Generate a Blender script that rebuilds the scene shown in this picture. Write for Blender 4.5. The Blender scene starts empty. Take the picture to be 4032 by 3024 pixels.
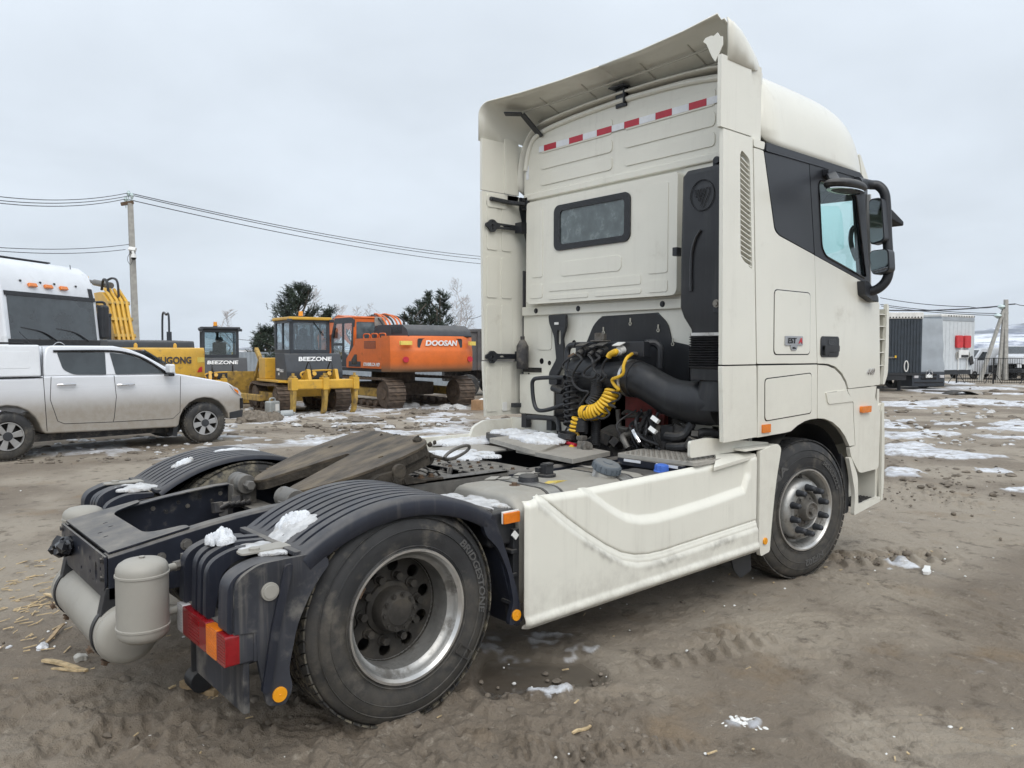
import bpy, bmesh, math, random
import numpy as np
from mathutils import Vector, Matrix
from mathutils.geometry import tessellate_polygon
S = bpy.context.scene
COL = S.collection
rad = math.radians
random.seed(7)

# ---------------------------------------------------------------- camera
CX, CY, FPX = 2016.0, 1512.0, 3046.14          # photo is 4032 x 3024, principal point and focal length in its pixels
CAM = np.array([-1.8996, -4.0860, 1.6989]); YAW, PITCH, ROLL = 0.856814, -0.04406, 0.002038
def _axes():
    f = np.array([math.cos(PITCH)*math.cos(YAW), math.cos(PITCH)*math.sin(YAW), math.sin(PITCH)])
    r0 = np.array([math.sin(YAW), -math.cos(YAW), 0]); u0 = np.cross(r0, f)
    r = math.cos(ROLL)*r0 + math.sin(ROLL)*u0
    return r, np.cross(r, f), f
AR, AU, AF = _axes()
cd = bpy.data.cameras.new('camera'); cam = bpy.data.objects.new('camera', cd); COL.objects.link(cam)
cd.sensor_fit = 'HORIZONTAL'; cd.sensor_width = 36.0; cd.lens = FPX/4032*36
cd.clip_start = 0.05; cd.clip_end = 20000
cam.matrix_world = Matrix(((AR[0], AU[0], -AF[0], CAM[0]), (AR[1], AU[1], -AF[1], CAM[1]), (AR[2], AU[2], -AF[2], CAM[2]), (0, 0, 0, 1)))
S.camera = cam

# ---------------------------------------------------------------- sky, sun, exposure
SUN_EL, SUN_AZ = rad(48), rad(-118)             # azimuth of the sun in the scene's XY plane, from +X
W = bpy.data.worlds.new('World'); S.world = W; W.use_nodes = True
wn = W.node_tree.nodes; wl = W.node_tree.links; wn.clear()
wo = wn.new('ShaderNodeOutputWorld'); wb = wn.new('ShaderNodeBackground'); wl.new(wb.outputs[0], wo.inputs[0])
sky = wn.new('ShaderNodeTexSky'); sky.sky_type = 'NISHITA'; sky.sun_disc = False
sky.sun_elevation = SUN_EL; sky.sun_rotation = math.pi/2 - SUN_AZ; sky.air_density = 1.0; sky.dust_density = 3.0
wb.inputs['Strength'].default_value = 0.12
tc = wn.new('ShaderNodeTexCoord'); sp = wn.new('ShaderNodeSeparateXYZ'); wl.new(tc.outputs['Generated'], sp.inputs[0])
def wmath(op, a, b=0.0, clamp=False):
    n = wn.new('ShaderNodeMath'); n.operation = op; n.use_clamp = clamp
    for i, q in enumerate((a, b)):
        if isinstance(q, (int, float)): n.inputs[i].default_value = q
        else: wl.new(q, n.inputs[i])
    return n.outputs[0]
# cloud sheet: project the view direction on a flat deck, soft streaky noise
zz_ = wmath('MAXIMUM', sp.outputs[2], 0.02); zc = wmath('ADD', zz_, 0.22)
cu = wmath('DIVIDE', sp.outputs[0], zc); cv = wmath('DIVIDE', sp.outputs[1], zc)
cb = wn.new('ShaderNodeCombineXYZ'); wl.new(cu, cb.inputs[0]); wl.new(cv, cb.inputs[1])
nz = wn.new('ShaderNodeTexNoise'); nz.inputs['Scale'].default_value = 1.1; nz.inputs['Detail'].default_value = 5; nz.inputs['Roughness'].default_value = 0.52
nz.inputs['Distortion'].default_value = 0.25; wl.new(cb.outputs[0], nz.inputs['Vector'])
rmp = wn.new('ShaderNodeMapRange'); rmp.inputs[1].default_value = 0.32; rmp.inputs[2].default_value = 0.68; rmp.inputs[3].default_value = 0.89; rmp.inputs[4].default_value = 1.10
wl.new(nz.outputs[0], rmp.inputs[0])
zen = wn.new('ShaderNodeMapRange'); zen.inputs[1].default_value = 0.0; zen.inputs[2].default_value = 1.0; zen.inputs[3].default_value = 0.96; zen.inputs[4].default_value = 1.55
wl.new(zz_, zen.inputs[0])
cl = wn.new('ShaderNodeVectorMath'); cl.operation = 'SCALE'; cl.inputs[0].default_value = (5.02, 5.48, 5.98)
wl.new(wmath('MULTIPLY', rmp.outputs[0], zen.outputs[0]), cl.inputs['Scale'])
mx = wn.new('ShaderNodeMix'); mx.data_type = 'RGBA'; mx.inputs['Factor'].default_value = 0.93
wl.new(sky.outputs[0], mx.inputs['A']); wl.new(cl.outputs[0], mx.inputs['B']); wl.new(mx.outputs['Result'], wb.inputs['Color'])

sl = bpy.data.lights.new('sun', 'SUN'); sl.energy = 1.5; sl.angle = rad(50); sl.color = (1.0, 0.965, 0.91)
so = bpy.data.objects.new('sun', sl); COL.objects.link(so)
sd = Vector((math.cos(SUN_EL)*math.cos(SUN_AZ), math.cos(SUN_EL)*math.sin(SUN_AZ), math.sin(SUN_EL)))
so.rotation_euler = sd.to_track_quat('Z', 'Y').to_euler(); so.location = (0, 0, 30)
S.view_settings.view_transform = 'Standard'; S.view_settings.look = 'None'; S.view_settings.gamma = 1
S.view_settings.exposure = 0.27; S.view_settings.use_curve_mapping = False
S.cycles.max_bounces = 5; S.cycles.diffuse_bounces = 2; S.cycles.glossy_bounces = 3; S.cycles.transmission_bounces = 4; S.cycles.transparent_max_bounces = 12
S.cycles.adaptive_threshold = .02; S.cycles.caustics_reflective = False; S.cycles.caustics_refractive = False

# ---------------------------------------------------------------- measuring: photo point + known plane -> place in the scene
ZM = dict(z1=(1850,0,.5667),z2=(2750,0,.5425),z3=(2700,850,.5726),z4=(1850,900,.5726),z5=(2900,1500,.5426),z6=(950,1600,.4747),z7=(1700,1600,.5877),z8=(200,1700,.6028),b1=(650,1850,.678),b2=(0,900,.5727),b3=(700,1050,.5651),b4=(3350,1100,.3616),b5=(0,650,.3316),b6=(2000,2100,.9186),b7=(0,2100,.5877),b8=(3250,1550,.452),full=(0,0,1.8228),m1=(3050,600,.3917),e1=(2150,1200,.3616),t1=(1700,1650,.3617),g1=(3350,1200,.2411),px=(0,0,1.0))
def _ray(k, x, y):
    a, b, s = ZM[k]; x = a+x*s; y = b+y*s
    return AF + (x-CX)/FPX*AR - (y-CY)/FPX*AU
def P(k, x, y, ax, v):
    d = _ray(k, x, y); i = 'xyz'.index(ax); return Vector(CAM + d*(v-CAM[i])/d[i])
def D(k, x, y, depth): return Vector(CAM + _ray(k, x, y)*depth)
def sm(a, b, x): t = np.clip((x-a)/(b-a), 0, 1); return t*t*(3-2*t)
FH = AF*np.array([1, 1, 0]); FH /= np.linalg.norm(FH); RH = np.array([FH[1], -FH[0], 0])
def zg(x, y):                                    # gentle fall of the yard away from the truck
    s = (np.asarray(x)-CAM[0])*FH[0] + (np.asarray(y)-CAM[1])*FH[1]
    return -0.40*sm(11, 29, s) - 0.12*sm(27, 60, s)
def G(k, x, y):                                  # photo point -> point of the yard's ground
    d = _ray(k, x, y); t = (0-CAM[2])/d[2]
    for _ in range(30):
        p = CAM+d*t; t = (float(zg(p[0], p[1]))-CAM[2])/d[2]
    return Vector(CAM+d*t)
def cam_depth(p): return float((np.array(p)-CAM)@AF)

# ---------------------------------------------------------------- materials
MATS = {}
def mat(name, col, rough=.5, metal=0, var=.08, vs=4, dirt=None, bump=0, bs=60, coat=0, dust=0, dustcol=(.30,.275,.235), splash=None, spec=.5, streak=None, stretch=None):
    m = bpy.data.materials.new(name); m.use_nodes = True; n = m.node_tree.nodes; l = m.node_tree.links
    b = n['Principled BSDF']; b.inputs['Roughness'].default_value = rough; b.inputs['Metallic'].default_value = metal
    b.inputs['Coat Weight'].default_value = coat; b.inputs['Coat Roughness'].default_value = .10; b.inputs['Specular IOR Level'].default_value = spec
    t = n.new('ShaderNodeTexCoord'); vec = t.outputs['Object']
    def noise(scale, detail=4, rgh=.6, v=None):
        q = n.new('ShaderNodeTexNoise'); q.inputs['Scale'].default_value = scale; q.inputs['Detail'].default_value = detail; q.inputs['Roughness'].default_value = rgh
        l.new(v or vec, q.inputs['Vector']); return q.outputs[0]
    def rng(x, a, b_, c=0., d=1.):
        q = n.new('ShaderNodeMapRange'); q.interpolation_type = 'SMOOTHSTEP'
        for i, w_ in enumerate((a, b_, c, d)): q.inputs[i+1].default_value = w_
        l.new(x, q.inputs[0]); return q.outputs[0]
    def mul(x, y):
        q = n.new('ShaderNodeMath'); q.operation = 'MULTIPLY'; q.use_clamp = True; l.new(x, q.inputs[0])
        if isinstance(y, (int, float)): q.inputs[1].default_value = y
        else: l.new(y, q.inputs[1])
        return q.outputs[0]
    def mix(a, b_, f):
        q = n.new('ShaderNodeMix'); q.data_type = 'RGBA'
        for s_, w_ in (('A', a), ('B', b_)):
            if isinstance(w_, tuple): q.inputs[s_].default_value = (*w_, 1)
            else: l.new(w_, q.inputs[s_])
        l.new(f, q.inputs['Factor']); return q.outputs['Result']
    if stretch:
        mp = n.new('ShaderNodeMapping'); mp.inputs['Scale'].default_value = stretch; l.new(vec, mp.inputs['Vector']); vsrc = mp.outputs[0]
    else: vsrc = vec
    c = mix(tuple(max(0, q*(1-var)) for q in col), tuple(min(1, q*(1+var)) for q in col), rng(noise(vs, v=vsrc), .3, .7))
    rsock = None
    if dirt:
        dcol, amt, sc = dirt; f = mul(rng(noise(sc, 5, .65, vsrc), .62-amt*.35, .80-amt*.25), .85); c = mix(c, dcol, f); rsock = f
    if streak:
        dcol, amt = streak; mp2 = n.new('ShaderNodeMapping'); mp2.inputs['Scale'].default_value = (26, 26, 1.3); l.new(vec, mp2.inputs['Vector'])
        f = mul(mul(rng(noise(1, 5, .6, mp2.outputs[0]), .48, .75), rng(noise(1.6, 4), .4, .65)), amt); c = mix(c, dcol, f)
    ge = None
    if dust or splash:
        ge = n.new('ShaderNodeNewGeometry')
    if dust:
        sx = n.new('ShaderNodeSeparateXYZ'); l.new(ge.outputs['Normal'], sx.inputs[0])
        f = mul(mul(rng(sx.outputs[2], .15, .95), rng(noise(7, 4, .7), .25, .65, .35, 1)), dust); c = mix(c, dustcol, f); rsock = f
    if splash:
        z0, z1, scol, amt = splash; sx = n.new('ShaderNodeSeparateXYZ'); l.new(vec, sx.inputs[0])
        f = mul(mul(rng(sx.outputs[2], z1, z0), rng(noise(9, 5, .7), .3, .7, (.15 if amt < .9 else .9), 1)), amt); c = mix(c, scol, f); rsock = f
    l.new(c, b.inputs['Base Color'])
    if rsock is not None:
        q = n.new('ShaderNodeMapRange'); q.inputs[3].default_value = rough; q.inputs[4].default_value = max(rough, .8); l.new(rsock, q.inputs[0]); l.new(q.outputs[0], b.inputs['Roughness'])
    if bump:
        q = n.new('ShaderNodeBump'); q.inputs['Strength'].default_value = bump; q.inputs['Distance'].default_value = .01; l.new(noise(bs, 5, .6, vsrc), q.inputs['Height']); l.new(q.outputs[0], b.inputs['Normal'])
    MATS[name] = m; return m
def glass(name, tint, gl=.12, rough=.02):
    m = bpy.data.materials.new(name); m.use_nodes = True; n = m.node_tree.nodes; l = m.node_tree.links; n.clear()
    o = n.new('ShaderNodeOutputMaterial'); tr = n.new('ShaderNodeBsdfTransparent'); tr.inputs[0].default_value = (*tint, 1)
    g = n.new('ShaderNodeBsdfGlossy'); g.inputs['Roughness'].default_value = rough; g.inputs[0].default_value = (.95, .97, 1, 1)
    lw = n.new('ShaderNodeLayerWeight'); pw = n.new('ShaderNodeMath'); pw.operation = 'POWER'; pw.inputs[1].default_value = 5; l.new(lw.outputs['Facing'], pw.inputs[0]); ad = n.new('ShaderNodeMath'); ad.operation = 'MULTIPLY_ADD'; ad.inputs[1].default_value = .8; ad.inputs[2].default_value = gl; ad.use_clamp = True
    l.new(pw.outputs[0], ad.inputs[0]); mx_ = n.new('ShaderNodeMixShader'); l.new(ad.outputs[0], mx_.inputs[0]); l.new(tr.outputs[0], mx_.inputs[1]); l.new(g.outputs[0], mx_.inputs[2]); l.new(mx_.outputs[0], o.inputs[0])
    MATS[name] = m; return m

# ---------------------------------------------------------------- mesh builder
def PX(x): return lambda u, v, w: (x+w, u, v)     # u = y, v = z
def PY(y): return lambda u, v, w: (u, y+w, v)     # u = x, v = z
def PZ(z): return lambda u, v, w: (u, v, z+w)
def rrect(x0, x1, y0, y1, r, n=5):
    r = min(r, abs(x1-x0)/2-1e-4, abs(y1-y0)/2-1e-4); o = []
    for cx, cy, a in ((x1-r, y0+r, -90), (x1-r, y1-r, 0), (x0+r, y1-r, 90), (x0+r, y0+r, 180)):
        for i in range(n+1):
            t = rad(a+90*i/n); o.append((cx+r*math.cos(t), cy+r*math.sin(t)))
    return o
def rpoly(pts, r, n=5):
    o = []; N = len(pts)
    for i in range(N):
        p = Vector(pts[i][:2]); a = Vector(pts[i-1][:2]); b = Vector(pts[(i+1) % N][:2]); rr = pts[i][2] if len(pts[i]) > 2 else r
        da = (a-p); db = (b-p); k = min(rr, da.length*.45, db.length*.45)
        if k < 1e-4: o.append(tuple(p)); continue
        s = p+da.normalized()*k; e = p+db.normalized()*k
        for j in range(n+1):
            t = j/n; q = s*(1-t)**2 + p*2*t*(1-t) + e*t*t; o.append((q.x, q.y))
    return o
def circ(cx, cy, r, n=20, ry=None, rot=0):
    ry = ry or r; c, s_ = math.cos(rot), math.sin(rot)
    return [(cx+r*math.cos(2*math.pi*i/n)*c-ry*math.sin(2*math.pi*i/n)*s_, cy+r*math.cos(2*math.pi*i/n)*s_+ry*math.sin(2*math.pi*i/n)*c) for i in range(n)]
def spl(pts, n=8, closed=False):
    pts = [Vector(p) for p in pts]; o = []; N = len(pts)
    for i in range(N if closed else N-1):
        if closed: a, b, c, d = pts[i-1], pts[i], pts[(i+1) % N], pts[(i+2) % N]
        else: a = pts[max(i-1, 0)]; b = pts[i]; c = pts[i+1]; d = pts[min(i+2, N-1)]
        for j in range(n):
            t = j/n; o.append(.5*((2*b)+(c-a)*t+(2*a-5*b+4*c-d)*t*t+(3*b-a-3*c+d)*t**3))
    if not closed: o.append(pts[-1])
    return o
def frame(d):
    d = Vector(d).normalized(); a = Vector((0, 0, 1)) if abs(d.z) < .9 else Vector((1, 0, 0)); u = d.cross(a).normalized(); return u, u.cross(d).normalized()
class MB:
    def __init__(s): s.v = []; s.f = []
    def add(s, v, f):
        o = len(s.v); s.v += [tuple(p) for p in v]; s.f += [tuple(i+o for i in q) for q in f]; return s
    def box(s, x0, x1, y0, y1, z0, z1):
        v = [(x, y, z) for x in (x0, x1) for y in (y0, y1) for z in (z0, z1)]
        return s.add(v, [(0,1,3,2),(4,6,7,5),(0,4,5,1),(2,3,7,6),(0,2,6,4),(1,5,7,3)])
    def obox(s, c, sz, R=None, e=None):
        if R is None: R = Matrix.Rotation(0, 3, 'X')
        if e: R = (Matrix.Rotation(rad(e[2]), 3, 'Z') @ Matrix.Rotation(rad(e[1]), 3, 'Y') @ Matrix.Rotation(rad(e[0]), 3, 'X'))
        v = [Vector(c)+R@Vector((a*sz[0]/2, b*sz[1]/2, d*sz[2]/2)) for a in (-1, 1) for b in (-1, 1) for d in (-1, 1)]
        return s.add(v, [(0,1,3,2),(4,6,7,5),(0,4,5,1),(2,3,7,6),(0,2,6,4),(1,5,7,3)])
    def bar(s, p0, p1, w, h):
        p0 = Vector(p0); p1 = Vector(p1); d = p1-p0; u, v_ = frame(d)
        vs = [p+u*a*w/2+v_*b*h/2 for p in (p0, p1) for a, b in ((-1,-1),(1,-1),(1,1),(-1,1))]
        return s.add(vs, [(0,1,2,3),(4,7,6,5),(0,4,5,1),(1,5,6,2),(2,6,7,3),(3,7,4,0)])
    def prism(s, pts, fn, w0, w1, holes=()):
        loops = [list(pts)]+[list(h) for h in holes]; flat = [q for lp in loops for q in lp]
        tri = tessellate_polygon([[Vector((a, b, 0)) for a, b in lp] for lp in loops]); N = len(flat)
        v = [fn(a, b, w0) for a, b in flat]+[fn(a, b, w1) for a, b in flat]
        f = [tuple(t) for t in tri]+[tuple(i+N for i in reversed(t)) for t in tri]; o = 0
        for lp in loops:
            k = len(lp)
            for i in range(k): j = (i+1) % k; f.append((o+i, o+j, o+j+N, o+i+N))
            o += k
        return s.add(v, f)
    def loft(s, rings, closed=True, cap=True, loop=False):
        n = len(rings[0]); v = [p for r in rings for p in r]; f = []; m = len(rings)
        for i in range(m if loop else m-1):
            for j in range(n if closed else n-1):
                k = (j+1) % n; i2 = (i+1) % m; f.append((i*n+j, i*n+k, i2*n+k, i2*n+j))
        if cap and not loop and closed: f += [tuple(range(n))[::-1], tuple(range((m-1)*n, m*n))]
        return s.add(v, f)
    def cyl(s, p0, p1, r0, r1=None, n=16, cap=True):
        p0 = Vector(p0); p1 = Vector(p1); r1 = r0 if r1 is None else r1; u, w = frame(p1-p0)
        return s.loft([[p+(u*math.cos(2*math.pi*i/n)+w*math.sin(2*math.pi*i/n))*r for i in range(n)] for p, r in ((p0, r0), (p1, r1))], True, cap)
    def tube(s, pts, r, n=8, closed=False, cap=True):
        pts = [Vector(p) for p in pts]; N = len(pts); rings = []; up = None
        for i, p in enumerate(pts):
            d = (pts[(i+1) % N]-pts[i-1]) if closed else pts[min(i+1, N-1)]-pts[max(i-1, 0)]
            if d.length < 1e-9: d = Vector((0, 0, 1))
            d.normalize()
            if up is None: up = frame(d)[0]
            up = up-d*up.dot(d); up = up.normalized() if up.length > 1e-6 else frame(d)[0]; w = d.cross(up)
            rr = r[i] if isinstance(r, (list, tuple)) else r
            rings.append([p+(up*math.cos(2*math.pi*k/n)+w*math.sin(2*math.pi*k/n))*rr for k in range(n)])
        return s.loft(rings, True, cap, closed)
    def lathe(s, prof, o, ax, n=32, closed=False):
        o = Vector(o); ax = Vector(ax).normalized(); u, w = frame(ax)
        rings = [[o+ax*a+(u*math.cos(2*math.pi*i/n)+w*math.sin(2*math.pi*i/n))*r for i in range(n)] for a, r in prof]
        return s.loft(rings, True, False, closed)
    def ell(s, c, r, nu=16, nv=10, e=None, jit=0, seed=0):
        rg = random.Random(seed); c = Vector(c); R = Matrix.Identity(3)
        if e: R = (Matrix.Rotation(rad(e[2]), 3, 'Z') @ Matrix.Rotation(rad(e[1]), 3, 'Y') @ Matrix.Rotation(rad(e[0]), 3, 'X'))
        rings = []
        for j in range(nv+1):
            t = math.pi*(j/nv-.5); t = max(min(t, 1.55), -1.55); rings.append([c+R@Vector((r[0]*math.cos(t)*math.cos(2*math.pi*i/nu)*(1+jit*rg.uniform(-1, 1)), r[1]*math.cos(t)*math.sin(2*math.pi*i/nu)*(1+jit*rg.uniform(-1, 1)), r[2]*math.sin(t)*(1+jit*rg.uniform(-1, 1)))) for i in range(nu)])
        return s.loft(rings)
    def text(s, key, fn):
        v, f = TX[key]; return s.add([fn(*p) for p in v], f)
    def mirror_y(s): s.v = [(a, -b, c) for a, b, c in s.v]; return s
    def xf(s, M): s.v = [tuple(M @ Vector(p)) for p in s.v]; return s
    def build(s, name, m, parent=None, bevel=0, seg=2, ang=35, smooth=True, recalc=True, weld=False):
        me = bpy.data.meshes.new(name); me.from_pydata(s.v, [], s.f)
        if recalc or weld:
            bm = bmesh.new(); bm.from_mesh(me)
            if weld: bmesh.ops.remove_doubles(bm, verts=bm.verts, dist=weld)
            if recalc: bmesh.ops.recalc_face_normals(bm, faces=bm.faces)
            bm.to_mesh(me); bm.free()
        me.materials.append(MATS[m] if isinstance(m, str) else m)
        if smooth:
            me.polygons.foreach_set('use_smooth', [True]*len(me.polygons)); me.set_sharp_from_angle(angle=rad(ang))
        o = bpy.data.objects.new(name, me); COL.objects.link(o)
        if parent: o.parent = parent
        if bevel:
            b = o.modifiers.new('bevel', 'BEVEL'); b.width = bevel; b.segments = seg; b.limit_method = 'ANGLE'; b.angle_limit = rad(40); b.harden_normals = smooth
        return o
def thing(name, label, cat, loc=(0, 0, 0), rz=0, group=None):
    o = bpy.data.objects.new(name, None); COL.objects.link(o); o.location = loc; o.rotation_euler = (0, 0, rz); o.empty_display_size = .3
    return tag(o, label, cat, group)
def tag(o, label, cat, group=None):
    o['label'] = label; o['category'] = cat
    if group: o['group'] = group
    return o
def kind(o, k): o['kind'] = k; return o
def copy_tree(o, parent=None):
    c = o.copy(); COL.objects.link(c); c.parent = parent
    for ch in list(o.children): copy_tree(ch, c)
    return c
# ---------------------------------------------------------------- lettering (default font, turned to mesh)
TX = {}
def _texts(items):
    tmp = []
    for key, s, bold, shear in items:
        c = bpy.data.curves.new('t', 'FONT'); c.body = s; c.size = 1; c.offset = bold; c.shear = shear; c.extrude = .5; c.resolution_u = 3; c.align_x = 'CENTER'
        o = bpy.data.objects.new('t', c); COL.objects.link(o); tmp.append((key, o))
    dg = bpy.context.evaluated_depsgraph_get()
    for key, o in tmp:
        me = o.evaluated_get(dg).to_mesh(); v = np.array([q.co[:] for q in me.vertices]); f = [tuple(q.vertices) for q in me.polygons]
        lo, hi = v.min(0), v.max(0); v[:, 0] -= (lo[0]+hi[0])/2; v[:, 1] -= lo[1]; h = hi[1]-lo[1]; v[:, :2] /= h; v[:, 2] += .5   # height 1, centred, w 0..1
        TX[key] = ([tuple(q) for q in v], f)
    for key, o in tmp:
        c = o.data; bpy.data.objects.remove(o); bpy.data.curves.remove(c)
_texts([('BRIDGESTONE','BRIDGESTONE',.02,.15),('KAMA','KAMA',.03,0),('SIZE','385/65R22.5',.02,0),('NF202','NF202',.03,0),('EST','EST',.02,.12),('A','A',.02,.25),('ISGE','ISG e',.02,.2),('440','440',.02,.3),
 ('LIUGONG','LIUGONG',.03,0),('02','02',.02,0),('BEEZONE','BEEZONE',.03,.12),('D16','D16-5',.02,0),('DOOSAN','DOOSAN',.04,.12),('DX','DX480LCA HD',.02,.1),('SUPER','SUPER',.01,0)])
def tplane(o, u, v, size, th, wx=1.0):           # text frame: origin (bottom centre), reading direction u, up v
    o = Vector(o); u = Vector(u).normalized(); v = Vector(v).normalized(); n = u.cross(v)
    return lambda a, b, w: o+u*a*size*wx+v*b*size+n*w*th
# ---------------------------------------------------------------- materials
MUD = (.135, .115, .092)
mat('cream', (.75, .735, .655), .36, var=.03, vs=1.2, coat=.55, dirt=((.56, .53, .45), .06, 2.2), streak=((.45, .42, .36), .18), splash=(.95, 1.75, (.52, .48, .41), .26))
mat('cream_skirt', (.75, .735, .655), .34, var=.03, vs=1.2, coat=.15, streak=((.38, .36, .31), .30), splash=(.28, .66, (.42, .395, .345), .60))
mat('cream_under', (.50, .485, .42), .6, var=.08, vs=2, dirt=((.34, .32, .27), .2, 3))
mat('black_trim', (.022, .024, .029), .42, var=.12, vs=6, bump=.04, bs=300)
mat('black_plastic', (.022, .023, .026), .5, var=.2, vs=8, dust=.25, streak=((.12, .11, .10), .25))
mat('duct_black', (.014, .015, .018), .42, var=.2, vs=5, bump=.03, bs=60, streak=((.10, .10, .095), .3))
mat('gloss_black', (.012, .012, .014), .18, var=.1)
mat('quarter_grey', (.030, .033, .040), .45, var=.08, vs=3, bump=.02, bs=500)
mat('frame_paint', (.018, .021, .032), .42, var=.25, vs=5, dust=.55, dirt=((.17, .155, .13), .28, 5))
mat('frame_dirty', (.035, .034, .036), .7, var=.4, vs=9, dust=.6, dirt=((.15, .135, .115), .45, 8), bump=.15, bs=60)
mat('fender_plastic', (.018, .021, .032), .42, var=.2, vs=3, dust=.40, dustcol=(.20, .185, .165), dirt=((.09, .09, .092), .12, 4), streak=((.20, .185, .165), .22))
mat('fender_dusty', (.028, .030, .038), .6, var=.3, vs=4, dust=.5, dustcol=(.25, .23, .2), dirt=((.17, .16, .145), .40, 6), streak=((.26, .24, .21), .4))
mat('rubber', (.028, .028, .029), .72, var=.25, vs=5, dirt=((.125, .112, .094), .34, 7), bump=.12, bs=90, splash=(.0, .16, (.10, .088, .07), .6))
mat('rubber_mud', (.030, .029, .028), .8, var=.3, vs=6, dirt=((.20, .175, .125), .55, 14), bump=.35, bs=45)
mat('letter_rubber', (.085, .083, .080), .75, var=.15)
mat('rim_steel', (.40, .395, .38), .42, .75, var=.2, vs=6, dirt=((.13, .12, .105), .4, 7), bump=.08, bs=70)
mat('rim_lip', (.62, .61, .59), .3, .85, var=.15, vs=5, dirt=((.16, .14, .115), .22, 9))
mat('rim_dark', (.040, .036, .031), .75, .1, var=.35, vs=9, dirt=((.075, .064, .050), .35, 10), bump=.12, bs=80)
mat('hub_grey', (.16, .15, .135), .6, .4, var=.3, vs=9, dirt=((.09, .075, .06), .4, 12))
mat('nut_cap', (.035, .038, .044), .55, var=.1)
mat('tank_paint', (.335, .32, .285), .5, var=.06, vs=4, bump=.03, bs=140, dust=.4, dustcol=(.36, .335, .29), dirt=((.27, .25, .215), .2, 5))
mat('fuel_tank', (.40, .385, .35), .45, .35, var=.12, vs=4, dust=.75, dustcol=(.36, .335, .285), dirt=((.27, .245, .205), .35, 4))
mat('plate_alu', (.42, .40, .36), .55, .3, var=.15, vs=6, dust=.55, dustcol=(.34, .31, .27), dirt=((.20, .17, .14), .2, 6))
mat('fifth_grease', (.080, .062, .043), .62, .1, var=.6, vs=2.2, stretch=(1.6, 4.2, 3), dirt=((.20, .16, .11), .50, 1.5), bump=.35, bs=16)
mat('fifth_side', (.040, .033, .025), .85, var=.4, vs=8, dirt=((.085, .070, .052), .35, 11), bump=.9, bs=30)
mat('steel_grey', (.20, .19, .175), .55, .5, var=.25, vs=10, dirt=((.12, .105, .085), .35, 10))
mat('bolt_steel', (.26, .24, .21), .5, .6, var=.25, vs=30)
mat('rust', (.13, .085, .055), .8, .2, var=.3, vs=20)
mat('hose_black', (.020, .020, .022), .5, var=.2, vs=20)
mat('hose_yellow', (.78, .47, .03), .4, var=.08, vs=30, dirt=((.30, .19, .05), .2, 14))
mat('red_engine', (.25, .04, .034), .55, var=.3, vs=8, dirt=((.09, .05, .04), .3, 9))
mat('white_plastic', (.75, .75, .73), .4, var=.05)
mat('tape_red', (.50, .022, .045), .3, var=.06, vs=20)
mat('tape_white', (.80, .82, .86), .3, var=.05, vs=20)
mat('lens_red', (.25, .008, .012), .12, var=.15, vs=30, coat=.6)
mat('lens_amber', (.74, .19, .01), .14, var=.1, vs=30, coat=.6)
mat('lens_clear', (.52, .51, .52), .15, var=.1, vs=30, coat=.6)
mat('reflector_amber', (.82, .33, .012), .2, var=.06, vs=30, coat=.5)
mat('blue_cap', (.07, .17, .58), .4, var=.08)
mat('grey_cap', (.11, .13, .15), .5, var=.1, dust=.3)
mat('chrome', (.72, .72, .73), .12, 1, var=.05)
mat('mirror_face', (.75, .78, .8), .03, 1, var=0)
mat('seat_cloth', (.05, .05, .055), .85, var=.2)
mat('interior', (.10, .10, .105), .8, var=.15)
mat('interior_light', (.38, .39, .39), .8, var=.08)
mat('snow', (.72, .74, .77), .5, var=.12, vs=24, bump=.9, bs=90, dirt=((.42, .40, .37), .36, 12))
mat('snow_dirty', (.52, .52, .52), .45, var=.2, vs=14, bump=.6, bs=60, dirt=((.36, .32, .27), .35, 9))
mat('badge_silver', (.45, .46, .48), .3, .7, var=.05)
mat('badge_red', (.55, .02, .03), .3)
mat('rear_glass', (.10, .125, .13), .08, var=.25, vs=9, coat=.6, dirt=((.20, .235, .24), .35, 9))
mat('yellow_scrap', (.55, .42, .10), .7, var=.2, vs=9)
glass('cab_glass', (.90, .98, .972), .03)

def add_grime(mname, col, amt):
    m = MATS[mname]; n = m.node_tree.nodes; l = m.node_tree.links; b = n['Principled BSDF']; src = b.inputs['Base Color'].links[0].from_socket
    a = n.new('ShaderNodeAttribute'); a.attribute_name = 'grime'; t = n.new('ShaderNodeTexCoord'); q = n.new('ShaderNodeTexNoise'); q.inputs['Scale'].default_value = 22; q.inputs['Detail'].default_value = 6; q.inputs['Roughness'].default_value = .7; l.new(t.outputs['Object'], q.inputs['Vector'])
    r = n.new('ShaderNodeMapRange'); r.inputs[1].default_value = .3; r.inputs[2].default_value = .65; r.inputs[3].default_value = .25; l.new(q.outputs[0], r.inputs[0])
    u = n.new('ShaderNodeMath'); u.operation = 'MULTIPLY'; l.new(a.outputs['Fac'], u.inputs[0]); l.new(r.outputs[0], u.inputs[1]); u2 = n.new('ShaderNodeMath'); u2.operation = 'MULTIPLY'; u2.inputs[1].default_value = amt; u2.use_clamp = True; l.new(u.outputs[0], u2.inputs[0])
    x = n.new('ShaderNodeMix'); x.data_type = 'RGBA'; l.new(src, x.inputs['A']); x.inputs['B'].default_value = (*col, 1); l.new(u2.outputs[0], x.inputs['Factor']); l.new(x.outputs['Result'], b.inputs['Base Color'])
add_grime('cream_skirt', (.22, .205, .175), .75)
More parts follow.
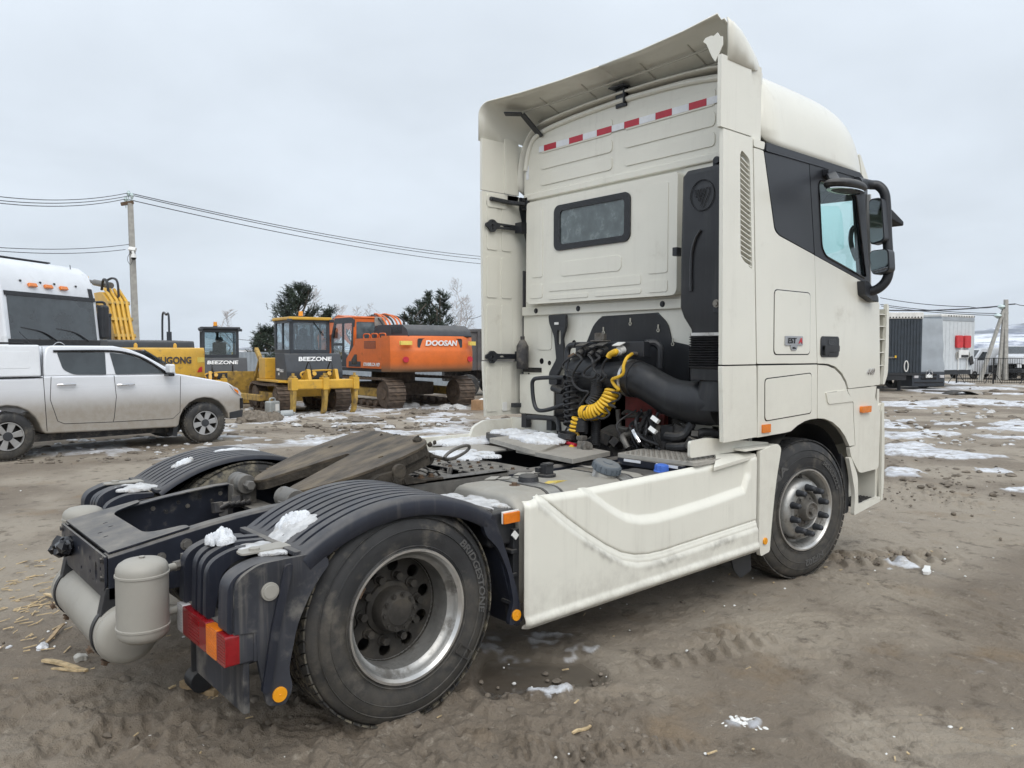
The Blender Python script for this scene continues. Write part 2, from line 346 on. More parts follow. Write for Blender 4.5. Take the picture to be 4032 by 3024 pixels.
# ================================================================ the truck: chassis, wheels, rear
T = thing('semi_truck', 'cream white semi truck tractor without trailer filling the middle of the yard', 'truck')
_bolt = {}
def bolt(parent, pos, ax, r=.012, h=.012, m='bolt_steel', name='bolt', n=6):
    k = (round(r, 4), round(h, 4), m, n)
    if k not in _bolt:
        o = MB().cyl((0, 0, 0), (0, 0, h), r, n=n).cyl((0, 0, 0), (0, 0, h*.25), r*1.5, n=10)
        me = bpy.data.meshes.new('bolt'); me.from_pydata(o.v, [], o.f); me.materials.append(MATS[m]); _bolt[k] = me
    o = bpy.data.objects.new(name, _bolt[k]); COL.objects.link(o); o.parent = parent; o.location = pos
    o.rotation_euler = Vector(ax).to_track_quat('Z', 'Y').to_euler(); return o
def railz(x): return float(np.interp(x, [-1.06, -.64, -.35, 0, 5], [.80, .876, .915, .928, .935]))
xs_r = [-1.05, -.9, -.75, -.6, -.45, -.3, -.1, .3, 1, 1.8, 2.6, 3.6, 4.3]
for sy in (-1, 1):
    rings = []
    for x in xs_r:
        zt = railz(x); zb = max(.605, zt-.27); o = .43; t = .009; fl = .36
        rings.append([(x, sy*a, b) for a, b in ((o, zb), (o, zt-.012), (o-.012, zt), (fl, zt), (fl, zt-t), (o-t, zt-t), (o-t, zb+t), (fl, zb+t), (fl, zb))])
    r_ = MB().loft(rings).build('frame_rail', 'frame_paint', T, bevel=.003)
    for k in range(26):
        x = -.62+k*.062+(k % 3)*.006; zt = railz(x)
        bolt(r_, (x, sy*.421, zt-.06-(k % 2)*.035), (0, -sy, 0), .0085, .01, 'frame_dirty' if k % 3 else 'bolt_steel')
        if k % 2 == 0: bolt(r_, (x, sy*.43, zt-.16), (0, sy, 0), .010, .012, 'frame_dirty')
    for k in range(9):
        bolt(r_, (.75+.17*k, sy*.40, railz(1)), (0, 0, 1), .009, .008, 'frame_dirty')
# angle bar bolted on the rail (fifth wheel mounting angle)
for sy in (-1, 1):
    a = MB().prism(rpoly([(.02, .355), (1.18, .355), (1.22, .40), (1.22, .455), (.02, .455)], .01), lambda u, v, w: (u, sy*v, .937+w), 0, .012, [circ(.55+.11*k, .41, .010, 10) for k in range(6)])
    a.box(.02, 1.22, sy*.455, sy*.443, .80, .949)
    ab = a.build('mounting_angle', 'steel_grey', T, bevel=.002)
    for k in range(5): bolt(ab, (.08+.13*k, sy*.39, .949), (0, 0, 1), .013, .016, 'rust' if k % 2 else 'steel_grey')
# rear crossmember: top sheet with cut-out, rear face with holes
def topz(u, v, w): return (u, v, railz(u)+.004+w)
cm = MB().prism(rpoly([(-1.045, -.42), (-.70, -.42), (-.70, -.36, .05), (-.86, -.30, .08), (-.86, .30, .08), (-.70, .36, .05), (-.70, .42), (-1.045, .42)], 0, 6), topz, 0, .008,
              [circ(x, y, .012, 10, .006) for x, y in ((-.99, -.14), (-.99, -.04), (-.93, .02), (-.93, .12))])
cmo = cm.build('rear_crossmember', 'frame_paint', T, bevel=.004)
face = MB().prism(rpoly([(-.43, .80), (.43, .80), (.43, .66, .03), (.36, .61, .02), (-.36, .61, .02), (-.43, .66, .03)], .004), PX(-1.064), 0, .010,
  [circ(-.28, .70, .022, 14, .05), circ(-.17, .74, .013, 10), circ(-.17, .68, .011, 10), circ(-.22, .655, .008, 8), circ(.28, .70, .02, 14, .04), circ(.17, .74, .012, 10), circ(.36, .74, .011, 10), circ(.0, .66, .012, 10), circ(-.36, .73, .012, 10), circ(.33, .67, .008, 8), circ(.06, .75, .009, 8)])
face.build('rear_plate', 'frame_paint', cmo, bevel=.002)
MB().box(-1.05, -.9, -.40, -.37, .62, .79).box(-1.05, -.9, .37, .40, .62, .79).build('gusset', 'frame_dirty', cmo)
for y, z in ((-.40, .78), (-.40, .70), (.40, .78)): bolt(cmo, (-1.064, y, z), (-1, 0, 0), .012, .012, 'frame_dirty')
for x, z, rr in ((-.97, .70, .016), (-.83, .76, .014), (-.72, .80, .018), (-.75, .715, .012), (-.9, .665, .012)):
    bolt(T, (x, -.43, z), (0, -1, 0), rr, .016, 'steel_grey')
# tow coupling wrapped in black plastic
bg = MB(); rg = random.Random(3)
for k in range(9): bg.ell((-1.10+rg.uniform(-.02, .02), .20+rg.uniform(-.06, .05), .725+rg.uniform(-.035, .03)), (.032, .04, .026), 7, 5, (rg.uniform(0, 90), rg.uniform(0, 90), 0), .35, k)
bg.build('plastic_wrap', 'gloss_black', cmo, ang=15)
# other crossmembers
for x, w, zt in ((-.10, .14, .80), (.95, .18, .90), (1.55, .12, .90)):
    MB().box(x-w/2, x+w/2, -.425, .425, zt-.17, zt-.16).box(x-w/2, x+w/2, -.425, .425, zt-.02, zt).box(x-.006, x+.006, -.425, .425, zt-.16, zt-.02).build('crossmember', 'frame_dirty', T, bevel=.003)
cmp_ = MB().prism(rpoly([(1.10, -.36), (1.42, -.36), (1.42, .36), (1.10, .36)], .03), PZ(.915), 0, .008, [circ(1.17+.06*k, -.28+.14*j, .008, 8) for k in range(4) for j in range(5)]).build('gusset_plate', 'frame_dirty', T, bevel=.002)
for k in range(4):
    for j in range(6): bolt(cmp_, (1.14+.08*k, -.31+.12*j, .923), (0, 0, 1), .011, .012, 'frame_dirty' if (j+k) % 3 else 'rust')
# wiring and air pipes between the rails
rg = random.Random(11); wi = MB()
for k in range(16):
    y0 = .33-.045*(k % 8); z0 = .60+.02*(k//8)+rg.uniform(0, .02)
    wi.tube(spl([(-.86+rg.uniform(-.05, .05), y0-.05, z0+.02), (-.6, y0+rg.uniform(-.03, .03), z0), (-.35, y0*.8+rg.uniform(-.05, .05), z0+.05), (0, y0*.7, z0+.1), (.4, y0*.6, .72), (.8, y0*.5+rg.uniform(-.1, .1), .80)], 6), .009+.004*(k % 3 == 0), 6)
for k in range(4):
    a = Vector((-.55+rg.uniform(-.2, .5), .30+rg.uniform(-.12, .08), .66)); wi.tube(spl([a, a+Vector((.04, .05, .12)), a+Vector((.12, .02, .06)), a+Vector((.2, rg.uniform(-.1, .05), -.03))], 6), .008, 6)
wi.build('wiring_loom', 'hose_black', T)
for k in range(5):
    vb = MB(); c = Vector((-.30+.03*k, .33, .80)); vb.obox(c+Vector((rg.uniform(-.05, .05), -.03, rg.uniform(-.05, .04))), (.05, .05, .06), e=(rg.uniform(-20, 20), 0, rg.uniform(-30, 30))); vb.cyl(c+Vector((0, -.05, 0)), c+Vector((.04, -.09, .03)), .012, n=8); vb.build('valve_block', 'frame_dirty', T, bevel=.003)
for k in range(14):
    vb = MB(); c = Vector((.72+rg.uniform(0, .38), rg.uniform(-.24, .24), .84+rg.uniform(-.02, .05))); vb.obox(c, (rg.uniform(.03, .07),)*3, e=(rg.uniform(0, 60), rg.uniform(0, 60), rg.uniform(0, 60)))
    vb.cyl(c, c+Vector((rg.uniform(-.05, .05), rg.uniform(-.05, .05), .07)), .013, n=8)
    vb.tube(spl([c, c+Vector((.06, rg.uniform(-.08, .08), .06)), c+Vector((.16, rg.uniform(-.12, .12), .02)), c+Vector((.25, rg.uniform(-.1, .1), -.06))], 5), .008, 6); vb.build('valve_block', 'frame_dirty', T, bevel=.003)
# drive axle, diff, suspension bellows and links
ax = MB().cyl((0, -1.0, .5), (0, 1.0, .5), .075, n=16).ell((0, 0, .5), (.24, .2, .24), 20, 12).cyl((0, 0, .5), (.5, 0, .55), .09, .06)
ax.build('drive_axle', 'frame_dirty', T)
MB().cyl((.5, 0, .55), (3.0, 0, .72), .055, n=14).build('drive_shaft', 'frame_dirty', T)
for sy in (-1, 1):
    MB().lathe([(0, .02), (0, .12), (.04, .14), (.1, .125), (.15, .14), (.2, .12), (.2, .02)], (-.38, sy*.52, .48), (0, 0, 1), 20).build('air_bellows', 'black_plastic', T)
    MB().bar((-.45, sy*.52, .46), (.75, sy*.50, .52), .08, .06).build('suspension_arm', 'frame_dirty', T)
    MB().cyl((.18, sy*.50, .86), (.30, sy*.50, .42), .04).build('shock_absorber', 'frame_dirty', T)
    MB().cyl((-.16, sy*.24, 1.0-.075), (-.16, sy*.40, 1.0-.075), .055, n=18).cyl((-.16, sy*.18, .925), (-.16, sy*.24, .925), .028, n=6).box(-.22, -.08, sy*.30, sy*.38, .80, .92).build('torque_rod_bush', 'steel_grey', T, bevel=.004)
# black strut with eye hanging behind the axle
p0 = P('b1', 190, 1010, 'x', -.62); p1 = P('b1', 195, 1200, 'x', -.62)
MB().cyl(p0+Vector((0, 0, .1)), p1, .033).cyl(p1+Vector((0, -.05, -.01)), p1+Vector((0, .05, -.01)), .055).bar(p1, p1+Vector((.45, .05, .03)), .06, .05).build('stabiliser_link', 'black_plastic', T, bevel=.004)

# ---------------------------------------------------------------- wheels
def tyre_prof(R, w, rl=.29):                      # axial 0 = outer face, growing inwards
    return [(.028, rl), (.012, rl+.012), (.002, rl+.06), (-.004, rl+.11), (.004, R-.075), (.016, R-.035), (.034, R-.012), (.05, R-.002), (w-.05, R-.002), (w-.034, R-.012), (w-.016, R-.035), (w, R-.1), (w-.01, rl+.04), (w-.03, rl)]
def tread(R, w, nseg, ribs, dep=.013):
    m = MB(); gw = .010; rw = (w-.06-gw*(ribs-1))/ribs
    for j in range(ribs):
        a0 = .03+j*(rw+gw); a1 = a0+rw
        for i in range(nseg):
            t0 = 2*math.pi*(i+.06+(j % 2)*.45)/nseg; t1 = t0+2*math.pi*.86/nseg; sk = .35*2*math.pi/nseg*(1 if j % 2 else -1)
            Ro, Ri = R+.001, R-dep; edge = .006 if j in (0, ribs-1) else 0
            pt = lambda a, t, r: (r*math.sin(t), a, r*math.cos(t))
            ro0 = Ro-(edge if j == 0 else 0); ro1 = Ro-(edge if j == ribs-1 else 0)
            v = [pt(a0, t0, Ri), pt(a1, t0+sk, Ri), pt(a1, t1+sk, Ri), pt(a0, t1, Ri), pt(a0, t0, ro0), pt(a1, t0+sk, ro1), pt(a1, t1+sk, ro1), pt(a0, t1, ro0)]
            m.add(v, [(0,1,2,3),(4,7,6,5),(0,4,5,1),(1,5,6,2),(2,6,7,3),(3,7,4,0)])
    return m
def arc_text(m, key, r, ang, size, y=-.004, th=.003, wx=1.0):   # clockwise lettering on the outer face (seen from -Y), ang in degrees from +X
    a0 = rad(ang)
    def fn(u, v, w):
        a = a0-u*size*wx/(r+size*.5); q = r+v*size; return (q*math.cos(a), y-th*w, q*math.sin(a))
    return m.text(key, fn)
def make_wheel(front):
    R, w = (.525, .36) if front else (.505, .29)
    e = bpy.data.objects.new('front_wheel' if front else 'rear_wheel', None); COL.objects.link(e); e.parent = T
    t = MB().lathe(tyre_prof(R-.012, w), (0, 0, 0), (0, 1, 0), 96).build('tyre', 'rubber' , e, ang=40)
    tread(R, w, 64, 5).build('tread', 'rubber' if front else 'rubber_mud', t, smooth=False, recalc=False)
    rim_rings = MB()
    for rr in (.318, .395, .445): rim_rings.lathe([(-.004 if rr < .42 else .004, rr-.003), (-.0075 if rr < .42 else .0005, rr), (-.004 if rr < .42 else .006, rr+.003)], (0, 0, 0), (0, 1, 0), 96)
    rim_rings.build('sidewall_ring', 'rubber', t)
    for a_ in ((('KAMA', .385, 150, .055, 1.9), ('SIZE', .37, 40, .042, 1.05), ('NF202', .375, -75, .05, 1.2)) if front else (('BRIDGESTONE', .395, 18, .036, 1.25),)):
        arc_text(MB(), a_[0], a_[1], a_[2], a_[3], wx=a_[4]).build('sidewall_lettering', 'letter_rubber', t, smooth=False)
    if not front:
        q = MB().prism(rrect(-.045, .045, -.025, .025, .004), lambda u, v, w_: ((.385+u)*math.cos(rad(-38))-v*math.sin(rad(-38)), -.003-w_, (.385+u)*math.sin(rad(-38))+v*math.cos(rad(-38))), 0, .005, [rrect(-.037, .037, -.019, .019, .003)]).build('sidewall_panel', 'rubber', t)
    if front:
        rim = MB().lathe([(.035, .30), (.012, .305), (.0, .303), (.0, .294), (.012, .284), (.03, .272), (.05, .262), (.085, .252), (.085, .235), (.03, .225), (.004, .205), (-.004, .185), (-.004, .14), (.006, .132), (.05, .128)], (0, 0, 0), (0, 1, 0), 72).build('rim', 'rim_steel', e, ang=40)
        MB().lathe([(.034, .303), (.010, .3065), (-.004, .304), (-.004, .294), (.012, .283)], (0, 0, 0), (0, 1, 0), 72).build('rim_lip', 'rim_lip', rim)
        for k in range(10): MB().cyl((.238*math.cos(k*.628+.3), .06, .238*math.sin(k*.628+.3)), (.238*math.cos(k*.628+.3), .055, .238*math.sin(k*.628+.3)), .02).build('hand_hole', 'gloss_black', rim) if k % 2 == 0 else None
        hub = MB().lathe([(.05, .13), (.02, .128), (.012, .112), (.008, .085), (-.03, .075), (-.052, .068), (-.056, .06), (-.045, .045), (-.045, .0)], (0, 0, 0), (0, 1, 0), 40).cyl((0, -.045, 0), (0, -.07, 0), .028, n=6).build('hub', 'hub_grey', e, ang=35)
        for k in range(10):
            a = rad(18+36*k); c, s_ = math.cos(a), math.sin(a); r = .1675
            nb = MB().cyl((r*c, -.003, r*s_), (r*c, -.012, r*s_), .027).lathe([(-.012, .024), (-.052, .021), (-.068, .019), (-.074, .013), (-.075, .0)], (r*c, 0, r*s_), (0, 1, 0), 14); nb.build('nut_cap', 'nut_cap', e, ang=50)
            if k % 1 == 0: bolt(hub, (.097*c, .012, .097*s_), (0, -1, 0), .008, .014, 'hub_grey')
    else:
        rim = MB().lathe([(.035, .298), (.012, .304), (.0, .302), (.0, .293), (.014, .283), (.03, .275), (.05, .268), (.06, .252), (.09, .248), (.15, .248), (.19, .240)], (0, 0, 0), (0, 1, 0), 72).build('rim', 'rim_steel', e, ang=40)
        MB().lathe([(.034, .301), (.012, .306), (-.003, .304), (-.003, .293), (.014, .282)], (0, 0, 0), (0, 1, 0), 72).build('rim_lip', 'rim_lip', rim)
        MB().prism(circ(0, 0, .243, 64), PY(.178), 0, .012, [circ(.198*math.cos(k*.6283+.2), .198*math.sin(k*.6283+.2), .031, 16) for k in range(10)]+[circ(0, 0, .10, 32)]).lathe([(.178, .243), (.160, .245)], (0, 0, 0), (0, 1, 0), 64).build('wheel_disc', 'rim_dark', rim, ang=35)
        hub = MB().lathe([(.19, .128), (.165, .124), (.155, .104), (.10, .098), (.088, .092), (.084, .066), (.080, .06), (.078, .0)], (0, 0, 0), (0, 1, 0), 48).build('hub', 'rim_dark', e, ang=30)
        for k in range(10):
            a = rad(36*k+4); c, s_ = math.cos(a), math.sin(a); MB().cyl((.151*c, .18, .151*s_), (.151*c, .135, .151*s_), .019, n=6).cyl((.151*c, .178, .151*s_), (.151*c, .168, .151*s_), .025).build('wheel_nut', 'rim_dark', e)
            bolt(hub, (.080*c, .086, .080*s_), (0, -1, 0), .009, .012, 'rim_dark')
        # inner wheel of the pair
        MB().lathe(tyre_prof(R-.012, w), (0, .33, 0), (0, 1, 0), 64).build('inner_tyre', 'rubber_mud', e, ang=40)
        t2 = tread(R, w, 64, 5); t2.v = [(a, b+.33, c) for a, b, c in t2.v]; t2.build('inner_tread', 'rubber_mud', e, smooth=False, recalc=False)
        MB().lathe([(.30, .25), (.30, .29), (.34, .30), (.36, .26), (.58, .25), (.6, .29)], (0, 0, 0), (0, 1, 0), 48).build('inner_rim', 'rim_dark', e)
        pt = MB().tube([(-.285*math.cos(a), .01, .285*math.sin(a)) for a in np.linspace(rad(28), rad(38), 5)], .009, 8); pt.build('balance_weight', 'rust', rim)
    return e
rw = make_wheel(False); rw.location = (0, -1.1945, .50)
rw2 = copy_tree(rw, T); rw2.location = (0, 1.1945, .50); rw2.rotation_euler = (0, 0, math.pi)
fw = make_wheel(True); fw.location = (3.478, -1.2125, .518); fw.rotation_euler = (0, 0, -.153)
fw2 = copy_tree(fw, T); fw2.location = (3.478, 1.2125, .518); fw2.rotation_euler = (0, 0, math.pi-.153)
MB().cyl((3.478, -1.0, .5), (3.478, 1.0, .5), .06).box(3.40, 3.56, -.8, .8, .40, .50).build('front_axle', 'frame_dirty', T)

# ---------------------------------------------------------------- rear mudguards
def mudguard(sy):
    e = bpy.data.objects.new('rear_mudguard', None); COL.objects.link(e); e.parent = T
    rl = 0 if sy < 0 else .0
    R0, cz = .915, .125; a0, a1 = rad(-35.5), rad(31)
    prof = []                                    # (y, depth) across the guard, grooves
    y = .63; prof = [(.615, -.045), (.615, -.006), (.622, 0)]
    for k in range(8):
        yc = .675+k*.066; prof += [(yc-.010, 0), (yc-.007, -.020), (yc+.007, -.020), (yc+.010, 0)]
    prof += [(1.190, 0), (1.207, -.008), (1.214, -.022), (1.214, -.075)]
    rings = []
    for i in range(57):
        t = i/56; a = a0+(a1-a0)*t; fade = min(1, max(0, (t-.04)/.03), max(0, (.985-t)/.03)); fade = max(fade, 0)
        top = []
        for yy, dd in prof:
            d_ = dd*fade if (.64 < yy < 1.185) else dd
            if yy > 1.21 and dd < -.05: d_ = -.075-.02*math.sin(math.pi*t)*0
            r = R0+d_; top.append((r*math.sin(a), sy*yy, cz+r*math.cos(a)))
        und = [(( (R0-.085 if (yy > 1.21 and dd < -.05) else R0+dd*.0-.028))*math.sin(a), sy*min(yy, 1.206), cz+(R0-.085 if (yy > 1.21 and dd < -.05) else R0-.028)*math.cos(a)) for yy, dd in reversed(prof)]
        rings.append(top+und)
    arch = MB().loft(rings).build('arch_panel', 'fender_plastic', e, ang=50)
    # transverse seam ridge at both ends
    for a in (rad(-35.2), rad(31)):
        p = lambda yy: Vector(((R0+.004)*math.sin(a), sy*yy, cz+(R0+.004)*math.cos(a)))
        MB().bar(p(.62), p(1.19), .03, .02).build('seam_strip', 'fender_dusty', arch, bevel=.004)
    # rear carrier box with tall vertical ribs
    body = [(-.50, .835), (-.62, .835), (-.69, .80), (-.725, .74), (-.74, .60), (-.74, .49), (-.70, .49), (-.70, .60), (-.69, .72), (-.66, .77), (-.60, .80), (-.50, .805)]
    MB().prism(rpoly(body, .012, 3), lambda u, v, w: (u, sy*w, v), .64, 1.19).build('rear_panel', 'fender_dusty', e, bevel=.004)
    for ya, yb, top in ((.645, .70, .875), (.80, .845, .90), (.865, .905, .895), (.93, .965, .885), (1.10, 1.19, .872)):
        rb = rpoly([(-.55, top-.01, 0), (-.70, top, .06), (-.815, top-.05, .07), (-.822, .62, .01), (-.79, .60, 0), (-.76, .78, .05), (-.70, .83, .05), (-.55, .845, 0)], .02, 6)
        MB().prism(rb, lambda u, v, w: (u, sy*w, v), ya, yb).build('rear_rib', 'fender_plastic', e, bevel=.008)
    # outer side flap
    fl = rpoly([(-.50, .872, .01), (-.70, .868, .03), (-.795, .82, .06), (-.80, .615, .01), (-.715, .605, .01), (-.712, .50, .01), (-.675, .30, .02), (-.60, .285, .02), (-.565, .345, .03), (-.585, .42, .05), (-.545, .60, .05), (-.475, .735, .05), (-.405, .815, .01), (-.41, .845, .01), (-.455, .855, .02)], .02, 5)
    sf = MB().prism(fl, lambda u, v, w: (u, sy*w, v), 1.192, 1.212).build('side_flap', 'fender_dusty', e, bevel=.005)
    rbp = rpoly([(-.60, .85), (-.565, .85), (-.625, .60), (-.665, .36), (-.70, .36), (-.66, .60)], .02, 4)
    MB().prism(rbp, lambda u, v, w: (u, sy*w, v), 1.205, 1.226).build('stiffening_rib', 'fender_plastic', sf, bevel=.008)
    MB().cyl((-.66, sy*1.21, .755), (-.66, sy*1.222, .755), .036, n=28).cyl((-.66, sy*1.22, .755), (-.66, sy*1.226, .755), .028, n=28).build('round_cap', 'tank_paint', sf, bevel=.002)
    MB().cyl((-.625, sy*1.21, .335), (-.625, sy*1.221, .335), .030, n=28).cyl((-.625, sy*1.22, .335), (-.625, sy*1.224, .335), .004, n=8).build('reflector', 'reflector_amber', sf, bevel=.002)
    # front strip
    st = rpoly([(.40, .878, .02), (.455, .885, .02), (.50, .84, .05), (.575, .66, .1), (.635, .47, .1), (.668, .33, .02), (.575, .325, .02), (.585, .375, .04), (.605, .44, .05), (.57, .60, .1), (.50, .735, .1), (.43, .80, .02)], .02, 5)
    fs = MB().prism(st, lambda u, v, w: (u, sy*w, v), 1.185, 1.212).build('front_flap', 'fender_plastic', e, bevel=.006)
    MB().prism(rpoly([(.47, .90), (.51, .88), (.67, .35), (.67, .30), (.64, .30), (.62, .40), (.49, .82)], .02), lambda u, v, w: (u, sy*w, v), .66, 1.185).build('front_panel', 'fender_plastic', e, bevel=.004)
    MB().cyl((.620, sy*1.21, .372), (.620, sy*1.221, .372), .028, n=28).cyl((.62, sy*1.22, .372), (.62, sy*1.224, .372), .004, n=8).build('reflector', 'reflector_amber', fs, bevel=.002)
    # bracket plate on top of the carrier
    MB().prism(rpoly([(-.72, 1.02), (-.50, .98), (-.48, 1.08), (-.72, 1.09)], .02), lambda u, v, w: (u, sy*v, .878+w), 0, .008).cyl((-.655, sy*1.055, .886), (-.655, sy*1.055, .896), .022, n=16).build('bracket_plate', 'tank_paint', e, bevel=.002)
    # tail lamp
    tl = bpy.data.objects.new('tail_lamp', None); COL.objects.link(tl); tl.parent = e
    z0, z1 = .492, .612
    MB().prism(rrect(.655, 1.205, z0-.004, z1+.004, .012), lambda u, v, w: (-.80+w, sy*u, v), 0, .085).build('lamp_housing', 'fender_dusty', tl, bevel=.004)
    for ya, yb, m in ((.655, .725, 'lens_clear'), (.727, 1.00, 'lens_red'), (1.002, 1.115, 'lens_amber'), (1.117, 1.207, 'lens_red')):
        lens = MB().prism(rrect(ya, yb, z0, z1, .010), lambda u, v, w: (-.80-w, sy*u, v), -.02, .035).build('lens', m, tl, bevel=.008, seg=3)
        ln = MB(); nn = max(2, int((yb-ya)/.012)) if m != 'lens_red' or ya > 1.1 else 0
        for q in range(9):
            zz = z0+.012+q*.0118
            if nn: ln.box(-.8366, -.832, sy*(ya+.01), sy*(yb-.01), zz, zz+.004)
        if not nn:
            for q in range(7): ln.box(-.8366, -.832, sy*(ya+.07+.0*q), sy*(yb-.08), z0+.012+q*.014, z0+.018+q*.014)
        ln.build('lens_ridge', m, lens)
    MB().box(-.80, -.70, sy*1.185, sy*1.203, .50, .61).box(-.725, -.71, sy*1.19, sy*1.21, .49, .615).build('lamp_bracket', 'fender_dusty', tl, bevel=.003)
    MB().box(-.76, -.735, sy*.66, sy*1.19, .285, .50).build('mud_flap', 'fender_dusty', e, bevel=.003)
    return e
mudguard(-1); mudguard(1)
# amber marker and bracket in front of the right mudguard
mk = MB().obox((.60, -1.20, .865), (.105, .014, .055), e=(0, 0, 0)).build('side_marker', 'lens_amber', T, bevel=.004)
MB().obox((.60, -1.190, .868), (.11, .012, .062)).build('marker_base', 'white_plastic', mk, bevel=.003)
MB().box(.48, .66, -1.17, -.70, .72, .90).build('bracket_box', 'black_plastic', T, bevel=.02, seg=3)
MB().box(.62, .66, -1.19, -1.13, .35, .80).box(.60, .64, -1.2, -1.12, .42, .44).box(.60, .64, -1.2, -1.12, .56, .58).box(.60, .64, -1.2, -1.12, .68, .70).build('skirt_bracket', 'black_plastic', T, bevel=.003)
MB().obox((.618, -1.206, .775), (.035, .01, .03), e=(0, 45, 0)).build('white_clip', 'white_plastic', T)

# ---------------------------------------------------------------- air tanks
def air_tank(p0, p1, r, name='air_tank'):
    p0 = Vector(p0); p1 = Vector(p1); L = (p1-p0).length; d = (p1-p0)/L
    prof = [(0, .0), (.003, r*.40), (.010, r*.72), (.022, r*.90), (.036, r*.98), (.050, r), (.060, r), (.062, r+.004), (.070, r+.004), (.072, r), (L-.072, r), (L-.070, r+.004), (L-.062, r+.004), (L-.060, r), (L-.050, r), (L-.036, r*.98), (L-.022, r*.90), (L-.010, r*.72), (L-.003, r*.40), (L, 0)]
    return MB().lathe(prof, p0, d, 40).build(name, 'tank_paint', T, ang=30)
vt = air_tank((-.985, -.70, .490), (-.985, -.70, .840), .101)
MB().cyl((-.985, -.70, .842), (-.985, -.70, .846), .012).cyl((-.90, -.67, .765), (-.80, -.63, .765), .016).cyl((-.90, -.67, .575), (-.80, -.63, .575), .016).build('tank_fitting', 'tank_paint', vt)
MB().cyl((-.84, -.645, .765), (-.77, -.62, .765), .022, n=6).cyl((-.82, -.64, .575), (-.78, -.62, .575), .018, n=6).obox((-.79, -.63, .79), (.03, .03, .04)).build('tank_valve', 'steel_grey', vt)
air_tank((-.915, .66, .485), (-.915, .66, .835), .101)
ht = air_tank((-.985, -.52, .455), (-.985, .50, .455), .128)
for y in (-.40, .36):
    MB().lathe([(-.016, .129), (-.016, .135), (.016, .135), (.016, .129)], (-.985, y, .455), (0, 1, 0), 40).build('tank_strap', 'black_plastic', ht)
    MB().prism([(-1.06, .66), (-.9, .66), (-.88, .55), (-1.0, .56), (-1.085, .54)], PY(y-.03), 0, .06).build('tank_bracket', 'black_plastic', ht, bevel=.003)
    bolt(ht, (-1.115, y, .40), (-1, 0, -.5), .014, .02, 'rust'); bolt(ht, (-1.06, y, .335), (-.4, 0, -1), .014, .02, 'rust')

# ---------------------------------------------------------------- fifth wheel
fw5 = bpy.data.objects.new('fifth_wheel', None); COL.objects.link(fw5); fw5.parent = T
def f5(u, v, w):                                   # u forward, v left, tilted plate
    a = rad(15.5); c = Vector((.34, 0, 1.075)); uu = u-.34
    return (c.x+uu*math.cos(a)-w*math.sin(a), v, c.z+uu*math.sin(a)+w*math.cos(a))
half = [(.70, 0), (.72, .20), (.70, .34, .05), (.62, .43, .08), (.40, .455, .1), (.18, .43, .1), (.0, .36, .12), (-.10, .30, .10), (-.150, .235, .09), (-.115, .165, .07), (.05, .115, .1), (.36, .020, .015)]
outl = rpoly([(q[0], q[1], q[2] if len(q) > 2 else 0) for q in half]+[(q[0], -q[1], q[2] if len(q) > 2 else 0) for q in reversed(half[1:])], .03, 6)
def wob(u, v): return .006*math.sin(u*19+v*7)+.005*math.sin(v*31-u*5)
pl = MB().prism(outl, f5, -.014, 0, [circ(.40, .30, .016, 10), circ(.40, -.30, .016, 10)]); tpo = pl.build('top_plate', 'fifth_grease', fw5, bevel=.006, seg=2)
MB().prism([(.32+(a-.32)*.992, b_*.992) for a, b_ in outl], f5, -.060, -.0145).build('plate_edge', 'fifth_side', tpo, bevel=.014, seg=3)
sk = MB().prism(rpoly([(.66, -.40), (.66, .40), (.30, .42), (.02, .30), (.12, .14), (.3, .12), (.36, 0), (.3, -.12), (.12, -.14), (.02, -.30), (.30, -.42)], .03), f5, -.125, -.05); sk.build('skirt', 'fifth_side', fw5, bevel=.02, seg=2)
for sy in (-1, 1):
    ped = MB().prism(rpoly([(.10, .95), (.60, .95), (.50, .985), (.44, 1.02), (.40, 1.035), (.28, 1.02), (.22, .985)], .03), lambda u, v, w: (u, sy*w, v), .40, .48); ped.build('pedestal', 'fifth_side', fw5, bevel=.01)
    MB().cyl((.40, sy*.47, 1.03), (.40, sy*.50, 1.03), .042, n=20).obox((.40, sy*.485, .99), (.075, .026, .07)).build('pivot_bracket', 'fifth_side', fw5, bevel=.006)
    for q in (-.03, .03): bolt(fw5, (.40+q, sy*.50, .975), (0, sy, 0), .012, .014, 'fifth_side')
    MB().box(.0, .72, sy*.35, sy*.46, .949, .962).build('base_plate', 'fifth_side', fw5, bevel=.003)
    for x in (.04, .10, .60, .67): bolt(fw5, (x, sy*.405, .962), (0, 0, 1), .014, .018, 'rust')
hp = P('z6', 1480, 380, 'z', 1.08); l1 = P('z6', 1690, 460, 'z', 1.03); l2 = P('z6', 1890, 385, 'z', 1.03)
MB().bar(hp, (l1+l2)/2-(l2-l1)*.35, .05, .014).bar(hp+Vector((0, .02, .04)), hp+Vector((-.05, .15, .06)), .03, .03).build('release_handle', 'fifth_side', fw5, bevel=.003)
dv = (l2-l1).normalized(); pv = Vector((dv.y*.45, -dv.x*.45, .85)).normalized(); lp = []
for i in range(28):
    a = 2*math.pi*i/28; lp.append((l1+l2)/2+dv*((l2-l1).length*.5*math.cos(a)*(1 if abs(math.cos(a)) < .7 else 1))+pv*.040*math.sin(a)*(1.0)+Vector((0, 0, .03)))
MB().tube(lp, .0105, 8, closed=True).build('handle_loop', 'steel_grey', fw5)
gr = MB(); rg = random.Random(5)
for k in range(26):
    c = Vector((.66+rg.uniform(-.03, .08), -.30+rg.uniform(-.12, .45), 1.12+rg.uniform(-.06, .04))); gr.ell(c, (rg.uniform(.012, .035),)*3, 7, 5, None, .3, k)
gr.build('grease_clump', 'fifth_side', fw5, ang=20)

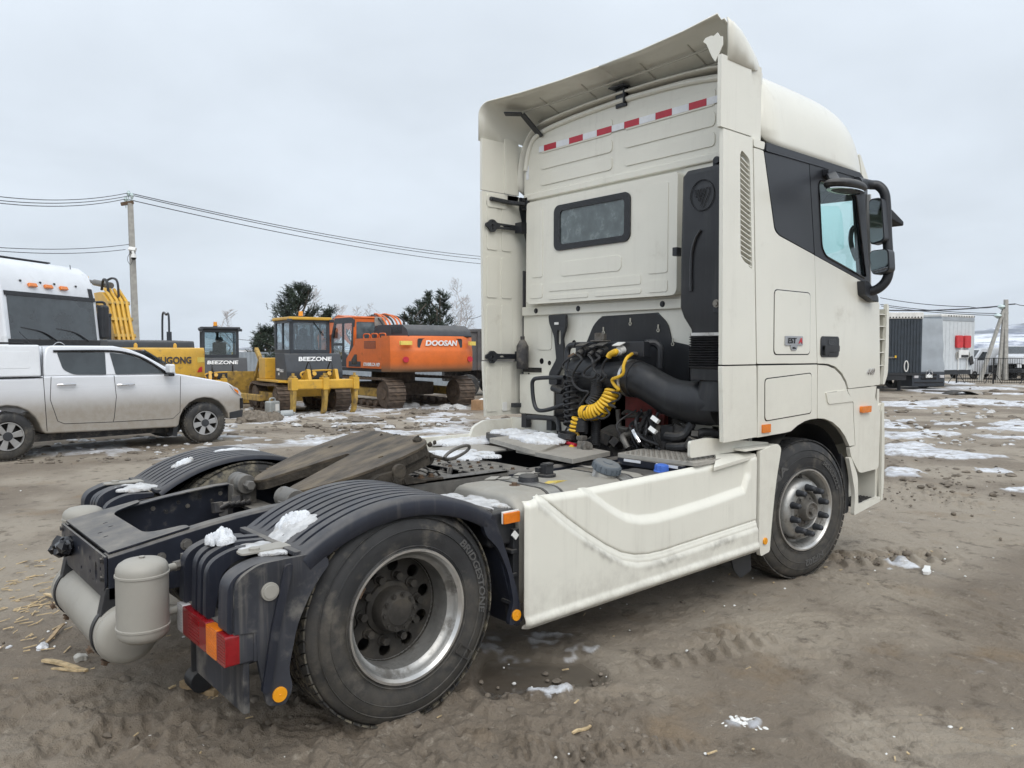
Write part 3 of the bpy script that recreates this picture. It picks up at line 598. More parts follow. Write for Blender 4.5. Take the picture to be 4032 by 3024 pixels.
# ---------------------------------------------------------------- fuel tank, skirt, step plates
def tank_ring(x, s=1.0, yo=-1.17, yi=-.56, zb=.36, zt=.955):
    cy, cz_ = (yo+yi)/2, (zb+zt)/2
    return [(x, cy+(a-cy)*s, cz_+(b-cz_)*s) for a, b in rrect(yo, yi, zb, zt, .13, 7)]
ft = MB().loft([tank_ring(.675, .90), tank_ring(.685, .955), tank_ring(.70, .985), tank_ring(.73, 1), tank_ring(1.72, 1), tank_ring(1.75, .985), tank_ring(1.765, .95), tank_ring(1.77, .9)]).build('fuel_tank', 'fuel_tank', T, ang=40)
for x in (.98, 1.58):
    MB().loft([[(xx, b, c) for _, b, c in tank_ring(x, s)] for xx, s in ((x-.045, 1.002), (x-.045, 1.008), (x+.045, 1.008), (x+.045, 1.002))], True, False).build('tank_strap', 'rim_lip', ft)
    for q in (-.055, .05): MB().loft([[(xx, b, c) for _, b, c in tank_ring(x, s)] for xx, s in ((x+q-.006, 1.001), (x+q-.006, 1.011), (x+q+.012, 1.011), (x+q+.012, 1.001))], True, False).build('strap_rubber', 'black_plastic', ft)
c0 = Vector((1.50, -1.00, .955)); axn = Vector((.05, -.30, .95)).normalized()
cap = MB().lathe([(-.02, .075), (.028, .072), (.03, .062)], c0, axn, 32).build('filler_neck', 'rim_lip', ft)
cg = MB().lathe([(.03, .07), (.035, .083), (.075, .081), (.083, .074), (.084, .03), (.090, .028), (.092, .0)], c0, axn, 36)
u_, w_ = frame(axn)
for k in range(14):
    a = 2*math.pi*k/14; cg.bar(c0+axn*.038+(u_*math.cos(a)+w_*math.sin(a))*.083, c0+axn*.072+(u_*math.cos(a)+w_*math.sin(a))*.081, .014, .008)
cg.build('filler_cap', 'grey_cap', ft, ang=45)
MB().cyl((1.22, -.80, .955), (1.22, -.80, .972), .055, n=20).obox((1.22, -.80, 1.0), (.06, .055, .06)).obox((1.22, -.81, 1.03), (.055, .05, .014)).obox((1.19, -.77, .995), (.05, .03, .03)).build('fuel_sender', 'black_plastic', ft, bevel=.004)
MB().lathe([(0, .06), (.03, .055), (.04, .045), (.042, 0)], (1.02, -.86, .955), (0, 0, 1), 14).build('tank_breather', 'black_plastic', ft)
MB().cyl((.88, -.90, .955), (.88, -.90, .97), .016, n=6).cyl((.88, -.90, .955), (.88, -.90, .958), .03).build('drain_plug', 'rust', ft)
lb = [(1.03, -.97), (1.10, -.94), (1.22, -.935), (1.235, -.97), (1.12, -1.0), (1.05, -1.015)]
MB().prism(lb, lambda u, v, w: (u, v, .957+w+.008*math.sin(u*40)), 0, .003).build('peeling_label', 'yellow_scrap', ft)
rg = random.Random(9)
ld = MB()
for k in range(7):
    x, y = rg.uniform(.85, 1.35), rg.uniform(-.62, -.72); ld.prism([(x, y), (x+.06, y+.02), (x+.09, y-.02), (x+.04, y-.05)], lambda u, v, w: (u, v, .958+w+.25*max(0, (u-x))*.4), 0, .002)
ld.build('peeling_strip', 'tank_paint', ft)
# second vessel (urea) with blue cap
MB().loft([tank_ring(1.80, .9, -1.16, -.70, .40, .93), tank_ring(1.82, 1, -1.16, -.70, .40, .93), tank_ring(2.0, 1, -1.16, -.70, .40, .93), tank_ring(2.02, .9, -1.16, -.70, .40, .93)]).build('urea_tank', 'black_plastic', T)
bc = P('z7', 1540, 445, 'y', -1.02)
MB().cyl(bc-Vector((0, 0, .10)), bc, .045, n=20).build('urea_neck', 'black_plastic', T)
cc = MB().lathe([(0, .050), (.012, .052), (.016, .042), (.05, .040), (.055, .03), (.055, 0)], bc, (0, -.1, 1), 24)
for k in range(10): cc.cyl(bc+Vector((.041*math.cos(k*.628), .041*math.sin(k*.628), .015)), bc+Vector((.04*math.cos(k*.628), .04*math.sin(k*.628), .05)), .006, n=6)
cc.build('urea_cap', 'blue_cap', T, ang=40)

# side skirt panel
ST = [(.655, .942), (.70, .945), (.73, .958), (1.08, .952), (1.13, .947), (2.30, .972), (2.62, .990), (2.745, 1.0)]
def ztop(x): return float(np.interp(x, [q[0] for q in ST], [q[1] for q in ST]))
def zbot(x): return .300+(x-.655)*.018
def valley(x):                                    # the sculpted curve across the panel
    return float(np.interp(x, [.72, .80, .95, 1.10, 1.25, 1.38, 1.5, 1.62, 1.75, 2.0, 2.75], [.955, .90, .79, .69, .60, .535, .50, .485, .482, .492, .52]))
def pocket(x):
    return float(np.interp(x, [1.08, 1.2, 1.3, 1.42, 1.55, 1.7, 1.85, 2.2, 2.62, 2.66], [.955, .88, .815, .755, .72, .71, .715, .735, .77, .86]))
gr_ = []; g = MB(); NX, NZ = 300, 120; vs_ = []
for i in range(NX+1):
    x = .655+(2.755-.655)*i/NX; zt, zb = ztop(x), zbot(x)
    for j in range(NZ+1):
        z = zb+(zt-zb)*j/NZ; y = -1.232
        dv_ = z-valley(x) if x > .72 else -1
        y -= .020*(1-sm(-.045, .0, dv_)) if x > .72 else .020      # lower left region stands proud
        y += -.006*math.exp(-((dv_+.004)/.010)**2)*(x > .74)
        y += .016*math.exp(-((dv_-.030)/.0055)**2)*(x > .74)
        gr_.append(max(0, (x > .72)*math.exp(-((dv_+.040+.006*math.sin(x*37)+.004*math.sin(x*91))/.020)**2)*(.55+.45*math.sin(x*11+1)), .9*math.exp(-((dv_-.030)/.006)**2)*(x > .74)))
        if x > 1.06 and x < 2.7:
            dp = z-pocket(x); y += .030*float(sm(-.03, .03, dp))*float(sm(2.70, 2.64, x))
        e0 = z-zb; y -= .014*math.exp(-((e0-.035)/.02)**2)
        y += .018*float(sm(.03, 0, e0)); y += .02*float(sm(.035, 0, zt-z))+.02*float(sm(.02, 0, x-.655))
        vs_.append((x, y, z))
f_ = [(i*(NZ+1)+j, (i+1)*(NZ+1)+j, (i+1)*(NZ+1)+j+1, i*(NZ+1)+j+1) for i in range(NX) for j in range(NZ)]
g.add(vs_, f_); so_ = g.build('side_skirt', 'cream_skirt', T, ang=60, recalc=False)
at_ = so_.data.attributes.new('grime', 'FLOAT', 'POINT'); at_.data.foreach_set('value', np.array(gr_, np.float32))
md = so_.modifiers.new('solid', 'SOLIDIFY'); md.thickness = .012; md.offset = 1
for f in ():
    pass
for x, z in ((.73, .705), (.735, .455), (2.69, .74), (2.69, .56)):
    MB().lathe([(0, .022), (.004, .021), (.004, .017), (-.002, .014), (-.002, 0)], (x, -1.248 if x < 1 else -1.236, z), (0, -1, 0), 20).build('skirt_screw', 'bolt_steel', so_)
# top return flange at the front end of the skirt, over the step plate
MB().prism(rpoly([(2.26, -1.238), (2.757, -1.238), (2.757, -1.08), (2.52, -1.08, .03), (2.43, -1.12, .05), (2.36, -1.19, .05)], .01), lambda u, v, w: (u, v, np.interp(u, [2.26, 2.40, 2.757], [.975, 1.022, 1.016])-max(0, (-1.19-v))*.45+w), -.022, 0).build('skirt_lip', 'cream', so_, bevel=.005)
# panel between skirt and front wheel
fp = rpoly([(2.775, 1.02, .02), (2.99, 1.055, .04), (3.045, 1.02, .03), (3.03, .96, .05), (2.985, .80, .15), (2.95, .60, .15), (2.925, .42, .1), (2.915, .31, .02), (2.80, .295, .02), (2.775, .40, .02)], .02, 6)
fpo = MB().prism(fp, PY(-1.255), 0, .03).build('wheel_arch_panel', 'cream', T, bevel=.012, seg=3)
MB().prism(rpoly([(2.30, 1.135), (3.04, 1.05), (3.02, 1.02), (2.12, 1.02), (2.12, 1.125)], .02), PY(-1.16), 0, .02).prism(rpoly([(2.60, -1.25), (3.02, -1.25), (3.04, -.95), (2.60, -.95)], .02), PZ(1.03), 0, .015).build('upper_flange', 'cream', fpo, bevel=.008)
MB().cyl((2.845, -1.255, .395), (2.845, -1.266, .395), .024, n=24).cyl((2.845, -1.266, .395), (2.845, -1.269, .395), .004, n=8).build('reflector', 'reflector_amber', fpo, bevel=.002)
MB().prism(rpoly([(2.62, .30), (2.86, .30), (2.87, .16), (2.74, .13), (2.66, .20)], .02), PY(-1.14), 0, .01).build('mud_flap', 'black_plastic', T)
# inner front wheel arch liner
lin = MB(); rr_ = []
for i in range(25):
    a = rad(-8+196*i/24); rr_.append([(3.478+.64*math.cos(a), y, .52+.64*math.sin(a)) for y in (-1.20, -.70)]); 
lin.loft(rr_, False, False).build('wheel_arch_liner', 'black_plastic', T)
# step plates
def dimple_plate(name, pts, z, th, par, m='plate_alu', dim=True, x0=0, x1=0, y0=0, y1=0, st=.045):
    o = MB().prism(pts, PZ(z), -th, 0).build(name, m, par, bevel=.003)
    if dim:
        dm = MB(); i = 0; x = x0
        while x < x1:
            y = y0+(st/2 if i % 2 else 0)
            while y < y1: dm.lathe([(0, .012), (.003, .009), (.003, 0)], (x, y, z), (0, 0, 1), 8); y += st
            x += st*.6; i += 1
        dm.build('tread_dimple', 'bolt_steel', o)
    return o
sp1 = dimple_plate('step_plate', rpoly([(2.06, -.60), (2.56, -.53), (2.58, -1.14), (2.42, -1.20), (2.10, -1.22)], .03), 1.0, .025, T, x0=2.10, x1=2.54, y0=-1.16, y1=-.60)
MB().box(2.05, 2.09, -1.15, -.62, .93, .974).box(2.1, 2.5, -1.2, -.6, .90, .93).build('plate_bracket', 'frame_paint', sp1)
MB().box(2.044, 2.05, -1.12, -.95, .955, .972).box(2.044, 2.05, -.82, -.68, .955, .972).build('reflective_strip', 'tape_white', sp1)
for y in (-.62, -1.10): MB().box(1.62, 2.06, y-.02, y+.02, .90, .94).build('support_bar', 'frame_paint', T, bevel=.003)
MB().box(1.80, 1.84, -1.2, -.43, .88, .93).build('support_bar', 'frame_paint', T, bevel=.003)
cat1 = dimple_plate('catwalk_plate', rpoly([(1.70, -.54), (2.18, -.44), (2.32, .28), (1.78, .12)], .01), .985, .03, T, dim=False)
cat2 = MB().prism(rpoly([(1.79, .44), (1.72, -.10, .03), (1.80, -.16, .06), (2.36, .12, .03), (2.30, .52, .02)], .02), lambda u, v, w: (u, v, 1.012+.02*math.sin(v*4)+w), -.035, 0).build('bent_plate', 'plate_alu', T, bevel=.006)
MB().prism(rpoly([(2.05, .50), (2.55, .30), (2.80, 1.05), (2.30, 1.12)], .05), PZ(.985), -.05, 0).build('left_step_plate', 'black_plastic', T, bevel=.01)
MB().box(1.0, 2.2, .50, 1.10, .86, .90).build('left_tank_cover', 'plate_alu', T, bevel=.02)
MB().box(1.02, 2.75, 1.225, 1.24, .30, .97).build('left_side_skirt', 'cream_skirt', T, bevel=.006)
p_ = [P('t1', 620, 130, 'x', 2.30), P('t1', 700, 85, 'x', 2.45), P('t1', 1000, 55, 'x', 2.65)]
MB().prism(rpoly([(2.20, .93), (2.24, 1.03), (2.36, 1.08), (3.0, 1.08), (3.0, .93)], .03), PY(1.20), 0, .03).prism(rpoly([(.42, .99), (1.22, .99), (1.22, 1.09), (.42, 1.09)], .01), PX(2.68), 0, .02).build('left_arch_panel', 'cream', T, bevel=.01)
for y, z in ((.62, 1.05), (.95, 1.05)): bolt(T, (2.68, y, z), (-1, 0, 0), .01, .008, 'frame_dirty')
MB().ell((1.93, -.36, .90), (.06, .06, .05)).build('white_reservoir', 'white_plastic', T)
# ================================================================ the truck: cab
CAB = bpy.data.objects.new('cab', None); COL.objects.link(CAB); CAB.parent = T
SG = rpoly
def side(name, pts, m, par=CAB, r=.012, y=-1.25, th=.03, holes=(), bev=.005, both=True, n=5):
    pp = rpoly(pts, r, n); out = None
    for sy in ((-1, 1) if both else (-1,)):
        o = MB().prism(pp, (lambda u, v, w: (u, y+w, v)) if sy < 0 else (lambda u, v, w: (u, -y-w, v)), 0, th, holes).build(name, m, par, bevel=bev)
        if sy < 0: out = o
    return out
def seam_hatch(name, pts, r, y=-1.25, m='cream', par=None):
    p2 = rpoly(pts, r, 6); cx = sum(q[0] for q in p2)/len(p2); cy = sum(q[1] for q in p2)/len(p2)
    big = [(cx+(a-cx)*1.0+(.007 if a > cx else -.007), cy+(b-cy)+(.007 if b > cy else -.007)) for a, b in p2]
    o = MB().prism(p2, PY(y-.0045), 0, .02).build(name, m, par or CAB, bevel=.0025)
    MB().prism(big, PY(y-.0012), 0, .01).build('seam_gap', 'gloss_black', o); return o
# side air deflectors behind the cab (right and left)
vent = rpoly([(2.487, 2.950, .03), (2.505, 2.985, .02), (2.60, 2.940, .03), (2.650, 2.228, .015), (2.575, 2.265, .03), (2.510, 2.305, .03)], .02, 4)
for sy in (-1, 1):
    fn = (lambda u, v, w: (u, -1.25+w, v)) if sy < 0 else (lambda u, v, w: (u, 1.25-w, v))
    e = bpy.data.objects.new('side_deflector', None); COL.objects.link(e); e.parent = CAB
    ex = 0 if sy < 0 else .05
    fx = 0 if sy < 0 else .075
    MB().prism(rpoly([(2.298+ex, 3.083), (2.628+fx*2, 3.083), (2.712+fx, 1.607), (2.322+ex, 1.607)], .004), fn, 0, .028, [vent] if sy < 0 else []).build('upper_panel', 'cream', e, bevel=.006, seg=3)
    MB().prism(rpoly([(2.318+ex, 1.598), (2.713+fx, 1.598), (2.735+fx*.5, 1.118), (2.345+ex, 1.108)], .006), fn, -.002, .028).build('lower_panel', 'cream', e, bevel=.006, seg=3)
    MB().prism(rpoly([(2.27+ex*1.6, 3.091), (2.625+fx*2, 3.091), (2.615+fx*2.6, 3.44), (2.60+fx*3, 3.535, .02), (2.27+ex*1.6, 3.535)], .004), fn, 0, .028).build('top_panel', 'cream', e, bevel=.006, seg=3)
    if sy < 0:
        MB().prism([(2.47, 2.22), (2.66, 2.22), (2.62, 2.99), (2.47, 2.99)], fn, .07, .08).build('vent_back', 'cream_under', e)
        for k in range(21):
            z = 2.285+k*.0325; x0 = 2.492; x1 = float(np.interp(z, [2.2, 3.0], [2.652, 2.600]))
            if z > 2.90: x0 = 2.50
            zz1 = z-.045 if z-.045 > 2.235 else 2.238
            MB().add([(x0, -1.246, z+.010), (x1, -1.246, zz1+.010), (x1, -1.215, zz1), (x0, -1.215, z), (x0, -1.246, z+.004), (x1, -1.246, zz1+.004), (x1, -1.215, zz1-.006), (x0, -1.215, z-.006)], [(0,1,2,3),(4,7,6,5),(0,4,5,1),(1,5,6,2),(2,6,7,3),(3,7,4,0)]).build('louvre', 'cream', e)
    else:
        # pressed inner face of the left deflector
        for za, zb in ((1.15, 1.55), (1.66, 2.10), (2.16, 2.52), (2.58, 3.02)):
            for xa, xb in ((2.40, 2.52), (2.57, 2.69)):
                MB().prism(rrect(xa, xb, za, zb, .02), lambda u, v, w: (u, 1.222-w, v), 0, .007).build('pressed_panel', 'cream', e, bevel=.003)
# black hinge brackets on the left deflector
for zc, cross in ((3.01, 0), (2.79, 1), (1.64, 1), (1.20, 2)):
    b = MB()
    if cross == 1:
        pts = [(2.42, zc+.05), (2.46, zc+.05), (2.49, zc+.025), (2.72, zc+.022), (2.72, zc-.022), (2.49, zc-.025), (2.46, zc-.06), (2.42, zc-.06), (2.40, zc-.025), (2.37, zc-.015), (2.37, zc+.015), (2.40, zc+.025)]
        b.prism(rpoly(pts, .015), lambda u, v, w: (u, 1.205-w+(u-2.4)*-.05, v), 0, .018, [circ(2.44, zc, .014, 3), circ(2.55, zc, .03, 6, .008), circ(2.44, zc+.03, .006, 8), circ(2.44, zc-.035, .006, 8)])
        b.box(2.70, 2.79, 1.10, 1.185, zc-.045, zc+.045)
    elif cross == 0:
        b.bar((2.42, 1.20, zc+.01), (2.62, 1.19, zc), .05, .03).bar((2.62, 1.19, zc), (2.76, 1.13, zc-.01), .06, .03).box(2.755, 2.785, 1.08, 1.16, zc-.06, zc+.05)
        MB().prism(rrect(2.40, 2.62, zc-.06, zc+.05, .02), lambda u, v, w: (u, 1.222-w, v), 0, .015).build('pressed_boss', 'cream', CAB, bevel=.005)
    else:
        b.box(2.66, 2.79, 1.14, 1.19, zc-.02, zc+.02).box(2.77, 2.79, 1.12, 1.20, zc-.05, zc+.05)
        MB().prism(rrect(2.58, 2.63, zc-.05, zc+.03, .01), lambda u, v, w: (u, 1.222-w, v), 0, .012).build('latch_pad', 'white_plastic', CAB, bevel=.004)
    bo = b.build('hinge_bracket', 'black_trim', CAB, bevel=.004)
    for q in (-.02, .025): bolt(bo, (2.755, 1.12, zc+q), (-1, 0, 0), .008, .008, 'frame_dirty')
# roof deflector: arched shell with an upswept rear lip, right rear corner broken away
def arch(x, zt, yw, rc, zb, yin=0, n=7):
    pts = [(yw, zb)]
    for i in range(n+1):
        a = rad(90*i/n); pts.append((yw-rc+rc*math.cos(a), zt-rc+rc*math.sin(a)))
    pts += [(yw*.66, zt+.006), (yw*.33, zt+.012), (0, zt+.014)]
    return pts
stn = [(2.335, 3.835, 1.25, .10), (2.42, 3.830, 1.25, .13), (2.52, 3.815, 1.25, .16), (2.62, 3.785, 1.246, .20), (2.74, 3.75, 1.215, .20), (2.86, 3.712, 1.165, .19), (2.96, 3.675, 1.11, .16)]
def xoff(x, y): return x+.17*(1-(abs(y)/1.25)**2.2)*max(0, (2.9-x)/.57)   # lip bows forward at the middle
for half, nm in ((1, 'roof_deflector'), (-1, 'roof_deflector')):
    rings = []
    for x, zt, yw, rc in stn:
        pt = arch(x, zt, yw, rc, float(np.interp(x, [2.62, 2.96], [3.515, 3.60])) if x > 2.6 else 3.515); rings.append([(xoff(x, a), half*a, b) for a, b in pt])
    v = [p for r in rings for p in r]; n = len(rings[0]); f = []
    for i in range(len(rings)-1):
        for j in range(n-1):
            if half < 0 and i == 0 and j in (3, 4, 5, 6, 7): continue
            if half < 0 and i == 1 and j in (4, 5, 6): continue
            f.append((i*n+j, i*n+j+1, (i+1)*n+j+1, (i+1)*n+j))
    o = MB().add(v, f).build(nm, 'cream', CAB, ang=60)
    md = o.modifiers.new('solid', 'SOLIDIFY'); md.thickness = .010; md.offset = 0
RD = o
fl = MB().prism([(0, 0), (.05, .10), (.045, .16), (.02, .17), (.0, .20), (-.03, .185), (-.05, .195), (-.10, .19), (-.115, .17), (-.10, .155), (-.09, .15), (-.03, .04)], lambda u, v, w: (2.275+w+.10*v, -1.20-u*.9, 3.50+v*.92), 0, .006)
fl.build('broken_flap', 'cream', RD, smooth=False)
# ribs under the shell
for xa, zt in ((2.60, 3.775), (2.80, 3.725)):
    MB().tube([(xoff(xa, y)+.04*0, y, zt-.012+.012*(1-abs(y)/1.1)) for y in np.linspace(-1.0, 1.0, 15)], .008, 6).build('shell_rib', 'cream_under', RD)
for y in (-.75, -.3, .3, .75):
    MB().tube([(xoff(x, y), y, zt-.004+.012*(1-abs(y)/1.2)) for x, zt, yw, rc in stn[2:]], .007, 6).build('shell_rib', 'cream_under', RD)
# brackets from rear wall up to the shell
MB().box(2.765, 2.79, -.05, .06, 3.60, 3.745).box(2.70, 2.79, -.07, .08, 3.742, 3.752).box(2.74, 2.79, -.05, -.035, 3.62, 3.74).build('roof_bracket', 'black_trim', RD, bevel=.003)
MB().bar((2.78, .93, 3.56), (2.62, 1.00, 3.74), .09, .012).bar((2.62, 1.00, 3.74), (2.52, 1.12, 3.75), .09, .012).build('roof_bracket', 'black_trim', RD, bevel=.003)
MB().box(2.60, 2.66, -1.215, -1.18, 3.08, 3.24).build('roof_bracket', 'black_trim', RD, bevel=.003)
# high roof
rings = []
for x, k, yw in ((2.745, 1, 1.225), (3.3, 1, 1.23), (3.75, .99, 1.228), (4.0, .965, 1.22), (4.18, .92, 1.20), (4.30, .85, 1.175), (4.39, .72, 1.145), (4.46, .52, 1.115), (4.51, .28, 1.09), (4.54, .05, 1.075)):
    pt = [(yw, 3.085), (yw-.004, 3.085+.11*k), (yw-.030, 3.085+.30*k), (yw-.085, 3.085+.44*k), (yw-.16, 3.085+.535*k), (yw-.27, 3.085+.585*k), (yw-.5, 3.085+.615*k), (0, 3.085+.64*k)]
    rings.append([(x, -a, b) for a, b in pt]+[(x, a, b) for a, b in reversed(pt[:-1])])
rf = MB().loft(rings, False, False).build('high_roof', 'cream', CAB, ang=60)
rf.modifiers.new('sub', 'SUBSURF').render_levels = 1; rf.modifiers['sub'].levels = 1
md = rf.modifiers.new('solid', 'SOLIDIFY'); md.thickness = .015; md.offset = -1
side('roof_side_fill', [(2.60, 3.088), (2.76, 3.088), (2.76, 3.57), (2.60, 3.57)], 'cream', y=-1.228, th=.02)
rv = MB(); 
for x in (3.45, 3.56, 3.60, 3.92): rv.obox((x, -.80, 3.715), (.03, .03, .03), e=(0, 0, 30))
rv.build('roof_fixing', 'black_trim', rf)
# dark strip under the roof edge, quarter panel, body panels
side('roof_edge_strip', [(2.79, 3.082), (4.14, 3.084), (4.20, 3.05), (4.12, 3.040), (2.785, 3.024)], 'quarter_grey', th=.03, bev=.003, y=-1.256)
side('corner_block', [(2.640, 3.080), (2.775, 3.080), (2.765, 3.030), (2.643, 3.030)], 'cream', y=-1.252)
side('rear_quarter_panel', [(2.725, 1.608), (3.528, 1.606), (3.462, 2.391), (2.967, 2.484, .03), (2.912, 2.515, .03), (2.762, 3.022), (2.645, 3.022)], 'cream')
side('dark_quarter_panel', [(2.775, 3.018), (3.36, 3.036), (3.458, 2.400), (2.972, 2.494, .04), (2.922, 2.530, .04)], 'quarter_grey', y=-1.249)
side('rear_side_locker', [(2.742, 1.597), (3.535, 1.595), (3.546, 1.195)]+[(x, .52+math.sqrt(.675**2-(x-3.478)**2)) for x in (3.45, 3.36, 3.27, 3.18)]+[(3.10, 1.120), (2.745, 1.112)], 'cream', r=0)
arc_b = [(4.07, .948), (3.99, 1.035), (3.90, 1.10), (3.78, 1.157), (3.66, 1.188), (3.553, 1.197)]
side('wheel_arch_cover', [(3.545, 1.593), (3.68, 1.586), (3.80, 1.560), (3.90, 1.51), (3.97, 1.45), (4.005, 1.392), (4.055, 1.335), (4.11, 1.285), (4.125, 1.15), (4.160, .950)]+arc_b, 'cream', r=0)
# raised sculpting on the arch cover
side('sculpted_flare', [(3.66, 1.385, .01), (3.98, 1.392, .02), (4.10, 1.30, .02), (3.70, 1.295, .03)], 'cream', y=-1.258, th=.03, bev=.007)
side('front_corner_panel', [(4.012, 1.398), (4.52, 1.408), (4.495, 1.32), (4.57, 1.235), (4.60, 1.18), (4.592, .72, .04), (4.25, .715, .05), (4.10, .86, .05), (4.07, .935), (4.17, .945), (4.136, 1.15), (4.120, 1.288), (4.064, 1.340)], 'cream', r=.006, bev=.012)
lockd = seam_hatch('locker_door', [(2.825, 1.503), (3.445, 1.532), (3.452, 1.245), (2.832, 1.222)], .035)
hat = seam_hatch('luggage_hatch', [(2.927, 2.111), (3.405, 2.111), (3.415, 1.674), (2.932, 1.674)], .04)
# dark gap backing behind the panel joints
for sy in (-1, 1):
    MB().prism([(2.82, 1.58), (4.0, 1.58), (4.0, 1.42), (4.56, 1.42), (4.50, 2.07), (4.26, 2.20), (3.52, 2.33), (3.47, 3.0), (3.40, 3.0), (3.44, 2.33), (2.82, 2.42)], lambda u, v, w: (u, sy*(1.215-w), v), 0, .01).build('inner_side_panel', 'interior', CAB)
    MB().prism([(2.82, 1.60), (4.05, 1.60), (4.05, 1.30), (2.82, 1.20)], lambda u, v, w: (u, sy*(1.214-w), v), 0, .01).build('inner_locker_panel', 'interior', CAB)
# door
win = rpoly([(3.497, 2.935, .05), (4.08, 2.925, .07), (4.283, 2.270, .04), (3.63, 2.396, .09), (3.567, 2.455, .05)], .04, 6)
for sy in (-1, 1):
    fn = (lambda u, v, w: (u, -1.25+w, v)) if sy < 0 else (lambda u, v, w: (u, 1.25-w, v))
    d = bpy.data.objects.new('door', None); COL.objects.link(d); d.parent = CAB
    MB().prism(rpoly([(3.366, 3.036), (4.14, 3.036, .03), (4.235, 2.94, .05), (4.365, 2.205), (4.315, 2.232), (3.466, 2.396)], .004), fn, 0, .03, [win]).build('window_frame', 'black_trim', d, bevel=.004)
    MB().prism(rpoly([(3.467, 2.389), (4.318, 2.226), (4.375, 2.19), (4.538, 2.085, .02), (4.582, 1.418, .01), (4.03, 1.403, .01), (3.995, 1.46), (3.92, 1.525), (3.82, 1.575), (3.70, 1.600), (3.536, 1.604)], .004, 4), fn, 0, .03).build('door_panel', 'cream', d, bevel=.007, seg=3)
    MB().prism(rpoly([(3.50, 2.93, .05), (4.08, 2.92, .07), (4.28, 2.272, .04), (3.63, 2.40, .09), (3.572, 2.455, .05)], .04, 6), fn, .012, .016).build('window_glass', 'cab_glass', d)
    MB().tube([(a, sy*-1*-1.25 if sy > 0 else -1.25, b) for a, b in win], .008, 6, closed=True).build('window_seal', 'gloss_black', d)
    if sy < 0:
        h = MB().prism(rrect(3.572, 3.852, 1.650, 1.805, .03), PY(-1.257), 0, .012).build('handle_recess', 'black_trim', d, bevel=.006)
        MB().prism(rrect(3.60, 3.832, 1.690, 1.738, .012), PY(-1.272), 0, .02).prism(rrect(3.60, 3.655, 1.665, 1.738, .012), PY(-1.276), 0, .02).build('door_handle', 'black_plastic', h, bevel=.006)
        MB().prism(rrect(3.68, 3.80, 1.74, 1.785, .012), PY(-1.2585), 0, .004).build('finger_well', 'gloss_black', h)
        MB().prism(rrect(3.68, 3.82, 1.657, 1.672, .006), PY(-1.2605), 0, .006).build('lower_lip', 'black_plastic', h)
# badges
bz = MB().prism(rpoly([(3.06, 1.735), (3.30, 1.735), (3.30, 1.80), (3.06, 1.80)], .006), PY(-1.262), 0, .008).prism(rpoly([(3.13, 1.736), (3.23, 1.736), (3.215, 1.700), (3.145, 1.700)], .01), PY(-1.2615), 0, .007).build('badge', 'badge_silver', hat, bevel=.002)
MB().text('EST', tplane((3.150, -1.263, 1.748), (1, 0, 0), (0, 0, 1), .040, .003, 1.30)).text('ISGE', tplane((3.18, -1.263, 1.710), (1, 0, 0), (0, 0, 1), .014, .003)).build('badge_lettering', 'gloss_black', bz, smooth=False)
MB().text('A', tplane((3.262, -1.263, 1.748), (1, 0, 0), (0, 0, 1), .040, .003, 1.2)).build('badge_letter', 'badge_red', bz, smooth=False)
MB().text('440', tplane((4.40, -1.251, 1.505), (1, 0, 0), (0, 0, 1), .050, .008, 1.25)).build('power_badge', 'chrome', CAB, smooth=False)
# side lamps on the cab
MB().prism(rrect(2.792, 2.892, 1.140, 1.197, .006), PY(-1.262), 0, .014).build('side_marker', 'lens_amber', CAB, bevel=.004)
mk = MB().prism(rrect(4.225, 4.385, 1.203, 1.255, .012), PY(-1.275), 0, .03).build('turn_lamp', 'lens_amber', CAB, bevel=.006, seg=3)
# lower corner: step well, step, bumper
MB().prism(rpoly([(4.07, .93), (4.62, .93), (4.64, .44), (4.20, .44), (4.05, .62)], .02), PY(-1.06), 0, .02).build('step_well', 'cream', CAB)
MB().cyl((4.40, -1.06, .60), (4.40, -1.066, .60), .03, n=20).build('plug', 'cream', CAB)
stp = MB().prism(rpoly([(4.20, -1.235), (4.62, -1.235), (4.62, -1.05), (4.20, -1.05)], .02), PZ(.445), 0, .025).build('step_tread', 'black_plastic', CAB, bevel=.004)
kn = MB()
for i in range(14):
    for j in range(6): kn.box(4.215+.028*i, 4.228+.028*i, -1.225+.028*j, -1.212+.028*j, .47, .476)
kn.build('tread_knob', 'black_plastic', stp)
MB().prism(rpoly([(4.06, .86, .02), (4.10, .86, .02), (4.16, .78, .06), (4.22, .70, .06), (4.24, .465, .02), (4.63, .482, .01), (4.645, .44, .01), (4.17, .385, .02), (4.185, .55, .1), (4.13, .70, .1)], .02, 5), PY(-1.25), 0, .03).build('step_frame', 'cream', CAB, bevel=.008)
MB().prism(rpoly([(4.03, .90), (4.10, .84), (4.17, .68), (4.18, .40), (4.08, .40)], .03), PY(-1.20), 0, .15).build('arch_lining', 'black_plastic', CAB)
bump = [(4.605, 1.24), (4.66, 1.27), (4.70, 1.22), (4.73, .95), (4.735, .60), (4.715, .435), (4.66, .44), (4.63, .70)]
MB().prism(rpoly(bump, .03), lambda u, v, w: (u, w, v), -1.235, 1.235).build('bumper', 'cream', CAB, bevel=.01)
MB().box(4.60, 4.64, -1.22, 1.22, .46, 1.38).build('bumper_core', 'cream', CAB)
for sy in (-1, 1): MB().prism(rpoly([(4.62, 1.20), (4.655, 1.27), (4.66, .45), (4.635, .45)], .01), lambda u, v, w: (u, sy*(1.258-w), v), 0, .02).build('bumper_end', 'cream', CAB, bevel=.006)
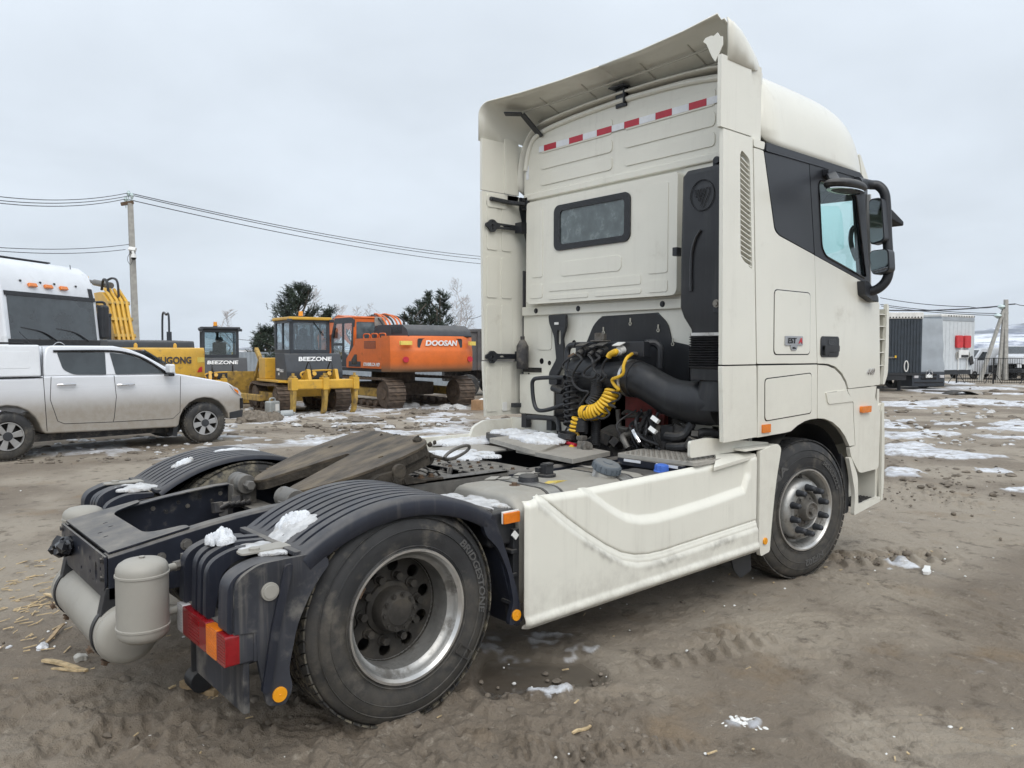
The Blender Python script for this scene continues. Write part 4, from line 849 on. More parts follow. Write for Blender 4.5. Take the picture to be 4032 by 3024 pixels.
# front face of the cab
MB().prism([(4.50, 3.09), (4.58, 2.70), (4.66, 2.12), (4.64, 2.12), (4.55, 2.70), (4.47, 3.09)], lambda u, v, w: (u, w, v), -1.10, 1.10).build('windscreen', 'cab_glass', CAB)
MB().prism([(4.66, 2.12), (4.70, 1.40), (4.64, 1.40), (4.62, 2.12)], lambda u, v, w: (u, w, v), -1.16, 1.16).build('front_panel', 'cream', CAB, bevel=.01)
for sy in (-1, 1):
    MB().prism(rpoly([(4.21, 3.03), (4.47, 3.09), (4.62, 2.1), (4.56, 2.07), (4.36, 2.21)], .02), lambda u, v, w: (u, sy*(1.215-w-.11*max(0, (u-4.3)/.35)), v), 0, .03).build('a_pillar', 'black_trim', CAB, bevel=.004)
    fin = MB().prism(rpoly([(4.80, 2.10, .02), (4.835, 2.08, .02), (4.85, 1.75, .1), (4.845, 1.50, .05), (4.78, 1.412, .02), (4.75, 1.412, .01), (4.775, 1.55, .05), (4.79, 1.80, .1)], .02, 4), lambda u, v, w: (u, sy*(1.20-w), v), 0, .03).build('corner_deflector', 'cream', CAB, bevel=.005)
    for z in (2.0, 1.90, 1.79, 1.68, 1.57): MB().box(4.66, 4.80, sy*1.06, sy*1.19, z, z+.008).build('deflector_shelf', 'cream', fin)
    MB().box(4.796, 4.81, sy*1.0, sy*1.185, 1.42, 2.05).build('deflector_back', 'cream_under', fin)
MB().prism(rpoly([(4.44, 3.31), (4.475, 3.30), (4.62, 3.13), (4.60, 3.08), (4.52, 3.10)], .015), lambda u, v, w: (u, w, v), -1.10, 1.10).build('sun_visor', 'cream', CAB, bevel=.006)
# floor, bunk, seats, grab handle
MB().box(2.80, 4.62, -1.2, 1.2, 1.45, 1.50).build('cab_floor', 'interior', CAB)
MB().box(2.82, 3.30, -1.15, 1.15, 1.50, 1.95).build('bunk', 'seat_cloth', CAB, bevel=.05)
for y in (-.72, .72):
    s_ = MB().box(3.45, 3.95, y-.25, y+.25, 1.75, 1.95); s_.prism(rpoly([(3.38, 1.9), (3.55, 1.9), (3.48, 2.50), (3.30, 2.50)], .05), lambda u, v, w: (u, y-.23+w, v), 0, .46); s_.prism(rpoly([(3.30, 2.52), (3.40, 2.52), (3.38, 2.74), (3.28, 2.74)], .04), lambda u, v, w: (u, y-.14+w, v), 0, .28)
    s_.build('seat', 'seat_cloth', CAB, bevel=.03, seg=3)
MB().box(4.25, 4.60, -1.15, 1.15, 1.6, 2.18).build('dashboard', 'interior', CAB, bevel=.05)
MB().tube([Vector((4.17+.0*math.cos(a), .72+.22*math.cos(a), 2.28+.22*math.sin(a))) + Vector((.10*math.sin(a), 0, 0)) for a in np.linspace(0, 2*math.pi, 28)[:-1]], .015, 8, closed=True).build('steering_wheel', 'black_plastic', CAB)
MB().tube(spl([P('m1', q[0], q[1], 'x', 4.40) for q in ((805, 745), (775, 790), (765, 880), (785, 980), (825, 1080))], 6), .020, 8).build('grab_handle', 'interior_light', CAB)
def xpl(name, pts, m, X, th=.02): return MB().prism([(q.y, q.z) for q in (P('m1', a, b, 'x', X) for a, b in pts)], PX(X), 0, th).build(name, m, CAB)
xpl('header_trim', [(380, 525), (775, 482), (800, 200), (380, 200)], 'interior_light', 4.44)
xpl('pillar_trim', [(778, 440), (960, 420), (960, 1330), (822, 1215)], 'interior_light', 4.47)
xpl('roller_blind', [(470, 515), (520, 440), (600, 370), (760, 390), (640, 470), (560, 495)], 'interior', 4.42)
xpl('tinted_sheet', [(460, 540), (640, 540), (672, 620), (694, 850), (690, 960), (615, 1000), (480, 1030)], 'cab_glass', 4.30, .01)  # extra tinted sheet, gives a darker teal shape inside the window
MB().box(2.80, 4.45, -1.1, 1.1, 3.04, 3.06).build('headliner', 'interior_light', CAB)
# rear wall ---------------------------------------------------
RWL = bpy.data.objects.new('rear_wall', None); COL.objects.link(RWL); RWL.parent = CAB
top = [(-1.17, 3.02), (1.15, 3.02), (1.15, 3.30, .05), (1.09, 3.50, .1), (.99, 3.615, .1), (.6, 3.66, .1), (0, 3.68, .1), (-.6, 3.66, .1), (-.99, 3.615, .1), (-1.17, 3.40, .05)]
MB().prism(rpoly(top, .02), PX(2.78), 0, .02).build('upper_wall', 'cream', RWL, bevel=.006)
MB().tube(spl([(2.775, 1.13, 3.30), (2.775, 1.08, 3.48), (2.775, .96, 3.585), (2.775, .6, 3.63), (2.775, 0, 3.65), (2.775, -.6, 3.63), (2.775, -1.0, 3.58)], 8), .022, 10).build('roof_seam_roll', 'cream', RWL)
for ya, yb in ((.10, .93), (-.86, -.03)):
    for za, zb in ((3.415, 3.535), (3.275, 3.375), (3.135, 3.235)):
        MB().prism(rrect(ya, yb, za, zb, .03), PX(2.772), 0, .02).build('pressed_panel', 'cream', RWL, bevel=.006, seg=3)
side_tape = [(.886, .734, 'r'), (.734, .578, 'w'), (.578, .418, 'r'), (.418, .262, 'w'), (.262, .102, 'r'), (.102, -.028, 'w'), (-.028, -.178, 'r'), (-.178, -.335, 'w'), (-.335, -.488, 'r'), (-.488, -.638, 'w'), (-.638, -.790, 'r'), (-.790, -.90, 'w'), (.95, .886, 'w')]
for ya, yb, c in side_tape:
    MB().prism([(ya-.001, 3.428), (yb+.001, 3.428), (yb+.001, 3.478), (ya-.001, 3.478)], PX(2.7695), 0, .002).build('reflective_tape', 'tape_red' if c == 'r' else 'tape_white', RWL)
MB().prism([(1.09, 3.22), (1.125, 3.22), (1.125, 3.34), (1.09, 3.34)], PX(2.7775), 0, .002).build('reflective_tape', 'tape_white', RWL)
MB().box(2.755, 2.80, -1.17, 1.14, 3.025, 3.085).build('belt_rail', 'cream', RWL, bevel=.012, seg=3)
# sleeper bulge
bx = MB().prism(rpoly([(1.03, 2.10, .06), (1.03, 2.99, .03), (-.60, 2.99, .03), (-.60, 2.10, .06)], .05, 5), PX(2.70), 0, .09).build('sleeper_bulge', 'cream', RWL, bevel=.045, seg=4)
MB().prism(rpoly([(-.60, 2.07), (-.60, 3.02), (-1.18, 3.02), (-1.18, 2.07)], .01), PX(2.775), 0, .02).build('side_recess', 'cream', RWL)
for ya, yb, za, zb, r in ((.60, -.075, 2.352, 2.405, .045), (.95, .82, 2.33, 2.92, .02), (.74, -.27, 2.20, 2.27, .015), (.74, .28, 2.13, 2.165, .01), (.20, -.27, 2.13, 2.165, .01), (-.34, -.52, 2.27, 2.93, .02), (-.34, -.52, 2.13, 2.22, .02), (.98, .82, 2.15, 2.27, .02)):
    hb = .035 if r == .045 else 0
    MB().prism(rrect(min(ya, yb), max(ya, yb), za-hb, zb+hb, max(r, .012)), PX(2.695), 0, .02).build('pressed_panel', 'cream', RWL, bevel=.004, seg=2)
wf = MB().prism(rrect(-.165, .675, 2.535, 2.915, .06, 7), PX(2.688), 0, .02, [rrect(-.105, .60, 2.585, 2.865, .03, 5)]).build('rear_window_frame', 'gloss_black', RWL, bevel=.008, seg=3)
MB().prism(rrect(-.115, .61, 2.575, 2.875, .03), PX(2.698), 0, .006).build('rear_window_pane', 'rear_glass', wf)
# ledge and lower wall
MB().box(2.785, 2.80, -1.17, 1.13, 2.06, 3.04).build('inner_wall', 'cream', RWL)
MB().box(2.77, 2.81, -1.18, 1.17, 2.005, 2.085).build('wall_ledge', 'cream', RWL, bevel=.008)
for y in (.98, .46, -.42): bolt(RWL, (2.77, y, 2.045), (-1, 0, 0), .016, .01, 'black_trim', 'plug', 12)
lw = MB().prism(rpoly([(1.17, 2.02), (-1.18, 2.02), (-1.18, 1.70), (-.66, 1.72), (-.50, 1.76), (-.45, 1.90), (-.365, 1.985), (.214, 1.975), (.30, 1.90), (.385, 1.74), (.46, 1.50), (.72, 1.40), (.72, 1.12), (1.17, 1.10)], .01), PX(2.795), 0, .02).build('lower_wall', 'cream', RWL, bevel=.004)
for ya, yb, za, zb in ((.80, .98, 1.70, 1.92), (.78, 1.12, 1.13, 1.27), (.78, 1.12, 1.30, 1.42)):
    MB().prism(rrect(ya, yb, za, zb, .03), PX(2.788), 0, .02).build('pressed_panel', 'cream', RWL, bevel=.006)
for y, z, r in ((.93, 1.60, .018), (.83, 1.585, .014), (.53, 1.76, .016), (1.12, 2.05, .008), (1.10, 1.48, .008), (.98, 1.52, .007), (1.12, 1.30, .007)): bolt(RWL, (2.795, y, z), (-1, 0, 0), r, .004, 'gloss_black', 'wall_plug', 12)
MB().prism(rpoly([(1.17, 1.50), (1.17, 1.54), (.93, 1.54), (.93, 1.50)], .004), PX(2.788), 0, .01).build('wall_slot', 'gloss_black', RWL)
MB().prism(rpoly([(1.16, 1.13), (.72, 1.13), (.72, 1.48), (1.16, 1.48)], .01), PX(2.74), 0, .05).build('corner_panel', 'cream', RWL, bevel=.01)
# black engine hood pad with keyhole clips
pad = MB().prism(rpoly([(-.66, 1.735), (-.50, 1.765), (-.46, 1.90, .04), (-.365, 1.983, .06), (.214, 1.973, .06), (.30, 1.90, .04), (.385, 1.74), (.46, 1.40), (-.66, 1.40)], .02, 5), PX(2.782), 0, .03).build('engine_hood_pad', 'duct_black', RWL, bevel=.008)
for q in ((920, 715), (1105, 655), (1297, 700), (1397, 795)):
    c = P('z4', q[0], q[1], 'x', 2.78); MB().cyl(c, c-Vector((.006, 0, 0)), .014, n=14).box(c.x-.006, c.x, c.y-.005, c.y+.005, c.z, c.z+.045).build('keyhole_clip', 'cream_under', pad)
    MB().cyl(c-Vector((.006, 0, 0)), c-Vector((.009, 0, 0)), .006, n=8).build('clip_pin', 'gloss_black', pad)
# left sooty canister and lower left side bits
MB().lathe([(0, .0), (0, .05), (.02, .055), (.20, .055), (.24, .035), (.26, .02), (.29, .02), (.29, 0)], (2.70, 1.08, 1.53), (0, 0, 1), 18).build('wash_bottle', 'frame_dirty', RWL)
# vertical black bracket
vbp = rpoly([(.77, 2.0), (.56, 2.0), (.56, 1.90), (.60, 1.80), (.575, 1.60), (.66, 1.48), (.66, 1.40), (.76, 1.40), (.76, 1.50), (.67, 1.62), (.70, 1.82), (.76, 1.93)], .02, 4)
MB().prism(vbp, PX(2.72), 0, .03, [rrect(.615, .665, 1.74, 1.87, .024)]).build('cab_bracket', 'black_trim', RWL, bevel=.006)
MB().prism(rrect(.64, .69, 1.915, 1.935, .002), PX(2.716), 0, .003).build('bracket_label', 'white_plastic', RWL)
# ---------------------------------------------------------------- air intake
INT = bpy.data.objects.new('air_intake', None); COL.objects.link(INT); INT.parent = CAB
def iring(z, y0, y1, x0, x1, r=.05): return [(a, b, z) for a, b in rrect(x0, x1, y0, y1, r, 5)]
MB().loft([iring(2.905, -1.17, -.90, 2.45, 2.72, .05), iring(2.895, -1.195, -.875, 2.41, 2.73, .05), iring(2.86, -1.20, -.855, 2.395, 2.735, .045), iring(2.30, -1.20, -.84, 2.40, 2.735, .045), iring(1.99, -1.20, -.842, 2.40, 2.735, .045), iring(1.92, -1.20, -.87, 2.40, 2.735, .05), iring(1.84, -1.20, -.925, 2.40, 2.72, .06), iring(1.815, -1.20, -.93, 2.40, 2.72, .06)]).build('snorkel', 'duct_black', INT, ang=50)
sl_ = spl([P('z4', 1590, 10, 'x', 2.395), P('z4', 1555, 70, 'x', 2.395), P('z4', 1530, 160, 'x', 2.395), P('z4', 1522, 260, 'x', 2.395), P('z4', 1522, 430, 'x', 2.395)], 6)
MB().tube(sl_, .012, 8).build('snorkel_groove', 'gloss_black', INT)
# embossed ring mark with three slanted bars
ce = P('z1', 1615, 1355, 'x', 2.392)
em = MB().tube([ce+Vector((-.002, .092*math.cos(a), .100*math.sin(a))) for a in np.linspace(0, 2*math.pi, 41)[:-1]], .0035, 6, closed=True)
def zq(x, y): return P('z1', x, y, 'x', 2.390)
for tri in (((1562, 1325), (1590, 1318), (1575, 1372), (1565, 1368)), ((1604, 1315), (1630, 1308), (1595, 1400), (1588, 1392)), ((1642, 1305), (1665, 1300), (1665, 1330), (1622, 1440), (1604, 1428), (1640, 1330))):
    em.tube([zq(*q) for q in tri], .0025, 5, closed=True)
em.build('embossed_emblem', 'gloss_black', INT)
MB().box(2.52, 2.60, -1.10, -1.02, 2.88, 2.97).cyl((2.50, -1.06, 2.955), (2.62, -1.06, 2.955), .025).build('snorkel_mount', 'black_trim', INT, bevel=.004)
for k, z in ((1695, 515),): 
    c = P('z4', k, z, 'x', 2.39); MB().obox(c+Vector((.02, 0, -.02)), (.03, .06, .08)).build('snorkel_mount', 'black_trim', INT, bevel=.004); bolt(INT, c, (-1, 0, 0), .018, .016, 'bolt_steel')
MB().obox(P('z4', 1425, 160, 'x', 2.6), (.06, .04, .06)).build('snorkel_mount', 'black_trim', INT, bevel=.004)
MB().loft([iring(1.815, -1.21, -.92, 2.39, 2.73, .06), iring(1.795, -1.21, -.92, 2.39, 2.73, .06)]).build('clamp_band', 'rim_lip', INT)
br = []
for k in range(13):
    z = 1.795-k*.0165; br += [iring(z, -1.20, -.925, 2.40, 2.72, .06), iring(z-.008, -1.215, -.910, 2.385, 2.735, .07)]
br.append(iring(1.57, -1.20, -.93, 2.40, 2.72, .06)); MB().loft(br).build('bellows', 'hose_black', INT, ang=25)
MB().loft([iring(1.575, -1.205, -.92, 2.395, 2.725, .06), iring(1.50, -1.205, -.92, 2.395, 2.725, .06)]).build('bellows_collar', 'duct_black', INT, bevel=.004)
pth = [P('e1', 620, 800, 'x', 2.52), P('e1', 760, 790, 'x', 2.48), P('e1', 930, 800, 'x', 2.45), P('e1', 1060, 830, 'x', 2.45), P('e1', 1200, 910, 'x', 2.47), P('e1', 1400, 1020, 'x', 2.50), P('e1', 1650, 1065, 'x', 2.53), P('e1', 1900, 1075, 'x', 2.55)]
pp = spl(pth, 6); rr_ = list(np.interp(np.linspace(0, 7, len(pp)), range(8), [.115, .118, .130, .128, .126, .136, .148, .148]))
MB().tube(pp, rr_, 28).build('intake_elbow', 'duct_black', INT, ang=60)
MB().loft([iring(1.52, -1.19, -.98, 2.42, 2.70, .08), iring(1.38, -1.19, -.95, 2.40, 2.70, .08), iring(1.30, -1.19, -.95, 2.40, 2.70, .08)]).build('elbow_riser', 'duct_black', INT)
dd = (pp[14]-pp[12]).normalized()
MB().cyl(pp[12]-dd*.012, pp[12]+dd*.012, .138, n=36).build('clamp_band', 'rim_lip', INT)
MB().cyl(pp[13]-dd*.002, pp[14]+dd*.03, .136, n=36).build('rubber_sleeve', 'hose_black', INT, bevel=.004)
MB().cyl((2.60, .25, 1.50), (2.60, -.05, 1.52), .18, n=32).build('air_filter_can', 'duct_black', INT, bevel=.02)
# ---------------------------------------------------------------- engine bay seen under the cab
ENG = bpy.data.objects.new('engine', None); COL.objects.link(ENG); ENG.parent = T
MB().box(2.75, 4.2, -.40, .40, .75, 1.45).build('engine_block', 'frame_dirty', ENG, bevel=.03)
MB().box(2.70, 2.95, -.50, -.12, 1.03, 1.22).box(2.72, 2.95, -.40, -.1, 1.2, 1.36).box(2.68, 2.75, -.46, -.2, 1.06, 1.18).build('red_casting', 'red_engine', ENG, bevel=.012)
for y, z in ((-.25, 1.10), (-.42, 1.10), (-.33, 1.16)): MB().cyl((2.68, y, z), (2.665, y, z), .025).build('casting_boss', 'red_engine', ENG)
MB().cyl((2.5, 0, .80), (2.8, 0, .82), .22, .30, n=24).build('gearbox', 'frame_dirty', ENG)
MB().box(2.75, 2.80, -1.15, 1.1, .60, 1.45).build('bay_shade_sheet', 'gloss_black', ENG)  # black sheet stands in for the shade of the cavity under the cab
MB().tube(spl([P('e1', 785, 1140, 'x', 2.6), P('e1', 795, 1280, 'x', 2.6), P('e1', 830, 1350, 'x', 2.58), P('e1', 1040, 1365, 'x', 2.55)], 6), .020, 10).build('coolant_pipe', 'steel_grey', ENG)
MB().tube(spl([P('e1', 890, 1560, 'x', 2.35), P('e1', 850, 1480, 'x', 2.35), P('e1', 840, 1430, 'x', 2.38), P('e1', 930, 1405, 'x', 2.45)], 6), .022, 10).build('braided_hose', 'steel_grey', ENG)
MB().tube(spl([P('e1', 950, 1370, 'x', 2.35), P('e1', 985, 1440, 'x', 2.33), P('e1', 1020, 1500, 'x', 2.33)], 6), .016, 8).build('foil_sleeve', 'chrome', ENG)
MB().tube(spl([P('e1', 840, 1190, 'x', 2.6), P('e1', 880, 1160, 'x', 2.6), P('e1', 1000, 1190, 'x', 2.6), P('e1', 1140, 1170, 'x', 2.6)], 6), .014, 8).tube(spl([P('e1', 850, 1240, 'x', 2.6), P('e1', 900, 1215, 'x', 2.6), P('e1', 1140, 1225, 'x', 2.6)], 6), .012, 8).build('fuel_line', 'hub_grey', ENG)
hs = MB(); rg = random.Random(21)
for k in range(22):
    a = P('e1', rg.uniform(950, 1300), rg.uniform(1130, 1300), 'x', 2.5); b = P('e1', rg.uniform(900, 1250), rg.uniform(1480, 1600), 'x', 2.4)
    m_ = (a+b)/2+Vector((rg.uniform(-.12, .05), rg.uniform(-.1, .1), rg.uniform(-.06, .06))); hs.tube(spl([a, m_, b], 7), rg.uniform(.006, .013), 6)
hs.build('hose_bundle', 'hose_black', ENG)
for q in ((1190, 1250), (1165, 1365)): MB().obox(P('e1', q[0], q[1], 'x', 2.33), (.03, .06, .03), e=(30, 20, 10)).build('white_tag', 'white_plastic', ENG)
lb_ = MB()
for k in range(24):
    c = P('e1', rg.uniform(600, 1650), rg.uniform(1380, 1560), 'x', rg.uniform(2.45, 2.65)); lb_.obox(c, (rg.uniform(.04, .12), rg.uniform(.04, .12), rg.uniform(.04, .10)), e=(rg.uniform(0, 40), rg.uniform(0, 40), rg.uniform(0, 40)))
lb_.build('engine_bracket', 'frame_dirty', ENG, bevel=.004)
MB().tube(spl([P('e1', 1920, 1410, 'y', -1.05), P('e1', 1700, 1390, 'x', 2.55), P('e1', 1600, 1500, 'x', 2.5), P('e1', 1500, 1545, 'x', 2.45), P('e1', 1330, 1545, 'x', 2.45)], 7), .030, 10).tube(spl([P('e1', 1590, 1290, 'x', 2.5), P('e1', 1520, 1400, 'x', 2.48), P('e1', 1440, 1440, 'x', 2.45), P('e1', 1310, 1430, 'x', 2.45)], 7), .032, 10).obox(P('e1', 1360, 1420, 'x', 2.5), (.1, .1, .14)).build('air_pipe', 'black_plastic', ENG)
MB().prism(rpoly([(-.72, 1.18), (-1.05, 1.18), (-1.05, 1.0), (-.98, 1.0)], .01), PX(2.60), 0, .02).box(2.60, 3.0, -1.05, -.99, 1.0, 1.25).build('rear_corner_panel', 'cream', CAB, bevel=.006)
MB().prism(rpoly([(-.73, 1.12), (-.87, 1.12), (-.87, .96), (-.73, .96)], .01), PX(2.62), 0, .02).build('rusty_shield', 'rust', ENG)
# black console with sockets, pipe frame, coiled air and electric lines
CON = bpy.data.objects.new('coupling_console', None); COL.objects.link(CON); CON.parent = CAB
MB().box(2.49, 2.57, -.475, .215, 1.648, 1.762).build('console_box', 'black_trim', CON, bevel=.006)
MB().box(2.46, 2.56, -.10, .03, 1.762, 1.775).obox((2.50, -.03, 1.80), (.05, .06, .06)).obox((2.50, -.07, 1.80), (.04, .04, .05)).build('console_valve', 'hub_grey', CON, bevel=.006)
def sock(px, py, m='black_plastic', r=.038):
    c = P('e1', px, py, 'x', 2.49); o = MB().cyl(c, c-Vector((.05, 0, .01)), r, n=18).cyl(c+Vector((-.05, 0, -.01)), c+Vector((-.09, 0, -.03)), r*.7, n=16); o.obox(c+Vector((-.05, 0, r+.01)), (.07, r*2.3, .008), e=(0, -20, 0)); o.build('socket', m, CON, bevel=.002); return c-Vector((.10, 0, .03))
s1 = sock(440, 500); s2 = sock(650, 500); s3 = sock(560, 505, r=.028); s4 = sock(840, 490, 'white_plastic', .032)
c5 = P('e1', 985, 535, 'x', 2.49); MB().cyl(c5, c5-Vector((.05, 0, 0)), .016, n=12).build('socket', 'hub_grey', CON)
def E(x, y, X=2.31): return P('e1', x, y, 'x', X)
MB().tube(spl([E(330, 440, 2.52), E(270, 445, 2.52), E(235, 500, 2.52), E(232, 700, 2.5), E(232, 1150, 2.45), E(235, 1300, 2.42)], 6), .024, 10).build('pipe_frame', 'black_trim', CON)
MB().tube(spl([E(1080, 420, 2.55), E(1180, 415, 2.6), E(1240, 470, 2.62), E(1245, 560, 2.62), E(1240, 690, 2.62)], 6), .028, 10).build('pipe_frame', 'black_trim', CON)
MB().tube(spl([P('z4', 650, 1022, 'x', 2.45), P('z4', 480, 1028, 'x', 2.45), P('z4', 435, 1045, 'x', 2.45), P('z4', 430, 1100, 'x', 2.45), P('z4', 442, 1200, 'x', 2.45), P('z4', 470, 1248, 'x', 2.45), P('z4', 540, 1245, 'x', 2.45), P('z4', 660, 1205, 'x', 2.45)], 6), .017, 10).build('grab_rail', 'black_trim', CON)
MB().tube(spl([P('z4', 400, 1297, 'x', 2.6), P('z4', 560, 1305, 'x', 2.6), P('z4', 605, 1330, 'x', 2.55), P('z4', 615, 1400, 'x', 2.5)], 6), .022, 10).box(2.60, 2.66, .60, .66, 1.02, 1.14).box(2.60, 2.66, .92, .98, 1.02, 1.14).build('lower_pipe', 'black_trim', CON)
MB().cyl(P('z4', 570, 1095, 'x', 2.5), P('z4', 640, 1125, 'x', 2.5), .028, n=14).obox(P('z4', 640, 1190, 'x', 2.5), (.07, .09, .12)).build('limiter', 'black_plastic', CON)
def coil(name, ctrl, r, turns, tube_r, m, lead0=(), lead1=(), nper=12, par=CON):
    c = spl(ctrl, 24); n = int(turns*nper); pts = list(lead0); N = len(c)-1; L = [0]
    for a, b in zip(c, c[1:]): L.append(L[-1]+(b-a).length)
    up = None
    for i in range(n+1):
        t = i/n*L[-1]; k = min(max(np.searchsorted(L, t)-1, 0), N-1); f = (t-L[k])/max(1e-9, L[k+1]-L[k]); p = c[k].lerp(c[k+1], f); d = (c[min(k+2, N)]-c[max(k-1, 0)]).normalized()
        if up is None: up = frame(d)[0]
        up = (up-d*up.dot(d)).normalized(); w = d.cross(up); a = 2*math.pi*i/nper
        rr = r(i/n) if callable(r) else r
        pts.append(p+(up*math.cos(a)+w*math.sin(a))*rr)
    pts += list(lead1); return MB().tube(pts, tube_r, 7).build(name, m, par)
coil('yellow_coil', [E(720, 940, 2.34), E(690, 1010, 2.32), E(640, 1090, 2.30), E(560, 1160, 2.28), E(470, 1175, 2.27), E(390, 1180, 2.27)], lambda t: .052-.012*abs(t-.5), 14, .0120, 'hose_yellow',
     spl([c5-Vector((.05, 0, 0)), E(930, 540, 2.40), E(880, 580, 2.30), E(845, 660, 2.27), E(838, 750, 2.27), E(780, 790, 2.27), E(720, 815, 2.28), E(745, 875, 2.29), E(790, 920, 2.30)], 5), spl([E(350, 1240, 2.26), E(330, 1280, 2.25)], 4))
coil('yellow_coil', [E(345, 1230, 2.25), E(325, 1300, 2.25), E(310, 1375, 2.25)], .036, 3.5, .0105, 'hose_yellow', (), spl([E(350, 1400, 2.25), E(352, 1460, 2.25)], 4))
MB().tube(spl([s4, E(760, 510), E(700, 540), E(680, 570)], 6), .022, 10).build('plug_boot', 'hose_yellow', CON)
coil('black_coil', [E(330, 700, 2.42), E(270, 830, 2.40), E(265, 950, 2.38), E(270, 1100, 2.36), E(265, 1240, 2.34), E(250, 1350, 2.32)], lambda t: .052-.006*math.sin(t*9), 10.5, .0085, 'hose_black', spl([E(330, 540, 2.46), E(230, 600, 2.42), E(180, 660, 2.42), E(220, 720, 2.42)], 5), spl([E(200, 1400, 2.3), E(230, 1450, 2.3)], 4))
coil('black_coil', [E(570, 840, 2.40), E(560, 930, 2.38), E(530, 1030, 2.35), E(480, 1100, 2.33)], .046, 13, .0095, 'hose_black', spl([s3, E(505, 600), E(520, 700), E(570, 760)], 5), ())
coil('black_coil', [E(400, 1240, 2.27), E(390, 1390, 2.26)], .040, 8, .010, 'hose_black')
coil('black_coil', [E(545, 1250, 2.36), E(540, 1400, 2.35), E(535, 1540, 2.34)], .030, 14, .009, 'hose_black')
coil('black_coil', [E(240, 1400, 2.24), E(235, 1450, 2.24)], .070, 5, .009, 'hose_black')
MB().tube(spl([s1, E(390, 590), E(340, 670), E(290, 760), E(300, 860), E(380, 930), E(460, 950), E(420, 1020), E(370, 1110), E(390, 1200)], 7), .0095, 8).build('black_cable', 'hose_black', CON)
MB().tube(spl([s2, E(580, 580), E(500, 650), E(420, 720), E(420, 780), E(520, 790), E(560, 740), E(600, 770), E(560, 830)], 7), .0095, 8).build('black_cable', 'hose_black', CON)
MB().tube(spl([E(690, 565), E(630, 640), E(610, 720), E(650, 780), E(600, 830)], 7), .0095, 8).build('black_cable', 'hose_black', CON)
MB().tube(spl([E(700, 950, 2.30), E(800, 970, 2.3), E(790, 1030, 2.3), E(680, 1080, 2.28), E(760, 1120, 2.28), E(640, 1060, 2.28), E(590, 1130, 2.25), E(520, 1140, 2.25), E(530, 1210, 2.25), E(620, 1240, 2.25), E(690, 1190, 2.25), E(640, 1120, 2.26)], 8), .008, 7).build('black_cable', 'hose_black', CON)
MB().tube(spl([E(450, 1100, 2.24), E(410, 1160, 2.22), E(430, 1240, 2.24), E(520, 1240, 2.24), E(620, 1180, 2.26)], 8), .008, 7).build('black_cable', 'hose_black', CON)
MB().tube([E(310, 540, 2.46), E(250, 572, 2.44)], .016, 8).tube([E(385, 535, 2.47), E(330, 535, 2.46)], .018, 8).build('cable_plug', 'rust', CON)
MB().tube(spl([E(190, 1490, 2.22), E(260, 1515, 2.2), E(320, 1530, 2.18)], 5), .015, 8).build('spring_sleeve', 'tape_red', CON)
gh = E(400, 1535, 2.15); MB().obox(gh, (.06, .07, .07), e=(0, 10, 30)).cyl(gh+Vector((0, -.03, 0)), gh+Vector((-.03, -.08, 0)), .038, n=16).cyl(gh+Vector((-.03, -.08, 0)), gh+Vector((-.035, -.09, 0)), .012).box(gh.x-.02, gh.x+.04, gh.y-.01, gh.y+.05, gh.z+.04, gh.z+.07).build('gladhand_coupling', 'hub_grey', CON, bevel=.006)
yv = E(300, 1565, 2.18); MB().cyl(yv, yv+Vector((-.03, 0, .01)), .022, n=12).build('yellow_cap', 'hose_yellow', CON)
# ---------------------------------------------------------------- mirrors
MR = bpy.data.objects.new('mirror_assembly', None); COL.objects.link(MR); MR.parent = CAB
def Q(x, y, X=4.26): return P('m1', x, y, 'x', X)
arm = spl([(4.05, -1.27, 3.00), Q(870, 305, 4.15), Q(960, 325, 4.24), Q(1040, 335, 4.28), Q(1100, 400, 4.30), Q(1120, 520, 4.31), Q(1130, 800, 4.31), Q(1145, 1050, 4.31), Q(1150, 1180, 4.31), Q(1120, 1290, 4.30), Q(1040, 1370, 4.28), Q(950, 1400, 4.26), (4.24, -1.26, 2.155)], 5)
rings = []
MB().tube(arm, .037, 12).build('mirror_arm', 'black_trim', MR, ang=50)
MB().prism(rpoly([(3.545, 3.02), (3.60, 3.03), (3.75, 2.985), (4.22, 3.02), (4.22, 2.965), (3.80, 2.95), (3.55, 2.965)], .015), PY(-1.30), 0, .045).build('mirror_arm_base', 'black_trim', MR, bevel=.01)
MB().prism(rpoly([(4.13, 2.245), (4.22, 2.235), (4.38, 2.13), (4.39, 2.085), (4.30, 2.09), (4.15, 2.135)], .02), PY(-1.31), 0, .06).build('mirror_arm_base', 'black_trim', MR, bevel=.015)
def mirror(pts, X, th, face=True):
    L = [Q(a, b, X) for a, b in pts]; q = rpoly([(v.y, v.z) for v in L], .035, 5)
    o = MB().prism(q, PX(X), 0, th).build('mirror_housing', 'black_trim', MR, bevel=.02, seg=3)
    cy_ = sum(a for a, b in q)/len(q); cz_ = sum(b for a, b in q)/len(q)
    MB().prism([(cy_+(a-cy_)*.90, cz_+(b-cz_)*.93) for a, b in q], lambda u, v, w: (X-.004+w, u, v), -.005, 0).build('mirror_glass', 'mirror_face', o)
    return o
mirror([(948, 470), (1078, 450), (1108, 890), (962, 935)], 4.20, .09)
mirror([(955, 990), (1148, 965), (1158, 1195), (992, 1232), (965, 1180)], 4.18, .10)
a = P('m1', 545, 300, 'y', -1.50); b = P('m1', 875, 375, 'y', -1.50)
km = MB().ell((a+b)/2, ((b-a).length*.52, .10, .048), 24, 12, (0, math.degrees(math.atan2(-(b-a).z, (b-a).x)), 0)); km.build('kerb_mirror', 'black_plastic', MR)
